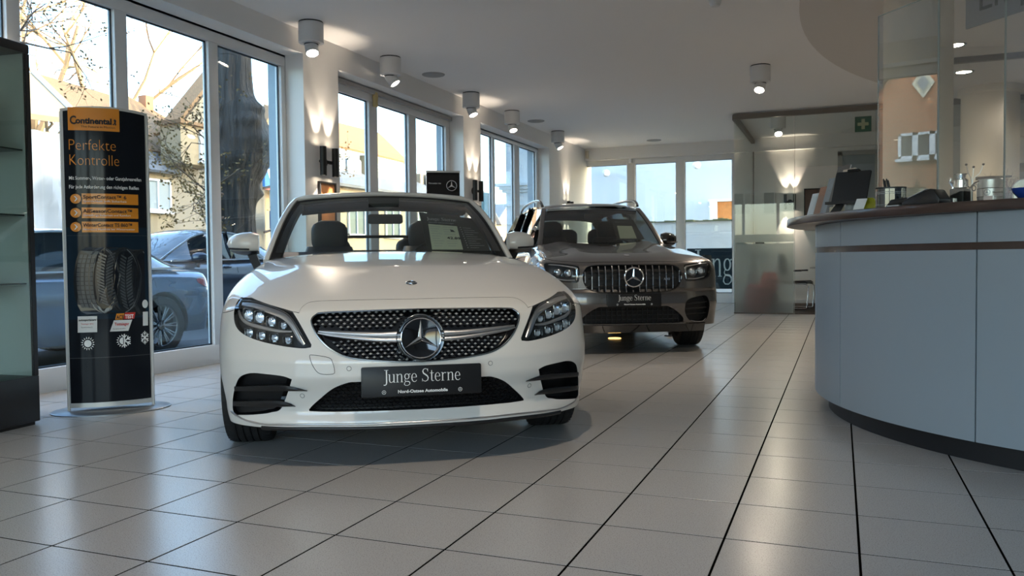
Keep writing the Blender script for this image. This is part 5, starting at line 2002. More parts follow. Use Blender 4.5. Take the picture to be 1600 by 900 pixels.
for sd in (1, -1):
    b = MB()
    tube_rect(b, [tuple(Vector((sd * abs(g_pt(1, t).x), g_pt(1, t).y, g_pt(1, t).z)) + Vector((sd * .018, .01, .0))) for t in np.linspace(-.08, 1.02, 9)], .055, .03)
    b.build('windscreen_pillar', M_GPAINT, CB, bevel=.008)
    top = [(s, float(yr(s)) + .004, float(zr(s)) - .06) for s in np.linspace(2.0, 4.34, 12)]
    bot = [(s, .765 - .03 * max(0, s - 3.9) , 1.075 + .02 * (s - 1.6) / 2.5) for s in np.linspace(1.62, 4.40, 12)]
    b = MB()
    b.loft([[(sd * p[1], p[0], p[2]) for p in top], [(sd * ((p[1] + q[1]) / 2 + .012), (p[0] + q[0]) / 2, (p[2] + q[2]) / 2) for p, q in zip(top, bot)], [(sd * q[1], q[0], q[2]) for q in bot]], False, False)
    b.build('side_glass', M_DARKGLASS, CB, smooth=True, angle=80)
    b = MB()
    for k in (4, 8, 11):
        p, q = top[k], bot[k]
        b = MB()
        tube_rect(b, [(sd * (p[1] + .004), p[0], p[2]), (sd * ((p[1] + q[1]) / 2 + .018), (p[0] + q[0]) / 2, (p[2] + q[2]) / 2), (sd * (q[1] + .004), q[0], q[2])], .012, .09 if k < 11 else .16)
        b.build('side_pillar', M_PIANO, CB)
    b = MB()
    tube_rect(b, [(sd * (p[1] + .004), p[0], p[2] + .006) for p in top], .012, .022)
    tube_rect(b, [(sd * (q[1] + .006), q[0], q[2]) for q in bot], .012, .018)
    b.build('window_trim', M_CHROME, CB)
b = MB()
b.loft([[(u * float(yr(4.36)), 4.36 - .03 * u * u, 1.52) for u in np.linspace(-1, 1, 9)], [(u * .72, 4.52 - .05 * u * u, 1.10) for u in np.linspace(-1, 1, 9)]], False, False)
b.build('rear_glass', M_SUVG, CB)
# cabin
MB().box(-.76, .76, 1.2, 4.3, .34, .38).build('cabin_floor', M_INTER, CB)
ring = [(p[1], p[0]) for p in cab[:-2]]
ring = ring + [(-y, s) for y, s in ring[::-1]]
MB().loft([[(y, s, .38) for y, s in ring], [(y, s, 1.02) for y, s in ring], [(y * 1.005, s, 1.055) for y, s in ring]], True, False).build('cabin_lining', M_INTER, CB, smooth=True)
MB().loft([[(x, s, z) for s, z in ((1.30, 1.04), (1.5, 1.09), (1.75, 1.10), (1.92, 1.05), (1.95, .9), (1.85, .65), (1.4, .6))] for x in np.linspace(-.70, .70, 9)]).build('dashboard', M_LEATHER, CB, smooth=True, angle=50)
MB().tube([(.37 + .18 * math.cos(a), 2.15 + .07 * math.sin(a), 1.0 + .165 * math.sin(a)) for a in [2 * math.pi * k / 32 for k in range(33)]], .014, 8).build('steering_wheel', M_LEATHER, CB, smooth=True)
for x in (-.36, .36):
    seat(CB, 2.45, x, M_LEATHER, zb=.62, ztop=1.40)
for x in (-.42, 0, .42):
    seat(CB, 3.35, x, M_LEATHER, zb=.62, ztop=1.33, hw=.22)

# grille with vertical bars
gp = full(GRf)
V, F, N = patch(phi_b, gp, 'front', .02, push=(.05, 0, 0))
gr = carmesh('grille', V, F, M_MESHB, CB, None, N)
V, F = rim(phi_b, gp, 'front', (.05, 0, 0), .004)
plain('grille_wall', V, F, M_PIANO, gr)
V = onfront(phi_b, gp) + np.array([-.001, 0, 0])
MB().tube([(v[1], v[0], v[2]) for v in np.vstack([V, V[:1]])], .005, 6, False).build('grille_surround', M_PIANO, gr, smooth=True)
for k in range(-7, 8):
    y = k * .0655 + (.0 if k else 0)
    if abs(y) < .03:
        y = 0.0
    zs = np.linspace(.58, .88, 61)
    ins = [z for z in zs if inpoly(gp * .985 + np.array([0, .011]), np.array([[y, z]]))[0]]
    if len(ins) < 4:
        continue
    z0, z1 = ins[0] + .004, ins[-1] - .004
    q = onfront(phi_b, [(y, z) for z in np.linspace(z0, z1, 8)])
    b = MB()
    b.loft([[(y - .0075, v[0] + .022, v[2]), (y - .0045, v[0] + .004, v[2]), (y + .0045, v[0] + .004, v[2]), (y + .0075, v[0] + .022, v[2])] for v in q])
    b.build('grille_bar', M_CHROME, gr, smooth=True, angle=30)
b = MB()
for z in (.66, .73, .80):
    pts = [(v[1], v[0] + .034, v[2]) for v in onfront(phi_b, [(y, z) for y in np.linspace(-.43, .43, 19)])]
    b.tube(pts, .006, 6)
b.build('cross_bars', M_BLACK, gr)
se = bpy.data.objects.new('star_badge', None)
COL.objects.link(se)
se.parent = CB
se.location = (0, -.012, .746)
MB().lathe([(0, 0), (.085, .002)], (0, .008, 0), 40, (0, -1, 0), False).build('badge_disc', M_PIANO, se, smooth=True)
star3('star', M_CHROME, se, .090, Matrix(((1, 0, 0, 0), (0, 0, -1, 0), (0, 1, 0, 0), (0, 0, 0, 1))), .014, True, .085)
text('AMG', 'grille_script', M_CHROME, gr, .028, Matrix(((1, 0, 0, .30), (0, 0, -1, float(onfront(phi_b, [(.33, .72)])[0][0]) - .002), (0, 1, 0, .715), (0, 0, 0, 1))), bold=.001)

lp = full(LIf)
V, F, N = patch(phi_b, lp, 'front', .02, push=(.06, 0, 0))
li = carmesh('lower_intake', V, F, M_MESHB, CB, None, N)
V, F = rim(phi_b, lp, 'front', (.06, 0, 0), .003)
plain('intake_wall', V, F, M_MESHB, li)
b = MB()
for k in range(-9, 10):
    b.box(k * .05 - .003, k * .05 + .003, .05, .06, .31, .45)
for z in (.34, .38, .42):
    b.box(-.46, .46, .045, .055, z - .003, z + .003)
b.build('intake_grid', M_BLACK, li)
b = MB()
q = onfront(phi_b, [(y, .298) for y in np.linspace(-.52, .52, 21)])
b.tube([(v[1], v[0] - .008, v[2]) for v in q], .004, 6)
b.build('chrome_strip', M_DARKCH, CB, smooth=True)
number_plate(CB, -.034, .531, .520, .122, R(-1), .052)
for sd in (1, -1):
    for yy, zz in ((.30, .56), (.60, .60)):
        pass
c = ontop(phi_b, [(.267, .0)])[0]
bb = MB().lathe([(0, .003), (.024, .0032), (.028, 0)], (0, c[0], c[2] + .003), 28, tuple(Vector((0, *(grad(phi_b, c[None])[0][[0, 2]])))), False).build('bonnet_badge', M_CHROME, hood, smooth=True)
# price sheet behind the windscreen
pb = thing('price_sheet', 'pale price sheet on dark board behind the grey SUV windscreen', 'sign', (0, 0, 0))
tlb = Matrix.Translation(Vector((-1.8177, 7.6885, 0))) @ Matrix.Rotation(.4842, 4, 'Z')
bo = [tlb @ Vector(p) for p in ((.20, 1.80, 1.385), (.46, 1.80, 1.375), (.52, 1.50, 1.135), (.205, 1.50, 1.135))]
nrm = (bo[1] - bo[0]).cross(bo[3] - bo[0]).normalized()
if nrm.y > 0:
    nrm = -nrm
pb.location = tuple(bo[3])
loc = [p - bo[3] for p in bo]
MB().plate(loc, -nrm * .004).build('board', MATS['board_charcoal'], pb)
MB().plate([bpt(.10, .05), bpt(.72, .05), bpt(.78, .66), bpt(.16, .66)], nrm * .001).build('paper_sheet', MATS['paper_cream'], pb)
ux = (bpt(1, .5) - bpt(0, .5)).normalized()
uy = (bpt(.5, 1) - bpt(.5, 0)).normalized()
uy = (uy - ux * uy.dot(ux)).normalized()
serif('Junge Sterne', 'lettering', M_PRINTG, pb, .02, on_board(.12, .82))

# ------------------------------------------------------------------ cars parked in the street
M_BLUEP = car_paint('blue_grey_paint', (0.05, 0.10, 0.175), 0.5, 0.25)
M_DARKP = car_paint('dark_blue_paint', (0.03, 0.045, 0.07), 0.3, 0.3)
M_TAIL = mat('tail_lamp_red', (0.45, 0.01, 0.012), 0.12, coat=1.0)


def saloon(name, label, loc, rz, paint, coupe=True):
    t = thing(name, label, 'car', loc, rz)
    V, F = car_body(phi_c, 4.92, .24, .60, [('side', arch(.90, .37, .34)), ('side', arch(3.83, .38, .34))], naz=24, nel=40, nz=20, ns=60)
    carmesh('body_shell', V, F, paint, t, phi_c)
    MB().box(-.7, .7, .5, 4.5, .22, .5).build('underbody', M_BLACKM, t)
    tp = Spl([(1.45, .99), (1.9, 1.22), (2.25, 1.37), (2.6, 1.425), (3.0, 1.43), (3.4, 1.385), (3.9, 1.22), (4.35, 1.03)])
    b = MB()
    for nm_, s0_, s1_, m_ in (('windscreen', 1.45, 2.40, M_SIDEG), ('roof_panel', 2.38, 3.42, paint), ('rear_window', 3.40, 4.35, M_SIDEG)):
        rows = []
        for s in np.linspace(s0_, s1_, 16):
            z = float(tp(s)) + (.003 if nm_ == 'roof_panel' else 0)
            rows.append([(u * (.605 - .015 * abs(s - 2.8)), s, z - .05 * abs(u) ** 3) for u in np.linspace(-1, 1, 13)])
        MB().loft(rows, False, False).build(nm_, m_, t, smooth=True, angle=80)
    for sd in (1, -1):
        top = [(s, .598 - .015 * abs(s - 2.8), float(tp(s)) - .055) for s in np.linspace(1.50, 4.28, 18)]
        bot = [(s, .80 - .03 * max(0, s - 3.4), .955 + .03 * (s - 1.7) / 2.4) for s in np.linspace(1.50, 4.28, 18)]
        b = MB()
        b.loft([[(sd * p[1], p[0], max(p[2], q[2])) for p, q in zip(top, bot)], [(sd * ((p[1] + q[1]) / 2 + .015), (p[0] + q[0]) / 2, (max(p[2], q[2]) + q[2]) / 2) for p, q in zip(top, bot)], [(sd * q[1], q[0], q[2]) for q in bot]], False, False)
        b.build('side_glass', M_SIDEG, t, smooth=True, angle=80)
        b = MB()
        tube_rect(b, [(sd * (p[1] + .006), p[0], max(p[2], q[2]) + .008) for p, q in zip(top, bot)], .012, .02)
        tube_rect(b, [(sd * (q[1] + .012), q[0], q[2]) for q in bot], .014, .02)
        b.build('window_trim', M_SILVER, t)
        b = MB()
        tube_rect(b, [(sd * (top[9][1] + .004), top[9][0], top[9][2]), (sd * .72, 2.9, 1.17), (sd * .812, 2.92, .97)], .012, .09)
        b.build('door_pillar', M_PIANO, t)
        b = MB()
        for s_ in (1.75, 2.93, 3.75):
            q = onside(phi_c, [(s_ + .02 * math.sin(k), z) for k, z in enumerate(np.linspace(.32, .93, 9))]) * np.array([1, sd, 1])
            b.tube([(v[1] + sd * .001, v[0], v[2]) for v in q], .003, 4)
        b.build('shut_lines', M_BLACKM, t)
        for s_ in (2.70, 3.62):
            q = onside(phi_c, [(s_ + d_, .86) for d_ in (-.09, 0, .09)]) * np.array([1, sd, 1])
            MB().tube([(v[1] + sd * (.012 + .016 * (k == 1)), v[0], v[2]) for k, v in enumerate(q)], .012, 8).build('door_handle', paint, t, smooth=True)
        # tail lamp wraps round the corner
        q = smoothpoly([(4.42, .835), (4.55, .865), (4.70, .855), (4.74, .80), (4.66, .74), (4.52, .775)], 4, True)
        V, F, N = patch(phi_c, q, 'side', .03, push=(0, .004, 0), sides=(1,))
        V, N = V * np.array([1, sd, 1]), N * np.array([1, sd, 1])
        carmesh('tail_lamp', V, F, M_TAIL, t, None, N)
        for s_ in (.90, 3.83):
            arch_lining(t, s_, .34, .385, sd, .55, .87)
            wheel(t, s_, sd * .80, .335, .23, sd, M_DARKCH, 11)
        mirror_unit(t, 2.02, 1.02, .99, sd, paint)
    return t


M_SIDEG = mat('side_window_dark', (0.02, 0.03, 0.035), 0.05, spec=0.8, coat=1.0)
saloon('parked_car', 'blue-grey coupe parked in the street close behind the first window', (-8.05, 3.40, GZ), 0.0, M_BLUEP)
pc = saloon('parked_car', 'dark blue car parked behind the coupe, by the tree trunk', (-10.45, 8.45, GZ), 0.0, M_DARKP)
pc.scale = (1, 1, 1.13)

# ------------------------------------------------------------------ reception counter
CC = Vector((1.76, 5.546, 0))
ctr = thing('reception_counter', 'curved light grey reception counter with dark wood top and black plinth', 'counter', tuple(CC))
M_CPAN = mat('counter_panel_grey', (0.27, 0.315, 0.355), 0.4, spec=0.4)
M_WOOD = mat('dark_walnut', (0.045, 0.024, 0.018), 0.3, noise=0.35, nscale=14, coat=.2)
M_PLINTH = mat('plinth_black', (0.012, 0.012, 0.014), 0.5)


def arc_band(r0, r1, a0, a1, z0, z1, step=3.0, c=(0, 0)):
    n = max(2, int(abs(a1 - a0) / step) + 1)
    b = MB()
    rings = []
    for k in range(n + 1):
        a = R(a0 + (a1 - a0) * k / n)
        rings.append([(c[0] + r * math.cos(a), c[1] + r * math.sin(a), z) for r, z in ((r0, z0), (r1, z0), (r1, z1), (r0, z1))])
    return b.loft(rings)


arc_band(1.70, 1.825, 120, 300, 0, .105).build('plinth', M_PLINTH, ctr, smooth=True)
def pang(px_x, px_y):
    return math.degrees(math.atan2(px_y - CC.y, px_x - CC.x))
seams = [125, 152.0, 187.5, 202.6, 230.6, 262, 292]
for k in range(len(seams) - 1):
    g = .10
    for z0, z1, nm in ((.105, .945, 'front_panel'), (.978, 1.108, 'upper_panel')):
        arc_band(1.880, 1.905, seams[k] + g, seams[k + 1] - g, z0, z1, 1.5).build(nm, M_CPAN, ctr, smooth=True, bevel=.0)
arc_band(1.86, 1.896, 125, 292, .945, .978, 2).build('wood_stripe', M_WOOD, ctr, smooth=True)
arc_band(1.84, 1.878, 125, 292, .1, 1.108, 3).build('counter_carcass', M_PLINTH, ctr, smooth=True)
arc_band(1.30, 1.98, 112, 300, 1.110, 1.155, 1.5, (-.10, .104)).build('counter_top', M_WOOD, ctr, smooth=True, bevel=.004, angle=30)
arc_band(1.25, 1.84, 130, 290, .72, .75, 3).build('desk_top', M_CPAN, ctr)
arc_band(1.86, 1.96, 128, 162, 1.06, 1.085, 3).build('shelf_lip', M_WOOD, ctr)

# ---- glass screens on the counter
M_SCREEN = glass_mat('screen_glass', (0.93, 0.95, 0.94), refl=2.6)
ua = Vector((math.sin(R(-39)), math.cos(R(-39)), 0)) * -1      # towards near right


def screen(label, p, L, z0, h, u=ua):
    t = thing('glass_screen', label, 'glass screen', (p[0], p[1], z0))
    n_ = Vector((-u.y, u.x, 0))
    q = [Vector((0, 0, 0)), u * L, u * L + Vector((0, 0, h)), Vector((0, 0, h))]
    MB().plate(q, n_ * .006).build('glass_pane', M_SCREEN, t)
    e = MB()
    for a_ in (0, L):
        e.plate([u * (a_ - .0012), u * (a_ + .0012), u * (a_ + .0012) + Vector((0, 0, h)), u * (a_ - .0012) + Vector((0, 0, h))], n_ * .0065)
    e.plate([q[3] - Vector((0, 0, .002)), q[2] - Vector((0, 0, .002)), q[2] + Vector((0, 0, .002)), q[3] + Vector((0, 0, .002))], n_ * .0065)
    e.build('polished_edge', mat('glass_edge', (.40, .44, .42), .15, spec=.8), t)
    for a_ in (.06, L - .06):
        f = MB()
        f.plate([u * (a_ - .02) + Vector((0, 0, -.0)), u * (a_ + .02), u * (a_ + .02) + Vector((0, 0, .035)), u * (a_ - .02) + Vector((0, 0, .035))], -n_ * .012)
        f.build('clamp', M_SILVER, t)
    return t


screen('glass screen on the counter mirroring the red brick gable', (.18, 4.75), .396, 1.155, 1.015)
screen('middle glass screen of the counter, behind the silver canister', (.433, 4.438), .300, 1.155, 1.3, Vector((.819, -.574, 0)))
screen('rightmost glass screen of the counter, cut off by the picture edge', (.683, 4.262), .60, 1.155, 1.3, Vector((.92, -.39, 0)))

# ---- things on the counter
ZT = 1.155


def brochure_holder():
    t = thing('brochure_holder', 'clear stepped holder full of brochures at the counter tip', 'holder', (-.10, 5.36, ZT), R(-35))
    M_AC = glass_mat('acrylic', (.90, .93, .93))
    for k, (z, d) in enumerate(((0, 0), (.03, .07), (.06, .14))):
        b = MB()
        b.add([(-.11, d, z), (.11, d, z), (.11, d + .05, z + .14), (-.11, d + .05, z + .14)], [(0, 1, 2, 3)])
        b.add([(-.11, d + .045, z), (.11, d + .045, z), (.11, d + .12, z + .21), (-.11, d + .12, z + .21)], [(0, 1, 2, 3)])
        b.build('pocket', M_AC, t)
    MB().box(-.11, .11, 0, .21, 0, .008).build('holder_base', M_AC, t)
    return t


brochure_holder()
cols = [((.60, .62, .64), 'grey brochure with white edge, first in the holder', -.165, 5.49, .165, .17), ((.30, .13, .07), 'copper brown brochure in the middle of the holder', -.125, 5.405, .20, .20),
        ((.20, .23, .25), 'slate grey brochure standing behind the brown one', -.085, 5.32, .245, .2), ((.09, .08, .07), 'tall black leaflet sticking out of the holder', -.05, 5.235, .31, .22), ((.55, .47, .36), 'beige leaflet leaning beside the tall black one', -.015, 5.15, .28, .2)]
for k, (c, lb, x, y, h, tilt) in enumerate(cols):
    t = thing('brochure', lb, 'brochure', (x, y, ZT + .002), R(-62), 'brochures on the counter tip')
    o = MB().box(-.07, .07, -.004, .004, 0, h).build('pages', mat('paper_edge', (.75, .76, .76), .7), t)
    q = MB().box(-.071, .071, -.0055, -.004, 0, h + .001).build('cover', mat('brochure_cover_%d' % k, c, .4, noise=.3, nscale=18), t)
    for e in (o, q):
        e.data.transform(Matrix.Rotation(R(-16), 4, 'X'))
for k, (x, y) in enumerate(((.005, 5.03), (-.045, 5.10))):
    t = thing('business_card_stand', ('right' if k == 0 else 'left') + ' small white card stand in front of the brochures', 'card stand', (x, y, ZT), R(-48), 'white card stands')
    MB().add([(-.035, 0, 0), (.035, 0, 0), (.035, .035, .05), (-.035, .035, .05)], [(0, 1, 2, 3)]).add([(-.035, .035, .05), (.035, .035, .05), (.035, .045, 0), (-.035, .045, 0)], [(0, 1, 2, 3)]).build('card', M_PRINTW, t)
    b = MB()
    for q in range(4):
        f = .2 + q * .18
        b.add([(-.022, .035 * f - .001, .05 * f), (.018, .035 * f - .001, .05 * f), (.018, .035 * f + .002, .05 * f + .004), (-.022, .035 * f + .002, .05 * f + .004)], [(0, 1, 2, 3)])
    b.build('print_lines', M_PRINTG, t)['kind'] = 'stuff'
t = thing('blue_leaflet_pack', 'small blue printed packet behind the card stands', 'packet', (.06, 5.16, ZT), R(-45))
MB().box(-.045, .045, -.01, .02, .03, .13).build('pack_body', mat('bright_blue_print', (.04, .22, .42), .4, noise=.6, nscale=40), t)
MB().box(-.05, .05, -.012, .022, 0, .03).build('pack_foot', M_BLACK, t)

# black clip board on a stand
t = thing('clipboard_stand', 'black clipboard tilted on a stand at the counter front', 'clipboard', (.03, 4.90, ZT), R(-22))
b = MB().prism(rrect(-.095, .095, 0, .19, .008), 0, .008, 'y')
o = b.build('clip_board', M_BLACKM, t, bevel=.002)
o.data.transform(Matrix.Translation((0.01, .0, .065)) @ Matrix.Rotation(R(-24), 4, 'X') @ Matrix.Shear('XZ', 4, (.36, 0)))
b = MB().box(-.03, .03, -.006, .012, .185, .20)
o2 = b.build('clip', M_BLACK, t)
o2.data.transform(Matrix.Translation((0.01, .0, .065)) @ Matrix.Rotation(R(-24), 4, 'X') @ Matrix.Shear('XZ', 4, (.36, 0)))
MB().plate([(-.10, .0, .0), (-.05, .0, .0), (.0, .02, .09), (-.04, .02, .09)], (0, .02, 0)).build('stand_leg', M_BLACK, t)
MB().plate([(.02, .06, .0), (.05, .06, .0), (.06, .03, .10), (.03, .03, .10)], (0, .01, 0)).build('stand_leg', M_BLACK, t)
MB().box(-.11, .06, -.02, .02, .055, .07).build('rest_bar', M_BLACK, t)
t = thing('price_tent', 'white folded card leaning in front of yellow package', 'card', (.085, 4.80, ZT), R(-20))
MB().plate([(-.03, 0, 0), (.025, 0, 0), (.045, .02, .075), (-.01, .02, .075)], (0, .003, 0)).build('tent_card', M_PRINTW, t)
t = thing('yellow_package', 'yellow-green crumpled package behind the white card', 'package', (.145, 4.93, ZT), R(-20))
MB().loft([[(x * f, y * f, z) for x, y in ((-.06, -.03), (.0, -.04), (.06, -.025), (.055, .03), (0, .035), (-.055, .028))] for z, f in ((0, 1), (.03, 1.05), (.06, .8), (.085, .4))]).build('package_body', mat('yellow_green_foil', (.48, .48, .03), .35, noise=.3, nscale=30), t, smooth=True)
t = thing('cream_box', 'small cream box below the clipboard', 'box', (.0, 4.99, ZT), R(-25))
MB().box(-.05, .05, -.03, .03, 0, .045).build('box_body', mat('cream_card', (.5, .45, .33), .7), t, bevel=.003)
t = thing('glass_ball', 'small frosted grey ball between the clipboard legs', 'ornament', (.055, 4.955, ZT))
MB().lathe([(0, 0), (.02, .003), (.033, .02), (.035, .04), (.026, .062), (0, .072)], n=24, cap=False).build('ball_body', mat('frosted_grey', (.35, .36, .36), .4), t, smooth=True)
t = thing('black_box', 'flat black box behind the package on the counter', 'box', (.185, 5.0, ZT), R(-20))
MB().box(-.08, .08, -.04, .04, 0, .065).build('box_body', M_BLACK, t, bevel=.004)

# oval pen cup
t = thing('pen_cup', 'dark oval glass cup with printed lines and black pens', 'cup', (.235, 4.56, ZT))
el = lambda rx, ry, z, n=36: [(rx * math.cos(2 * math.pi * k / n), ry * math.sin(2 * math.pi * k / n), z) for k in range(n)]
MB().loft([el(.070, .045, 0), el(.071, .046, .105), el(.066, .041, .105), el(.065, .040, .008)], True, True).build('cup_body', mat('smoked_glass', (.02, .025, .03), .06, spec=.8, coat=1.0), t, smooth=True, angle=40)
MB().loft([el(.072, .047, .102), el(.072, .047, .110), el(.067, .042, .110), el(.067, .042, .102)], True, False).build('cup_rim', M_BLACK, t)
b = MB()
for z in (.022, .085, .077):
    b.loft([el(.0716, .0466, z), el(.0716, .0466, z + .0018)], True, False)
b.build('printed_lines', M_PRINTG, t)
for k, (x, a) in enumerate(((-.012, -.15), (.012, -.22))):
    pn = thing('pen', ('left' if k == 0 else 'right') + ' black pen standing in the oval cup', 'pen', (.235 + x, 4.56, ZT + .012), 0, 'pens in the oval cup')
    MB().tube([(0, 0, 0), (a * .12, 0, .12), (a * .15, 0, .142)], [.005, .006, .003], 10).build('pen_body', M_BLACK, pn, smooth=True)
    MB().tube([(a * .10 + .006, 0, .10), (a * .14 + .007, 0, .135)], .002, 6).build('pen_clip', M_BLACKM, pn)

# card terminal / phone
t = thing('desk_telephone', 'black desk telephone lying in front of the pen cup', 'telephone', (.355, 4.335, ZT), R(-35))
MB().prism([(-.07, 0), (.11, 0), (.115, .025), (.085, .072), (.065, .075), (-.07, .022)], -.05, .05, 'y').build('phone_body', M_BLACK, t, bevel=.006)
MB().plate([(-.04, -.052, .036), (.05, -.052, .072), (.05, -.03, .073), (-.04, -.03, .037)], (0, 0, .003)).build('phone_display', M_PRINTG, t)
MB().prism([(-.16, .012), (-.05, .016), (-.045, .045), (-.14, .038)], -.03, .03, 'y').build('handset', M_BLACK, t, bevel=.006)
MB().box(-.17, -.10, -.02, .02, 0, .014).build('handset_rest', M_PRINTG, t, bevel=.004)

# clamp stand with wires and balls behind the glass
t = thing('chrome_coffee_grinder', 'chrome and black machine left of the silver canister', 'machine', (.535, 4.475, ZT), R(-30))
MB().prism(rrect(-.035, .03, 0, .085, .006), -.04, .04, 'y').build('machine_foot', M_BLACK, t, bevel=.004)
MB().lathe([(.02, .085), (.032, .09), (.032, .125), (.02, .135), (.022, .15), (.03, .155), (.0, .158)], n=24).build('machine_head', M_CHROME, t, smooth=True)
MB().tube([(-.045, 0, .14), (-.05, 0, .12), (-.035, 0, .10), (-.04, 0, .075)], .007, 8).build('machine_tap', M_CHROME, t, smooth=True)
MB().box(-.05, .075, -.05, .05, 0, .012).build('machine_base', mat('dark_blue_plastic', (.02, .025, .06), .4), t, bevel=.003)
t = thing('wire_ball_toy', 'desk toy of curved wires with small dark balls', 'desk toy', (.575, 4.42, ZT))
b = MB()
tips = [(-.022, .02, .195), (.006, 0, .18), (.045, -.01, .19), (.028, .03, .10)]
for x, y, z in tips[:3]:
    b.tube([(0, 0, .10), (x * .2, y * .2, .13), (x * .7, y * .7, z - .04), (x, y, z)], .0016, 6)
b.tube([(0, 0, 0), (0, 0, .10)], .004, 8)
b.tube([(0, 0, .10), (.01, .02, .098), tips[3]], .002, 6)
b.build('bent_wire', M_SILVER, t, smooth=True)
for x, y, z in tips:
    MB().lathe([(0, -.006), (.0045, -.004), (.0062, 0), (.0045, .004), (0, .006)], (x, y, z), 14, cap=False).build('ball', M_BLACKM, t, smooth=True)
MB().lathe([(.03, 0), (.03, .006)], n=20).build('toy_base', M_BLACK, t)

t = thing('silver_canister', 'brushed silver canister with star emblem on the counter', 'canister', (.655, 4.44, ZT))
MB().lathe([(.054, 0), (.056, .004), (.056, .118), (.052, .122)], n=48).build('canister_body', M_SILVER, t, smooth=True)
for z in (.036, .075):
    MB().lathe([(.0563, z), (.0572, z + .001), (.0572, z + .003), (.0563, z + .004)], n=48, cap=False).build('ring', M_BLACK, t, smooth=True)
MB().lathe([(.0570, .040), (.0570, .075)], n=48, cap=False).build('label_band', M_SILVER, t, smooth=True)
dv = Vector((-.655, -4.44, 0)).normalized()
rtv = Vector((-dv.y, dv.x, 0))
fmx = lambda a, z: frame_mat(Vector((0, 0, z)) + (dv * math.cos(a) + rtv * math.sin(a)) * .0585, rtv * math.cos(a) - dv * math.sin(a), (0, 0, 1))
star3('emblem_star', mat('emblem_blue', (.06, .12, .22), .4), t, .013, fmx(-.25, .0575), .001, True, .10, False)
text('Mercedes', 'lettering', M_BLACKM, t, .013, fmx(.12, .053), bold=.0002)
t = thing('black_tongs', 'black folding tongs lying across the silver canister', 'tongs', (.655, 4.44, ZT + .124))
uq = rtv
MB().tube([tuple(uq * -.062 + Vector((0, 0, .004))), tuple(uq * .0 + Vector((0, 0, .006))), tuple(uq * .085 + Vector((0, 0, .006)))], [.008, .007, .004], 8).build('arm', M_BLACK, t, smooth=True)
MB().tube([tuple(uq * -.03 + Vector((0, 0, .0))), tuple(uq * -.065 + dv * .05 + Vector((0, 0, -.02))), tuple(uq * -.085 + dv * .058 + Vector((0, 0, -.045))), tuple(uq * -.092 + dv * .06 + Vector((0, 0, -.035)))], .004, 8).build('arm', M_BLACK, t, smooth=True)
MB().tube([tuple(uq * (-.068 + .008 * math.cos(a)) + dv * .056 + Vector((0, 0, -.045 + .012 * math.sin(a)))) for a in [2 * math.pi * k / 16 for k in range(17)]], .0025, 6).build('finger_loop', M_BLACK, t, smooth=True)

t = thing('leaflet_holder', 'clear arched leaflet holder at the right edge of the counter', 'holder', (.745, 4.17, ZT), R(-15))
arc_ = [(-.045, 0), (.045, 0), (.045, .06)] + [(.045 * math.cos(R(a)), .06 + .035 * math.sin(R(a))) for a in range(10, 180, 14)] + [(-.045, .06)]
MB().prism(arc_, 0, .004, 'y').build('back_plate', glass_mat('frosted_acrylic', (.62, .62, .60)), t)
MB().tube([(p[0], 0, p[1]) for p in arc_ + arc_[:1]], .0018, 6).build('plate_edge', M_LAMPW, t)
t = thing('blue_bowl', 'shiny blue bowl cut off by the right picture edge', 'bowl', (.735, 4.06, ZT))
MB().lathe([(.022, 0), (.03, .004), (.055, .03), (.062, .048), (.059, .047), (.05, .03), (.02, .01), (0, .009)], n=40, cap=False).build('bowl_body', mat('cobalt_glaze', (.01, .05, .30), .1, coat=1.0), t, smooth=True)
t = thing('dried_bouquet', 'dark dried bouquet standing behind the canister', 'bouquet', (.78, 4.75, ZT))
branches('stems', t, [((0, 0, 0), (rnd.uniform(-.3, .3), rnd.uniform(-.3, .3), 1), .10, .003) for _ in range(12)], 9, 2, mat('dried_stems', (.16, .07, .05), .9), 0, .7)
MB().lathe([(.03, 0), (.035, .05), (.02, .09), (.024, .1)], n=20).build('vase', M_BLACK, t, smooth=True)

# ---- columns behind the counter
M_COLM = mat('column_plaster', (0.74, 0.66, 0.54), 0.85)
t = MB().lathe([(.255, 0), (.255, CZ - .035)], (.575, 7.42, 0), 64).build('trim_2', M_COLM, smooth=True, angle=60)
struct(t, 'round beige column behind the counter')
t = MB().lathe([(.36, 0), (.36, CZ - .14), (.40, CZ - .12), (.40, CZ - .035)], (1.93, 13.2, 0), 64).build('trim_3', M_COLM, smooth=True, angle=60)
struct(t, 'second round beige column farther back')

# hanging sign above the reception
t = thing('hanging_sign', 'dark grey hanging sign lettered Empfang at the top right', 'sign', (.70, 5.70, 2.285))
us = Vector((.63, -.777, 0)).normalized()
q = [Vector((0, 0, 0)), us * 1.25, us * 1.25 + Vector((0, 0, .34)), Vector((0, 0, .34))]
ns_ = Vector((-us.y, us.x, 0))
if ns_.y > 0:
    ns_ = -ns_
MB().plate(q, -ns_ * .012).build('sign_panel', mat('sign_grey', (.20, .20, .21), .5), t)
fm = frame_mat(us * .085 + Vector((0, 0, .08)) + ns_ * .002, us, (0, 0, 1))
text('Empfang', 'lettering', M_BLACKM, t, .22, fm)
MB().tube([tuple(us * .1 + Vector((0, 0, .34))), tuple(us * .1 + Vector((0, 0, CZ - .035 - 2.285)))], .003, 6).build('hanging_wire', M_SILVER, t)
MB().tube([tuple(us * 1.15 + Vector((0, 0, .34))), tuple(us * 1.15 + Vector((0, 0, CZ - .035 - 2.285)))], .003, 6).build('hanging_wire', M_SILVER, t)

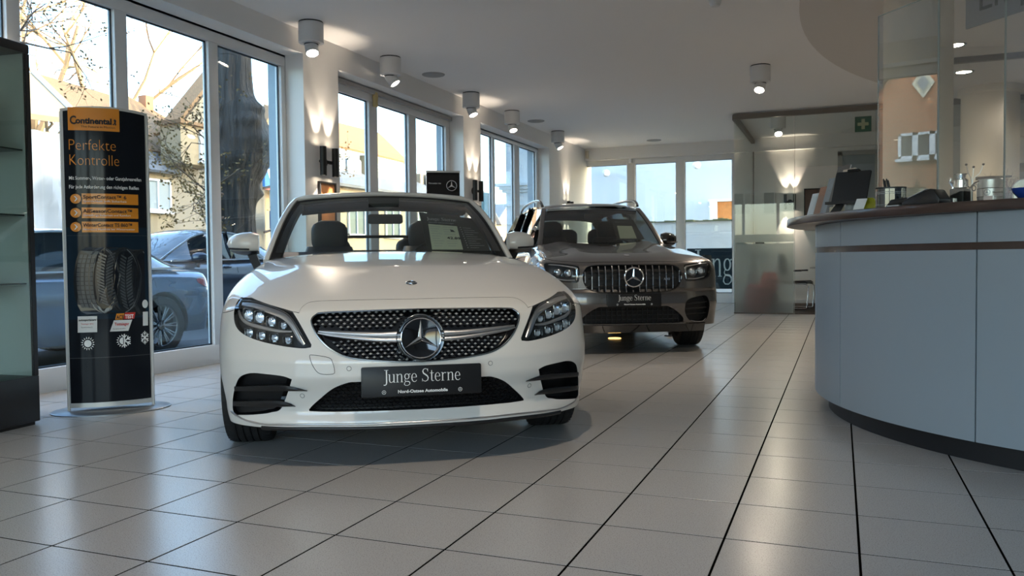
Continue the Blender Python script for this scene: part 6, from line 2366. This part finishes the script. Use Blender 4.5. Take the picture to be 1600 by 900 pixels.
# ------------------------------------------------------------------ glazed office at the back
M_RAIL = mat('rail_brown_grey', (0.20, 0.17, 0.14), 0.5)
M_OG = glass_mat('office_glass', (0.93, 0.955, 0.945), refl=0.9)
m = bpy.data.materials.new('frosted_film')
m.use_nodes = True
t_ = m.node_tree
for n in list(t_.nodes):
    t_.nodes.remove(n)
out = t_.nodes.new('ShaderNodeOutputMaterial')
d1 = t_.nodes.new('ShaderNodeBsdfTranslucent')
d1.inputs[0].default_value = (.75, .80, .76, 1)
d2 = t_.nodes.new('ShaderNodeBsdfDiffuse')
d2.inputs[0].default_value = (.60, .63, .60, 1)
d3 = t_.nodes.new('ShaderNodeBsdfRefraction')
d3.inputs['IOR'].default_value = 1.03
d3.inputs['Roughness'].default_value = .42
d3.inputs[0].default_value = (.97, .98, .97, 1)
m1 = t_.nodes.new('ShaderNodeMixShader')
m1.inputs[0].default_value = .5
m2 = t_.nodes.new('ShaderNodeMixShader')
m2.inputs[0].default_value = .70
t_.links.new(d1.outputs[0], m1.inputs[1])
t_.links.new(d2.outputs[0], m1.inputs[2])
t_.links.new(m1.outputs[0], m2.inputs[1])
t_.links.new(d3.outputs[0], m2.inputs[2])
t_.links.new(m2.outputs[0], out.inputs[0])
M_FROST = m
OXL, OYF = -1.62, 13.95
of = thing('office_glazing', 'glass office partition with frosted lower film and brown top rail', 'partition', (OXL, OYF, 0))
w_ = EY - OYF
zt = 3.22
# side wall towards the end doors, front wall left of the entrance, fanlight and right part
def og(y0, y1, x0, x1, z0, z1, m_, nm):
    return MB().box(x0 - OXL, x1 - OXL, y0 - OYF, y1 - OYF, z0, z1).build(nm, m_, of)
og(OYF + .02, EY - .02, OXL, OXL + .01, .0, zt - .05, M_OG, 'glass_pane')
og(OYF + .02, EY - .02, OXL - .002, OXL - .001, .02, 1.27, M_FROST, 'frosted_film')
og(OYF, OYF + .01, OXL + .02, -.69, .0, zt - .05, M_OG, 'glass_pane')
og(OYF - .002, OYF - .001, OXL + .02, -.69, .02, 1.14, M_FROST, 'frosted_film')
og(OYF - .002, OYF - .001, OXL + .02, -.69, 1.165, 1.29, M_FROST, 'frosted_film')
og(OYF, OYF + .01, -.68, .50, 2.35, zt - .05, M_OG, 'glass_pane')
og(OYF, OYF + .01, .505, 2.6, .0, zt - .05, M_OG, 'glass_pane')
MB().box(-.01, 4.2, -.03, .04, zt - .05, zt + .03).build('top_rail', M_RAIL, of)
MB().box(-.03, .04, .04, w_ - .01, zt - .05, zt + .03).build('top_rail', M_RAIL, of)
MB().box(.0, .94, -.01, .03, 0, .02).build('floor_rail', M_RAIL, of)
MB().box(.0, .02, w_ - .06, w_ - .04, 0, zt).build('wall_post', M_RAIL, of)
MB().box(.34, .48, -.03, .05, 1.142, 1.162).build('pull_handle', M_BLACK, of)
for x in (-.68, .50):
    MB().box(x - OXL, x - OXL + .006, -.002, .012, 0, zt - .05).build('glass_edge', MATS['glass_edge'], of)
cp = struct(MB().box(OXL + .02, 4.0, OYF + .03, EY - .02, .0, .012).build('trim_4', mat('office_carpet', (.045, .035, .030), .95, noise=.3, nscale=60)), 'dark brown office carpet')

# nearer partition rail on the right and dark rear room
pr = thing('rear_partition', 'second glass partition with brown rail behind the reception, right', 'partition', (1.25, 11.02, 0))
MB().box(-.15, 4.9, -.03, .04, 3.17, 3.235).build('top_rail', M_RAIL, pr)
MB().box(.9, 4.9, 0, .01, 0, 3.17).build('glass_pane', M_OG, pr)
for x in (.9, 1.75, 2.9):
    MB().box(x, x + .02, -.005, .015, 0, 3.17).build('glass_edge', M_SILVER, pr)
sh = thing('wall_cabinet', 'blue-grey cabinet wall in the dim room behind the partition', 'cabinet', (2.75, 16.6, 0))
for k in range(4):
    MB().box(.02 + k * .8, .8 + k * .8, 0, .5, .1, 2.35).build('cabinet_door', mat('cabinet_blue_grey', (.16, .20, .235), .5), sh, bevel=.004)
MB().box(0, 3.2, .02, .55, 0, 2.5).build('cabinet_body', mat('cabinet_dark', (.07, .08, .09), .6), sh)
MB().box(-.1, 3.3, -.1, .55, 2.5, 2.56).build('cabinet_lid', M_PVC, sh)

# pictures, green first aid sign, picture beside the desk
def wall_pic(x0, x1, z0, z1, label, m_, fr=M_PVC, name='wall_picture'):
    t = thing(name, label, 'picture', ((x0 + x1) / 2, EY, z0))
    h = (x1 - x0) / 2
    f = MB()
    e = .02
    for q in ((-h, h, 0, e), (-h, h, z1 - z0 - e, z1 - z0), (-h, -h + e, e, z1 - z0 - e), (h - e, h, e, z1 - z0 - e)):
        f.box(q[0], q[1], -.03, 0, q[2], q[3])
    f.build('picture_frame', fr, t)
    MB().box(-h + e, h - e, -.015, 0, e, z1 - z0 - e).build('picture_print', m_, t)


M_GP = mat('grey_print', (.42, .43, .42), .5, noise=.15, nscale=6)
wall_pic(-1.43, -1.20, 1.78, 2.22, 'small pale framed picture, left of the office wall lamp', M_GP)
wall_pic(-1.80, -1.66, 1.78, 2.22, 'narrow pale framed picture just outside the office corner', M_GP)
wall_pic(-.66, -.20, 1.45, 2.25, 'dark reddish picture on office wall behind the brochures', mat('dark_red_print', (.10, .045, .035), .3, noise=.6, nscale=5), M_BLACKM)
t = thing('first_aid_sign', 'dim green first aid sign with pale cross in the office', 'sign', (.33, 14.2, 3.0))
MB().box(-.12, .12, 0, .01, -.12, .12).build('sign_panel', mat('sign_green', (.02, .12, .07), .5), t)
MB().prism([(-.08, -.025), (-.025, -.025), (-.025, -.08), (.025, -.08), (.025, -.025), (.08, -.025), (.08, .025), (.025, .025), (.025, .08), (-.025, .08), (-.025, .025), (-.08, .025)], -.004, 0, 'y').build('cross', mat('cross_pale', (.55, .58, .35), .6), t)

# chairs
def cantilever(name, label, loc, rz, sz=.46, arms=True):
    t = thing(name, label, 'chair', loc, rz)
    b = MB().loft([[(x, y, z) for y, z in ((-.22, sz - .02), (-.25, sz), (-.2, sz + .035), (.2, sz + .02), (.22, sz - .01))] for x in (-.23, -.21, .21, .23)])
    b.build('seat', M_LEATHER, t, smooth=True)
    b = MB()
    for s in (-1, 1):
        b.tube([(s * .24, .24, .95), (s * .24, .20, sz), (s * .24, -.22, sz - .02), (s * .24, -.26, sz - .06), (s * .24, -.24, .03), (s * .24, -.21, .012), (s * .24, .24, .012)], .0125, 10)
    b.tube([(-.24, .24, .012), (.24, .24, .012)], .0125, 8)
    b.build('chrome_frame', M_CHROME, t, smooth=True, angle=60)
    b = MB().loft([[(x * w__, .21 + .05 * (z - sz) + .02 * math.cos(x * 6), z) for x in (-.22, -.1, 0, .1, .22)] + [(x * w__, .24 + .05 * (z - sz) + .02 * math.cos(x * 6), z) for x in (.22, .1, 0, -.1, -.22)] for z, w__ in ((sz + .12, .9), (sz + .2, 1), (sz + .42, 1.05), (.97, .85))])
    b.build('backrest', M_LEATHER, t, smooth=True, angle=60)
    if arms:
        for s in (-1, 1):
            MB().tube([(s * .25, .2, sz + .2), (s * .25, -.15, sz + .21)], .014, 8).build('armrest', M_BLACK, t, smooth=True)
    return t


cantilever('cantilever_chair', 'black leather chair with chrome frame in the office opening', (-.72, 15.35, .012), R(80))
cantilever('cantilever_chair', 'black chair half hidden behind the right corner of the SUV', (-2.47, 15.1, 0), R(-100), .46)
dk = thing('office_desk', 'office desk with pale top behind the counter tip', 'desk', (-.05, 15.0, .012))
MB().box(-.42, 1.0, -.35, .35, .71, .735).build('desk_top', mat('desk_grey', (.45, .44, .42), .5), dk, bevel=.003)
for x in (-.3, .9):
    MB().box(x - .02, x + .02, -.3, .3, 0, .71).build('leg', M_SILVER, dk)
pf = thing('red_lounge_stool', 'blurred red seat behind the frosted office glass', 'stool', (-1.22, 14.26, .012), R(20))
MB().loft([[(.20 * f * math.cos(a) - .06, .2 * f * math.sin(a), z) for a in [2 * math.pi * k / 20 for k in range(20)]] for z, f in ((0, .8), (.1, 1), (.3, 1), (.42, .9), (.46, .6))]).build('seat_cushion', mat('muted_red_fabric', (.45, .06, .06), .9), pf, smooth=True)
MB().loft([[(.15 * f * math.cos(a) + .14, .1 * f * math.sin(a), z) for a in [2 * math.pi * k / 20 for k in range(20)]] for z, f in ((.30, .5), (.4, 1), (.55, 1), (.66, .6))]).build('back_cushion', mat('coral_fabric', (.72, .10, .06), .9), pf, smooth=True)
MB().lathe([(.1, 0), (.12, .3)], (.2, .12, 0), 16).build('black_base', M_BLACKM, pf, smooth=True)

# small things on the floor under the SUV
t = thing('amber_floor_disc', 'small glowing amber disc on the floor under the grey SUV', 'floor light', (-2.42, 9.28, 0))  # glowing amber disc for a yellow oval on the floor
MB().lathe([(.075, .0), (.07, .008), (0, .010)], n=28, cap=False).build('amber_disc', mat('amber_glow', (.8, .45, .1), .4, emis=(1.0, .60, .18), estr=1.6), t, smooth=True)
t = thing('black_floor_knob', 'small black knob on the floor near the SUV wheel', 'knob', (-1.87, 9.75, 0))
MB().lathe([(.07, 0), (.06, .012), (.02, .016), (.02, .04), (.03, .045), (.028, .06), (0, .065)], n=24, cap=False).build('knob_body', M_BLACK, t, smooth=True)
t = thing('floor_cable', 'thin dark cable loop on the tiles by the end doors', 'cable', (-2.45, 16.2, 0))
MB().tube([(.22 * math.cos(a), .1 * math.sin(a), .006) for a in [math.pi * 1.3 * k / 24 for k in range(25)]], .006, 6).build('cable_run', M_BLACK, t)

# ------------------------------------------------------------------ advertising totem with tyres
pl_, pr_ = Vector((-4.454, 3.719, 0)), Vector((-4.118, 4.075, 0))
uu = (pr_ - pl_).normalized()
W_ = (pr_ - pl_).length
H_ = 1.885
Z0 = .03
BUL = .055
ad = thing('advertising_totem', 'tall black advertising totem with orange lettering and printed tyres', 'display stand', tuple((pl_ + pr_) / 2), math.atan2(uu.y, uu.x))
# local x along the width, -y towards the showroom


def bulge(x):
    return -BUL * (1 - (2 * x / W_) ** 2)


def skin(pts, off=0.0):
    return [(x, bulge(x) - .012 - off, Z0 + z) for x, z in pts]


xs = np.linspace(-W_ / 2, W_ / 2, 25)
ztop = lambda x: H_ - Z0 + .012 - .02 * (2 * x / W_) ** 2
b = MB()
b.loft([[(x, bulge(x) - .006, Z0), (x, bulge(x) - .006, Z0 + ztop(x) + .0), (x, -bulge(x) + .006, Z0 + ztop(x)), (x, -bulge(x) + .006, Z0)] for x in xs])
b.build('totem_body', mat('totem_silver', (.60, .60, .58), .35, metal=.3), ad, smooth=True, angle=40)
for sx in (-1, 1):
    MB().lathe([(.009, 0), (.009, H_ - .035)], (sx * (W_ / 2 - .004), 0, .01), 16).build('edge_profile', MATS['totem_silver'], ad, smooth=True)
MB().loft([[(a * math.cos(t), b__ * math.sin(t), z) for t in [2 * math.pi * k / 48 for k in range(48)]] for a, b__, z in ((.345, .235, 0), (.345, .235, .006), (.335, .225, .012))]).build('floor_plate', mat('floor_plate_grey', (.22, .24, .26), .35, metal=.6), ad, smooth=True)
M_ADB = mat('poster_black', (0.010, 0.012, 0.016), 0.12, spec=.18)
M_ADB2 = mat('poster_blue_black', (0.010, 0.022, 0.036), 0.12, spec=.18)
M_OR = mat('poster_orange', (0.75, 0.26, 0.012), 0.4, coat=.3)


def strip(name, x0, x1, z0f, z1f, m_, off, nz=1):
    xx = np.linspace(x0, x1, max(2, int(abs(x1 - x0) / .02) + 1))
    b = MB()
    f0 = z0f if callable(z0f) else (lambda x: z0f)
    f1 = z1f if callable(z1f) else (lambda x: z1f)
    lo, hi = skin([(x, f0(x)) for x in xx], off), skin([(x, f1(x)) for x in xx], off)
    n = len(xx)
    b.add(lo + hi, [(i, i + 1, i + 1 + n, i + n) for i in range(n - 1)])
    return b.build(name, m_, ad, smooth=True)


e_ = .016
strip('poster_sheet', -W_ / 2 + e_, W_ / 2 - e_, .03, lambda x: ztop(x) - .018, M_ADB, 0)
strip('poster_tint', -W_ / 2 + e_, W_ / 2 - e_, .55, 1.12, M_ADB2, .0006)


def bx(u):
    return -W_ / 2 + u * W_


def onposter(shape2d, name, m_, off=.002):
    """list of polygons in (u across, v metres up) laid on the curved face"""
    b = MB()
    for poly in shape2d:
        # cut long polygons into strips so they follow the curve
        b.add(skin([(bx(min(u, .925 if off < .0055 and name[:4] in ('tyre', 'trea', 'rim_') else .97)), v) for u, v in poly], off), [tuple(range(len(poly)))])
    return b.build(name, m_, ad)


def pvtext(s, u, v, size, m_, sx=1.0, bold=0.0, off=.003, name='lettering', width=None):
    o = text(s, name, m_, ad, size, Matrix.Identity(4), depth=0, bold=bold)
    me = o.data
    k = sx
    if width:
        k = width * W_ / max(v_.co.x for v_ in me.vertices)
    for v_ in me.vertices:
        x = bx(u) + v_.co.x * k
        v_.co = (x, bulge(x) - .012 - off, Z0 + v + v_.co.y)
    return o


# v: height on the panel in metres for a pixel row
vy = lambda py: (645 - py) / 482 * (H_ - Z0)
ups = lambda px_, py: (px_ - (97 + 10 * (py - 163) / 482)) / 131.0
strip('logo_block', bx(ups(109, 180)), bx(ups(185.5, 180)), vy(199.5), vy(163), M_OR, .0015)
pvtext('C', ups(113, 183) - .01, vy(189.5), vy(174.5) - vy(189.5) + .012, M_BLACKM, bold=.0022, width=.075, off=.0035)
pvtext('ontinental', ups(121, 183) - .005, vy(188.5), .050, M_BLACKM, bold=.0022, width=.41, off=.0035)
b = MB()
hp = [(0, 0), (.4, .15), (.5, .6), (.3, 1.0), (.7, 1.25), (1, .9), (.85, .4), (1.0, -.1), (.7, -.3), (.6, .1), (.3, -.25)]
b.add(skin([(bx(ups(175, 180)) + .022 * x, vy(188) + .026 * z) for x, z in hp], .0035), [tuple(range(len(hp)))])
b.build('logo_mark', M_BLACKM, ad)
pvtext('The Future in Motion', ups(128, 190), vy(195), .018, M_BLACKM, width=.39)
pvtext('Perfekte', ups(108.5, 222), vy(231), .098, M_OR, width=.545, bold=-.0018, name='headline')
pvtext('Kontrolle', ups(109.5, 245), vy(255), .098, M_OR, width=.575, bold=-.0018, name='headline')
pvtext('Mit Sommer-, Winter- oder Ganzjahresreifen', ups(110, 275), vy(278), .030, M_PRINTW, width=.83, bold=.0004, name='subline')
pvtext('Für jede Anforderung den richtigen Reifen', ups(110, 288), vy(292), .030, M_PRINTW, width=.80, bold=.0004, name='subline')
for py, s1, s2 in ((308.5, 'SportContact™ 6', 'Sportlichkeit trifft Sicherheit'), (331, 'AllSeasonContact™', 'Ganzjährige Sicherheit und Komfort'), (353.5, 'WinterContact TS 860™', 'Innovative Mobilität bei Winterwetter')):
    v0, v1 = vy(py + 8.6), vy(py - 8.6)
    pl = []
    u0, u1 = ups(129, py), ups(221, py)
    us_ = np.linspace(u0, u1, 14)
    hh = (v1 - v0) / 2
    prof = lambda u: hh * (1 - max(0, (u - (u1 - .05)) / .05) ** 2) ** .5 if u > u1 - .05 else hh
    cv = (v0 + v1) / 2
    bb_ = MB()
    lo, hi = skin([(bx(u), cv - prof(u)) for u in us_], .002), skin([(bx(u), cv + prof(u)) for u in us_], .002)
    bb_.add(lo + hi, [(i, i + 1, i + 15, i + 14) for i in range(13)])
    bb_.build('orange_bar', M_OR, ad)
    cu = ups(120, py)
    ru = .030
    circ = lambda r__: [(cu + r__ / W_ * math.cos(a), cv + r__ * math.sin(a)) for a in [2 * math.pi * k / 28 for k in range(28)]]
    onposter([circ(.036)], 'bar_ring', M_ADB, .003)
    onposter([circ(.030)], 'bar_disc', M_OR, .004)
    ch = [(-.009, .016), (-.002, .016), (.011, 0), (-.002, -.016), (-.009, -.016), (.003, 0)]
    onposter([[(cu + x / W_, cv + z) for x, z in ch]], 'chevron', M_PRINTW, .0052)
    pvtext(s1, ups(131, py), cv + .001, .031, M_BLACKM, width=.033 * len(s1) if len(s1) < 18 else .56, bold=.0006, off=.0045)
    pvtext(s2, ups(131, py), cv - .020, .017, M_PRINTW, width=.016 * len(s2), off=.0045)

# printed tyres: dark discs with lighter tread lines
M_TY1 = mat('print_tyre_dark', (.016, .018, .020), .15)
M_TY2 = mat('print_tyre_grey', (.05, .057, .062), .2)
M_TY3 = mat('print_tyre_light', (.14, .155, .165), .2)


def ell(cx, cy, rx, ry, a0=0, a1=360, n=40):
    return [(ups(cx + rx * math.cos(R(a0 + (a1 - a0) * k / n)), cy), vy(cy - ry * math.sin(R(a0 + (a1 - a0) * k / n)))) for k in range(n + (a1 - a0 < 360))]


for cx, cy, rx, ry, kind, off in ((207, 445, 26, 56, 2, .002), (180, 440, 34, 54, 1, .0026), (148, 440, 34, 54, 0, .0032)):
    onposter([ell(cx + 12, cy - 1, rx * .8, ry * .98)], 'tyre_side', M_TY1, off)
    onposter([ell(cx + 13, cy - 1, rx * .55, ry * .86)], 'tyre_inside', M_ADB, off + .0003)
    # tread face at the left
    tw = rx * .85
    poly = []
    for k in range(21):
        t = -1 + 2 * k / 20
        poly.append((cx - rx * .55 * math.sqrt(max(0, 1 - t * t)) - tw * .45, cy - ry * t))
    for k in range(21):
        t = 1 - 2 * k / 20
        poly.append((cx - rx * .45 * math.sqrt(max(0, 1 - t * t)) + tw * .45, cy - ry * t * .97))
    onposter([[(ups(x, y), vy(y)) for x, y in poly]], 'tread_face', M_TY1, off + .0006)
    ln = []
    if kind == 0:
        for g in (-.36, -.15, .08, .30):
            for k in range(12):
                t0, t1 = -.8 + 1.6 * k / 12, -.8 + 1.6 * (k + .86) / 12
                c0 = -rx * .5 * math.sqrt(1 - t0 * t0) + tw * g
                c1 = -rx * .5 * math.sqrt(1 - t1 * t1) + tw * g
                ln.append([(ups(cx + c0, cy), vy(cy - ry * t0)), (ups(cx + c0 + 5.0, cy), vy(cy - ry * t0)), (ups(cx + c1 + 5.0, cy), vy(cy - ry * t1)), (ups(cx + c1, cy), vy(cy - ry * t1))])
    else:
        for k in range(17):
            t0 = -.78 + 1.56 * k / 17
            c0 = -rx * .5 * math.sqrt(1 - t0 * t0)
            for sx in (-1, 1):
                xa, xb = c0 + sx * 1.2, c0 + sx * tw * .42
                ya, yb = cy - ry * t0, cy - ry * t0 - 6
                ln.append([(ups(cx + xa, cy), vy(ya)), (ups(cx + xb, cy), vy(yb)), (ups(cx + xb, cy), vy(yb - 2.6)), (ups(cx + xa, cy), vy(ya - 3.4))][::sx])
    onposter(ln, 'tread_lines', M_TY2, off + .0012)['kind'] = 'stuff'
    arc = []
    for k in range(24):
        a0, a1 = 70 - 150 * k / 24, 70 - 150 * (k + 1) / 24
        arc.append([(ups(cx + 8 + rx * .80 * math.cos(R(a)), cy), vy(cy - q * math.sin(R(a)))) for a, q in ((a0, ry), (a1, ry), (a1, ry * .97), (a0, ry * .97))])
    onposter(arc, 'rim_highlight', M_TY3, off + .0012)['kind'] = 'stuff'

# test labels
rect = lambda x0, x1, y0, y1, sl=0: [(ups(x0, y1), vy(y1)), (ups(x1, y1), vy(y1)), (ups(x1 + sl, y0), vy(y0)), (ups(x0 + sl, y0), vy(y0))]
M_LBL = mat('label_white', (.70, .70, .68), .5)
M_RED = mat('label_red', (.55, .03, .02), .5)
onposter([rect(122, 151, 497, 523)], 'test_label', M_LBL, .004)
pvtext('autosportscars', ups(123.5, 503), vy(504.5), .018, M_BLACKM, width=.195, off=.005, bold=.0005)
pvtext('Testsieger 2016', ups(127, 509), vy(510.5), .013, M_RED, width=.14, off=.005)
pvtext('SportContact 6', ups(127, 515), vy(515.5), .010, M_BLACKM, width=.13, off=.005)
onposter([rect(170, 198, 505, 523, 6)], 'test_label', M_LBL, .004)
onposter([rect(178, 190, 494, 504, 2)], 'test_badge', M_OR, .004)
onposter([rect(191, 207, 493, 503.5, 2)], 'test_badge', M_RED, .004)
pvtext('ACE', ups(180, 500), vy(503), .034, M_BLACKM, width=.085, off=.005, bold=.001)
pvtext('TEST', ups(193, 500), vy(502.5), .034, M_PRINTW, width=.10, off=.005, bold=.001)
pvtext('Testsieger', ups(177, 512), vy(513.5), .026, M_RED, width=.17, off=.005, bold=.0004)
pvtext('Ganzjahresreifen', ups(174, 519), vy(519.5), .010, M_BLACKM, width=.15, off=.005)
onposter([rect(220.5, 228.5, 493, 516)], 'test_label', M_LBL, .004)
onposter([ell(224, 480, 4.5, 7, n=16)], 'test_seal', M_LBL, .004)
# sun, sun-and-snow, snowflake
def sun_sh(cx, cy, half=False):
    out = []
    a_ = [R(90 + 180 * k / 16) for k in range(17)] if half else [2 * math.pi * k / 28 for k in range(28)]
    out.append([(ups(cx + 5.6 * math.cos(a), cy), vy(cy - 5.8 * math.sin(a))) for a in a_])
    n = 16
    for k in range(n):
        a = 2 * math.pi * (k + .5) / n
        if half and math.cos(a) > 0:
            continue
        out.append([(ups(cx + r__ * math.cos(a + d), cy), vy(cy - r__ * 1.06 * math.sin(a + d))) for r__, d in ((7.4, -.14), (10.8, 0), (7.4, .14))])
    return out


def flake(cx, cy, half=False, s=1.0):
    out = []
    for k in range(6):
        a = R(90 + 60 * k)
        if half and math.cos(a) < -.1:
            continue
        ca, sa = math.cos(a), math.sin(a)

        def seg(r0, r1, x0, x1, w=.9):
            p = []
            dx, dz = (r1 - r0) * ca - (x1 - x0) * sa, (r1 - r0) * sa + (x1 - x0) * ca
            L = math.hypot(dx, dz)
            nx, nz_ = -dz / L * w, dx / L * w
            X0, Z0_ = r0 * ca - x0 * sa, r0 * sa + x0 * ca
            X1, Z1_ = r1 * ca - x1 * sa, r1 * sa + x1 * ca
            for (X, Z) in ((X0 + nx, Z0_ + nz_), (X1 + nx, Z1_ + nz_), (X1 - nx, Z1_ - nz_), (X0 - nx, Z0_ - nz_)):
                p.append((ups(cx + X * s, cy), vy(cy - Z * 1.06)))
            return p
        out.append(seg(0, 10.5, 0, 0))
        out.append(seg(5, 8.6, 0, 3.4, .7))
        out.append(seg(5, 8.6, 0, -3.4, .7))
    return out


onposter(sun_sh(137, 541), 'sun_icon', M_PRINTW, .004)
onposter(sun_sh(190, 539, True) + flake(192, 539, True), 'sun_snow_icon', M_PRINTW, .004)
onposter(flake(223.5, 536, s=.62), 'snow_icon', M_PRINTW, .004)
strip('poster_seam', -W_ / 2 + e_, W_ / 2 - e_, vy(564.8), vy(564), mat('seam_grey', (.05, .055, .06), .3), .0015)
strip('poster_seam', -W_ / 2 + e_, W_ / 2 - e_, vy(367.4), vy(367), MATS['seam_grey'], .0015)

# ------------------------------------------------------------------ glass showcase at the left edge
sc_ = thing('glass_showcase', 'tall black framed glass showcase cut off by the left edge', 'showcase', (-4.30, 3.405, 0), R(6))
M_SHC = mat('showcase_black', (.022, .023, .026), .35)
SW, SD = .95, .62      # towards -x, towards -y
MB().box(-SW, 0, -SD, 0, 0.02, .285).build('showcase_base', M_SHC, sc_, bevel=.006)
MB().box(-SW + .02, -.02, -SD + .02, -.02, 0, .02).build('showcase_foot', M_BLACKM, sc_)
MB().box(-SW - .0, .0, -SD, 0, 2.12, 2.175).build('showcase_lid', M_SHC, sc_, bevel=.01)
MB().box(-SW + .02, -.02, -.035, -.02, .285, 2.12).build('back_panel', mat('frosted_back', (.62, .70, .68), .5), sc_)
MB().box(-.055, -.003, -.03, -.002, .285, 2.12).build('corner_post', M_SHC, sc_)
MB().box(-.035, -.003, -SD + .0, -SD + .035, .285, 2.12).build('corner_post', M_SHC, sc_)
MB().box(-.012, -.006, -SD + .04, -.03, .285, 2.12).build('side_glass', M_WINGL := glass_mat('showcase_glass', (.84, .89, .88), refl=1.0), sc_)
MB().box(-SW + .03, -.04, -SD + .01, -SD + .015, .285, 2.12).build('front_glass', M_WINGL, sc_)
for z in (.81, 1.20, 1.57):
    MB().box(-SW + .03, -.03, -SD + .03, -.04, z, z + .008).build('glass_shelf', mat('shelf_edge', (.03, .05, .05), .1), sc_)
tl2 = Matrix.Translation((-4.30, 3.405, 0)) @ Matrix.Rotation(R(6), 4, 'Z')
p = tl2 @ Vector((-.13, -.30, 1.578))
t = thing('shoe_model', 'beige and black showpiece on the top shelf of the showcase', 'ornament', tuple(p))
MB().prism(rrect(-.12, .03, .06, .34, .02), -.06, .06, 'y').build('showpiece_body', mat('beige_plastic', (.45, .40, .30), .5), t, bevel=.01)
MB().prism([(-.14, 0), (.06, 0), (.075, .03), (.05, .07), (-.14, .07)], -.07, .07, 'y').build('showpiece_foot', M_BLACK, t, bevel=.01)
MB().lathe([(.03, 0), (.04, .004), (.03, .012)], (0.0, -.062, .26), 20, (0, -1, 0)).build('showpiece_knob', M_BLACK, t, smooth=True)
p = tl2 @ Vector((-.12, -.30, .818))
t = thing('model_car', 'small black model car on the lower glass shelf', 'model car', tuple(p))
MB().prism([(-.11, .012), (.06, .012), (.065, .03), (.03, .036), (0, .05), (-.07, .05), (-.11, .035)], -.03, .03, 'y').build('model_body', M_PIANO, t, bevel=.004)
for x in (-.08, .035):
    MB().lathe([(.013, -.032), (.013, .032)], (x, 0, .013), 16, (0, 1, 0)).build('wheel', M_RUBBER, t, smooth=True)

# ------------------------------------------------------------------ roll-up display behind the white car
ru_ = thing('rollup_display', 'black roll-up display with silver star behind the cabriolet', 'display stand', (-4.56, 9.20, 0), R(32))
MB().box(-.205, .205, 0, .006, 1.30, 2.01).build('display_sheet', mat('rollup_black', (.008, .008, .009), .7, spec=.15), ru_)
MB().box(-.21, .21, -.012, .016, 2.005, 2.03).build('top_profile', M_SILVER, ru_)
MB().box(-.21, .21, -.012, .016, 1.28, 1.305).build('bottom_profile', M_SILVER, ru_)
MB().tube([(0, .03, .02), (0, .03, 1.98)], .015, 10).build('pole', M_SILVER, ru_, smooth=True)
MB().lathe([(.2, 0), (.2, .02), (.03, .03)], (0, .03, 0), 32).build('foot', M_BLACK, ru_, smooth=True)
star3('star', M_SILVER, ru_, .062, Matrix(((1, 0, 0, .105), (0, 0, -1, -.004), (0, 1, 0, 1.845), (0, 0, 0, 1))), .003, True, .07, False)
text('Mercedes me', 'lettering', M_PRINTG, ru_, .028, Matrix(((1, 0, 0, -.18), (0, 0, -1, -.002), (0, 1, 0, 1.865), (0, 0, 0, 1))))
MB().tube([(-.2, .0, 1.29), (.2, .0, 1.29)], .008, 6).build('lamp_bar', M_BLACK, ru_)
# dark banner stand by the third window
t = thing('advertising_pillar', 'teal and dark pillar outside, left edge of the third window', 'pillar', (-7.0, 16.0, GZ), R(10))
MB().box(-.12, .12, -.1, .1, 1.95, 2.45).build('pillar_top', mat('banner_teal', (.20, .36, .36), .5), t)
MB().box(-.12, .12, -.1, .1, .1, 1.95).build('pillar_shaft', MATS['banner_navy'], t)
MB().box(-.16, .16, -.14, .14, 0, .1).build('pillar_foot', M_SILVER, t, bevel=.01)
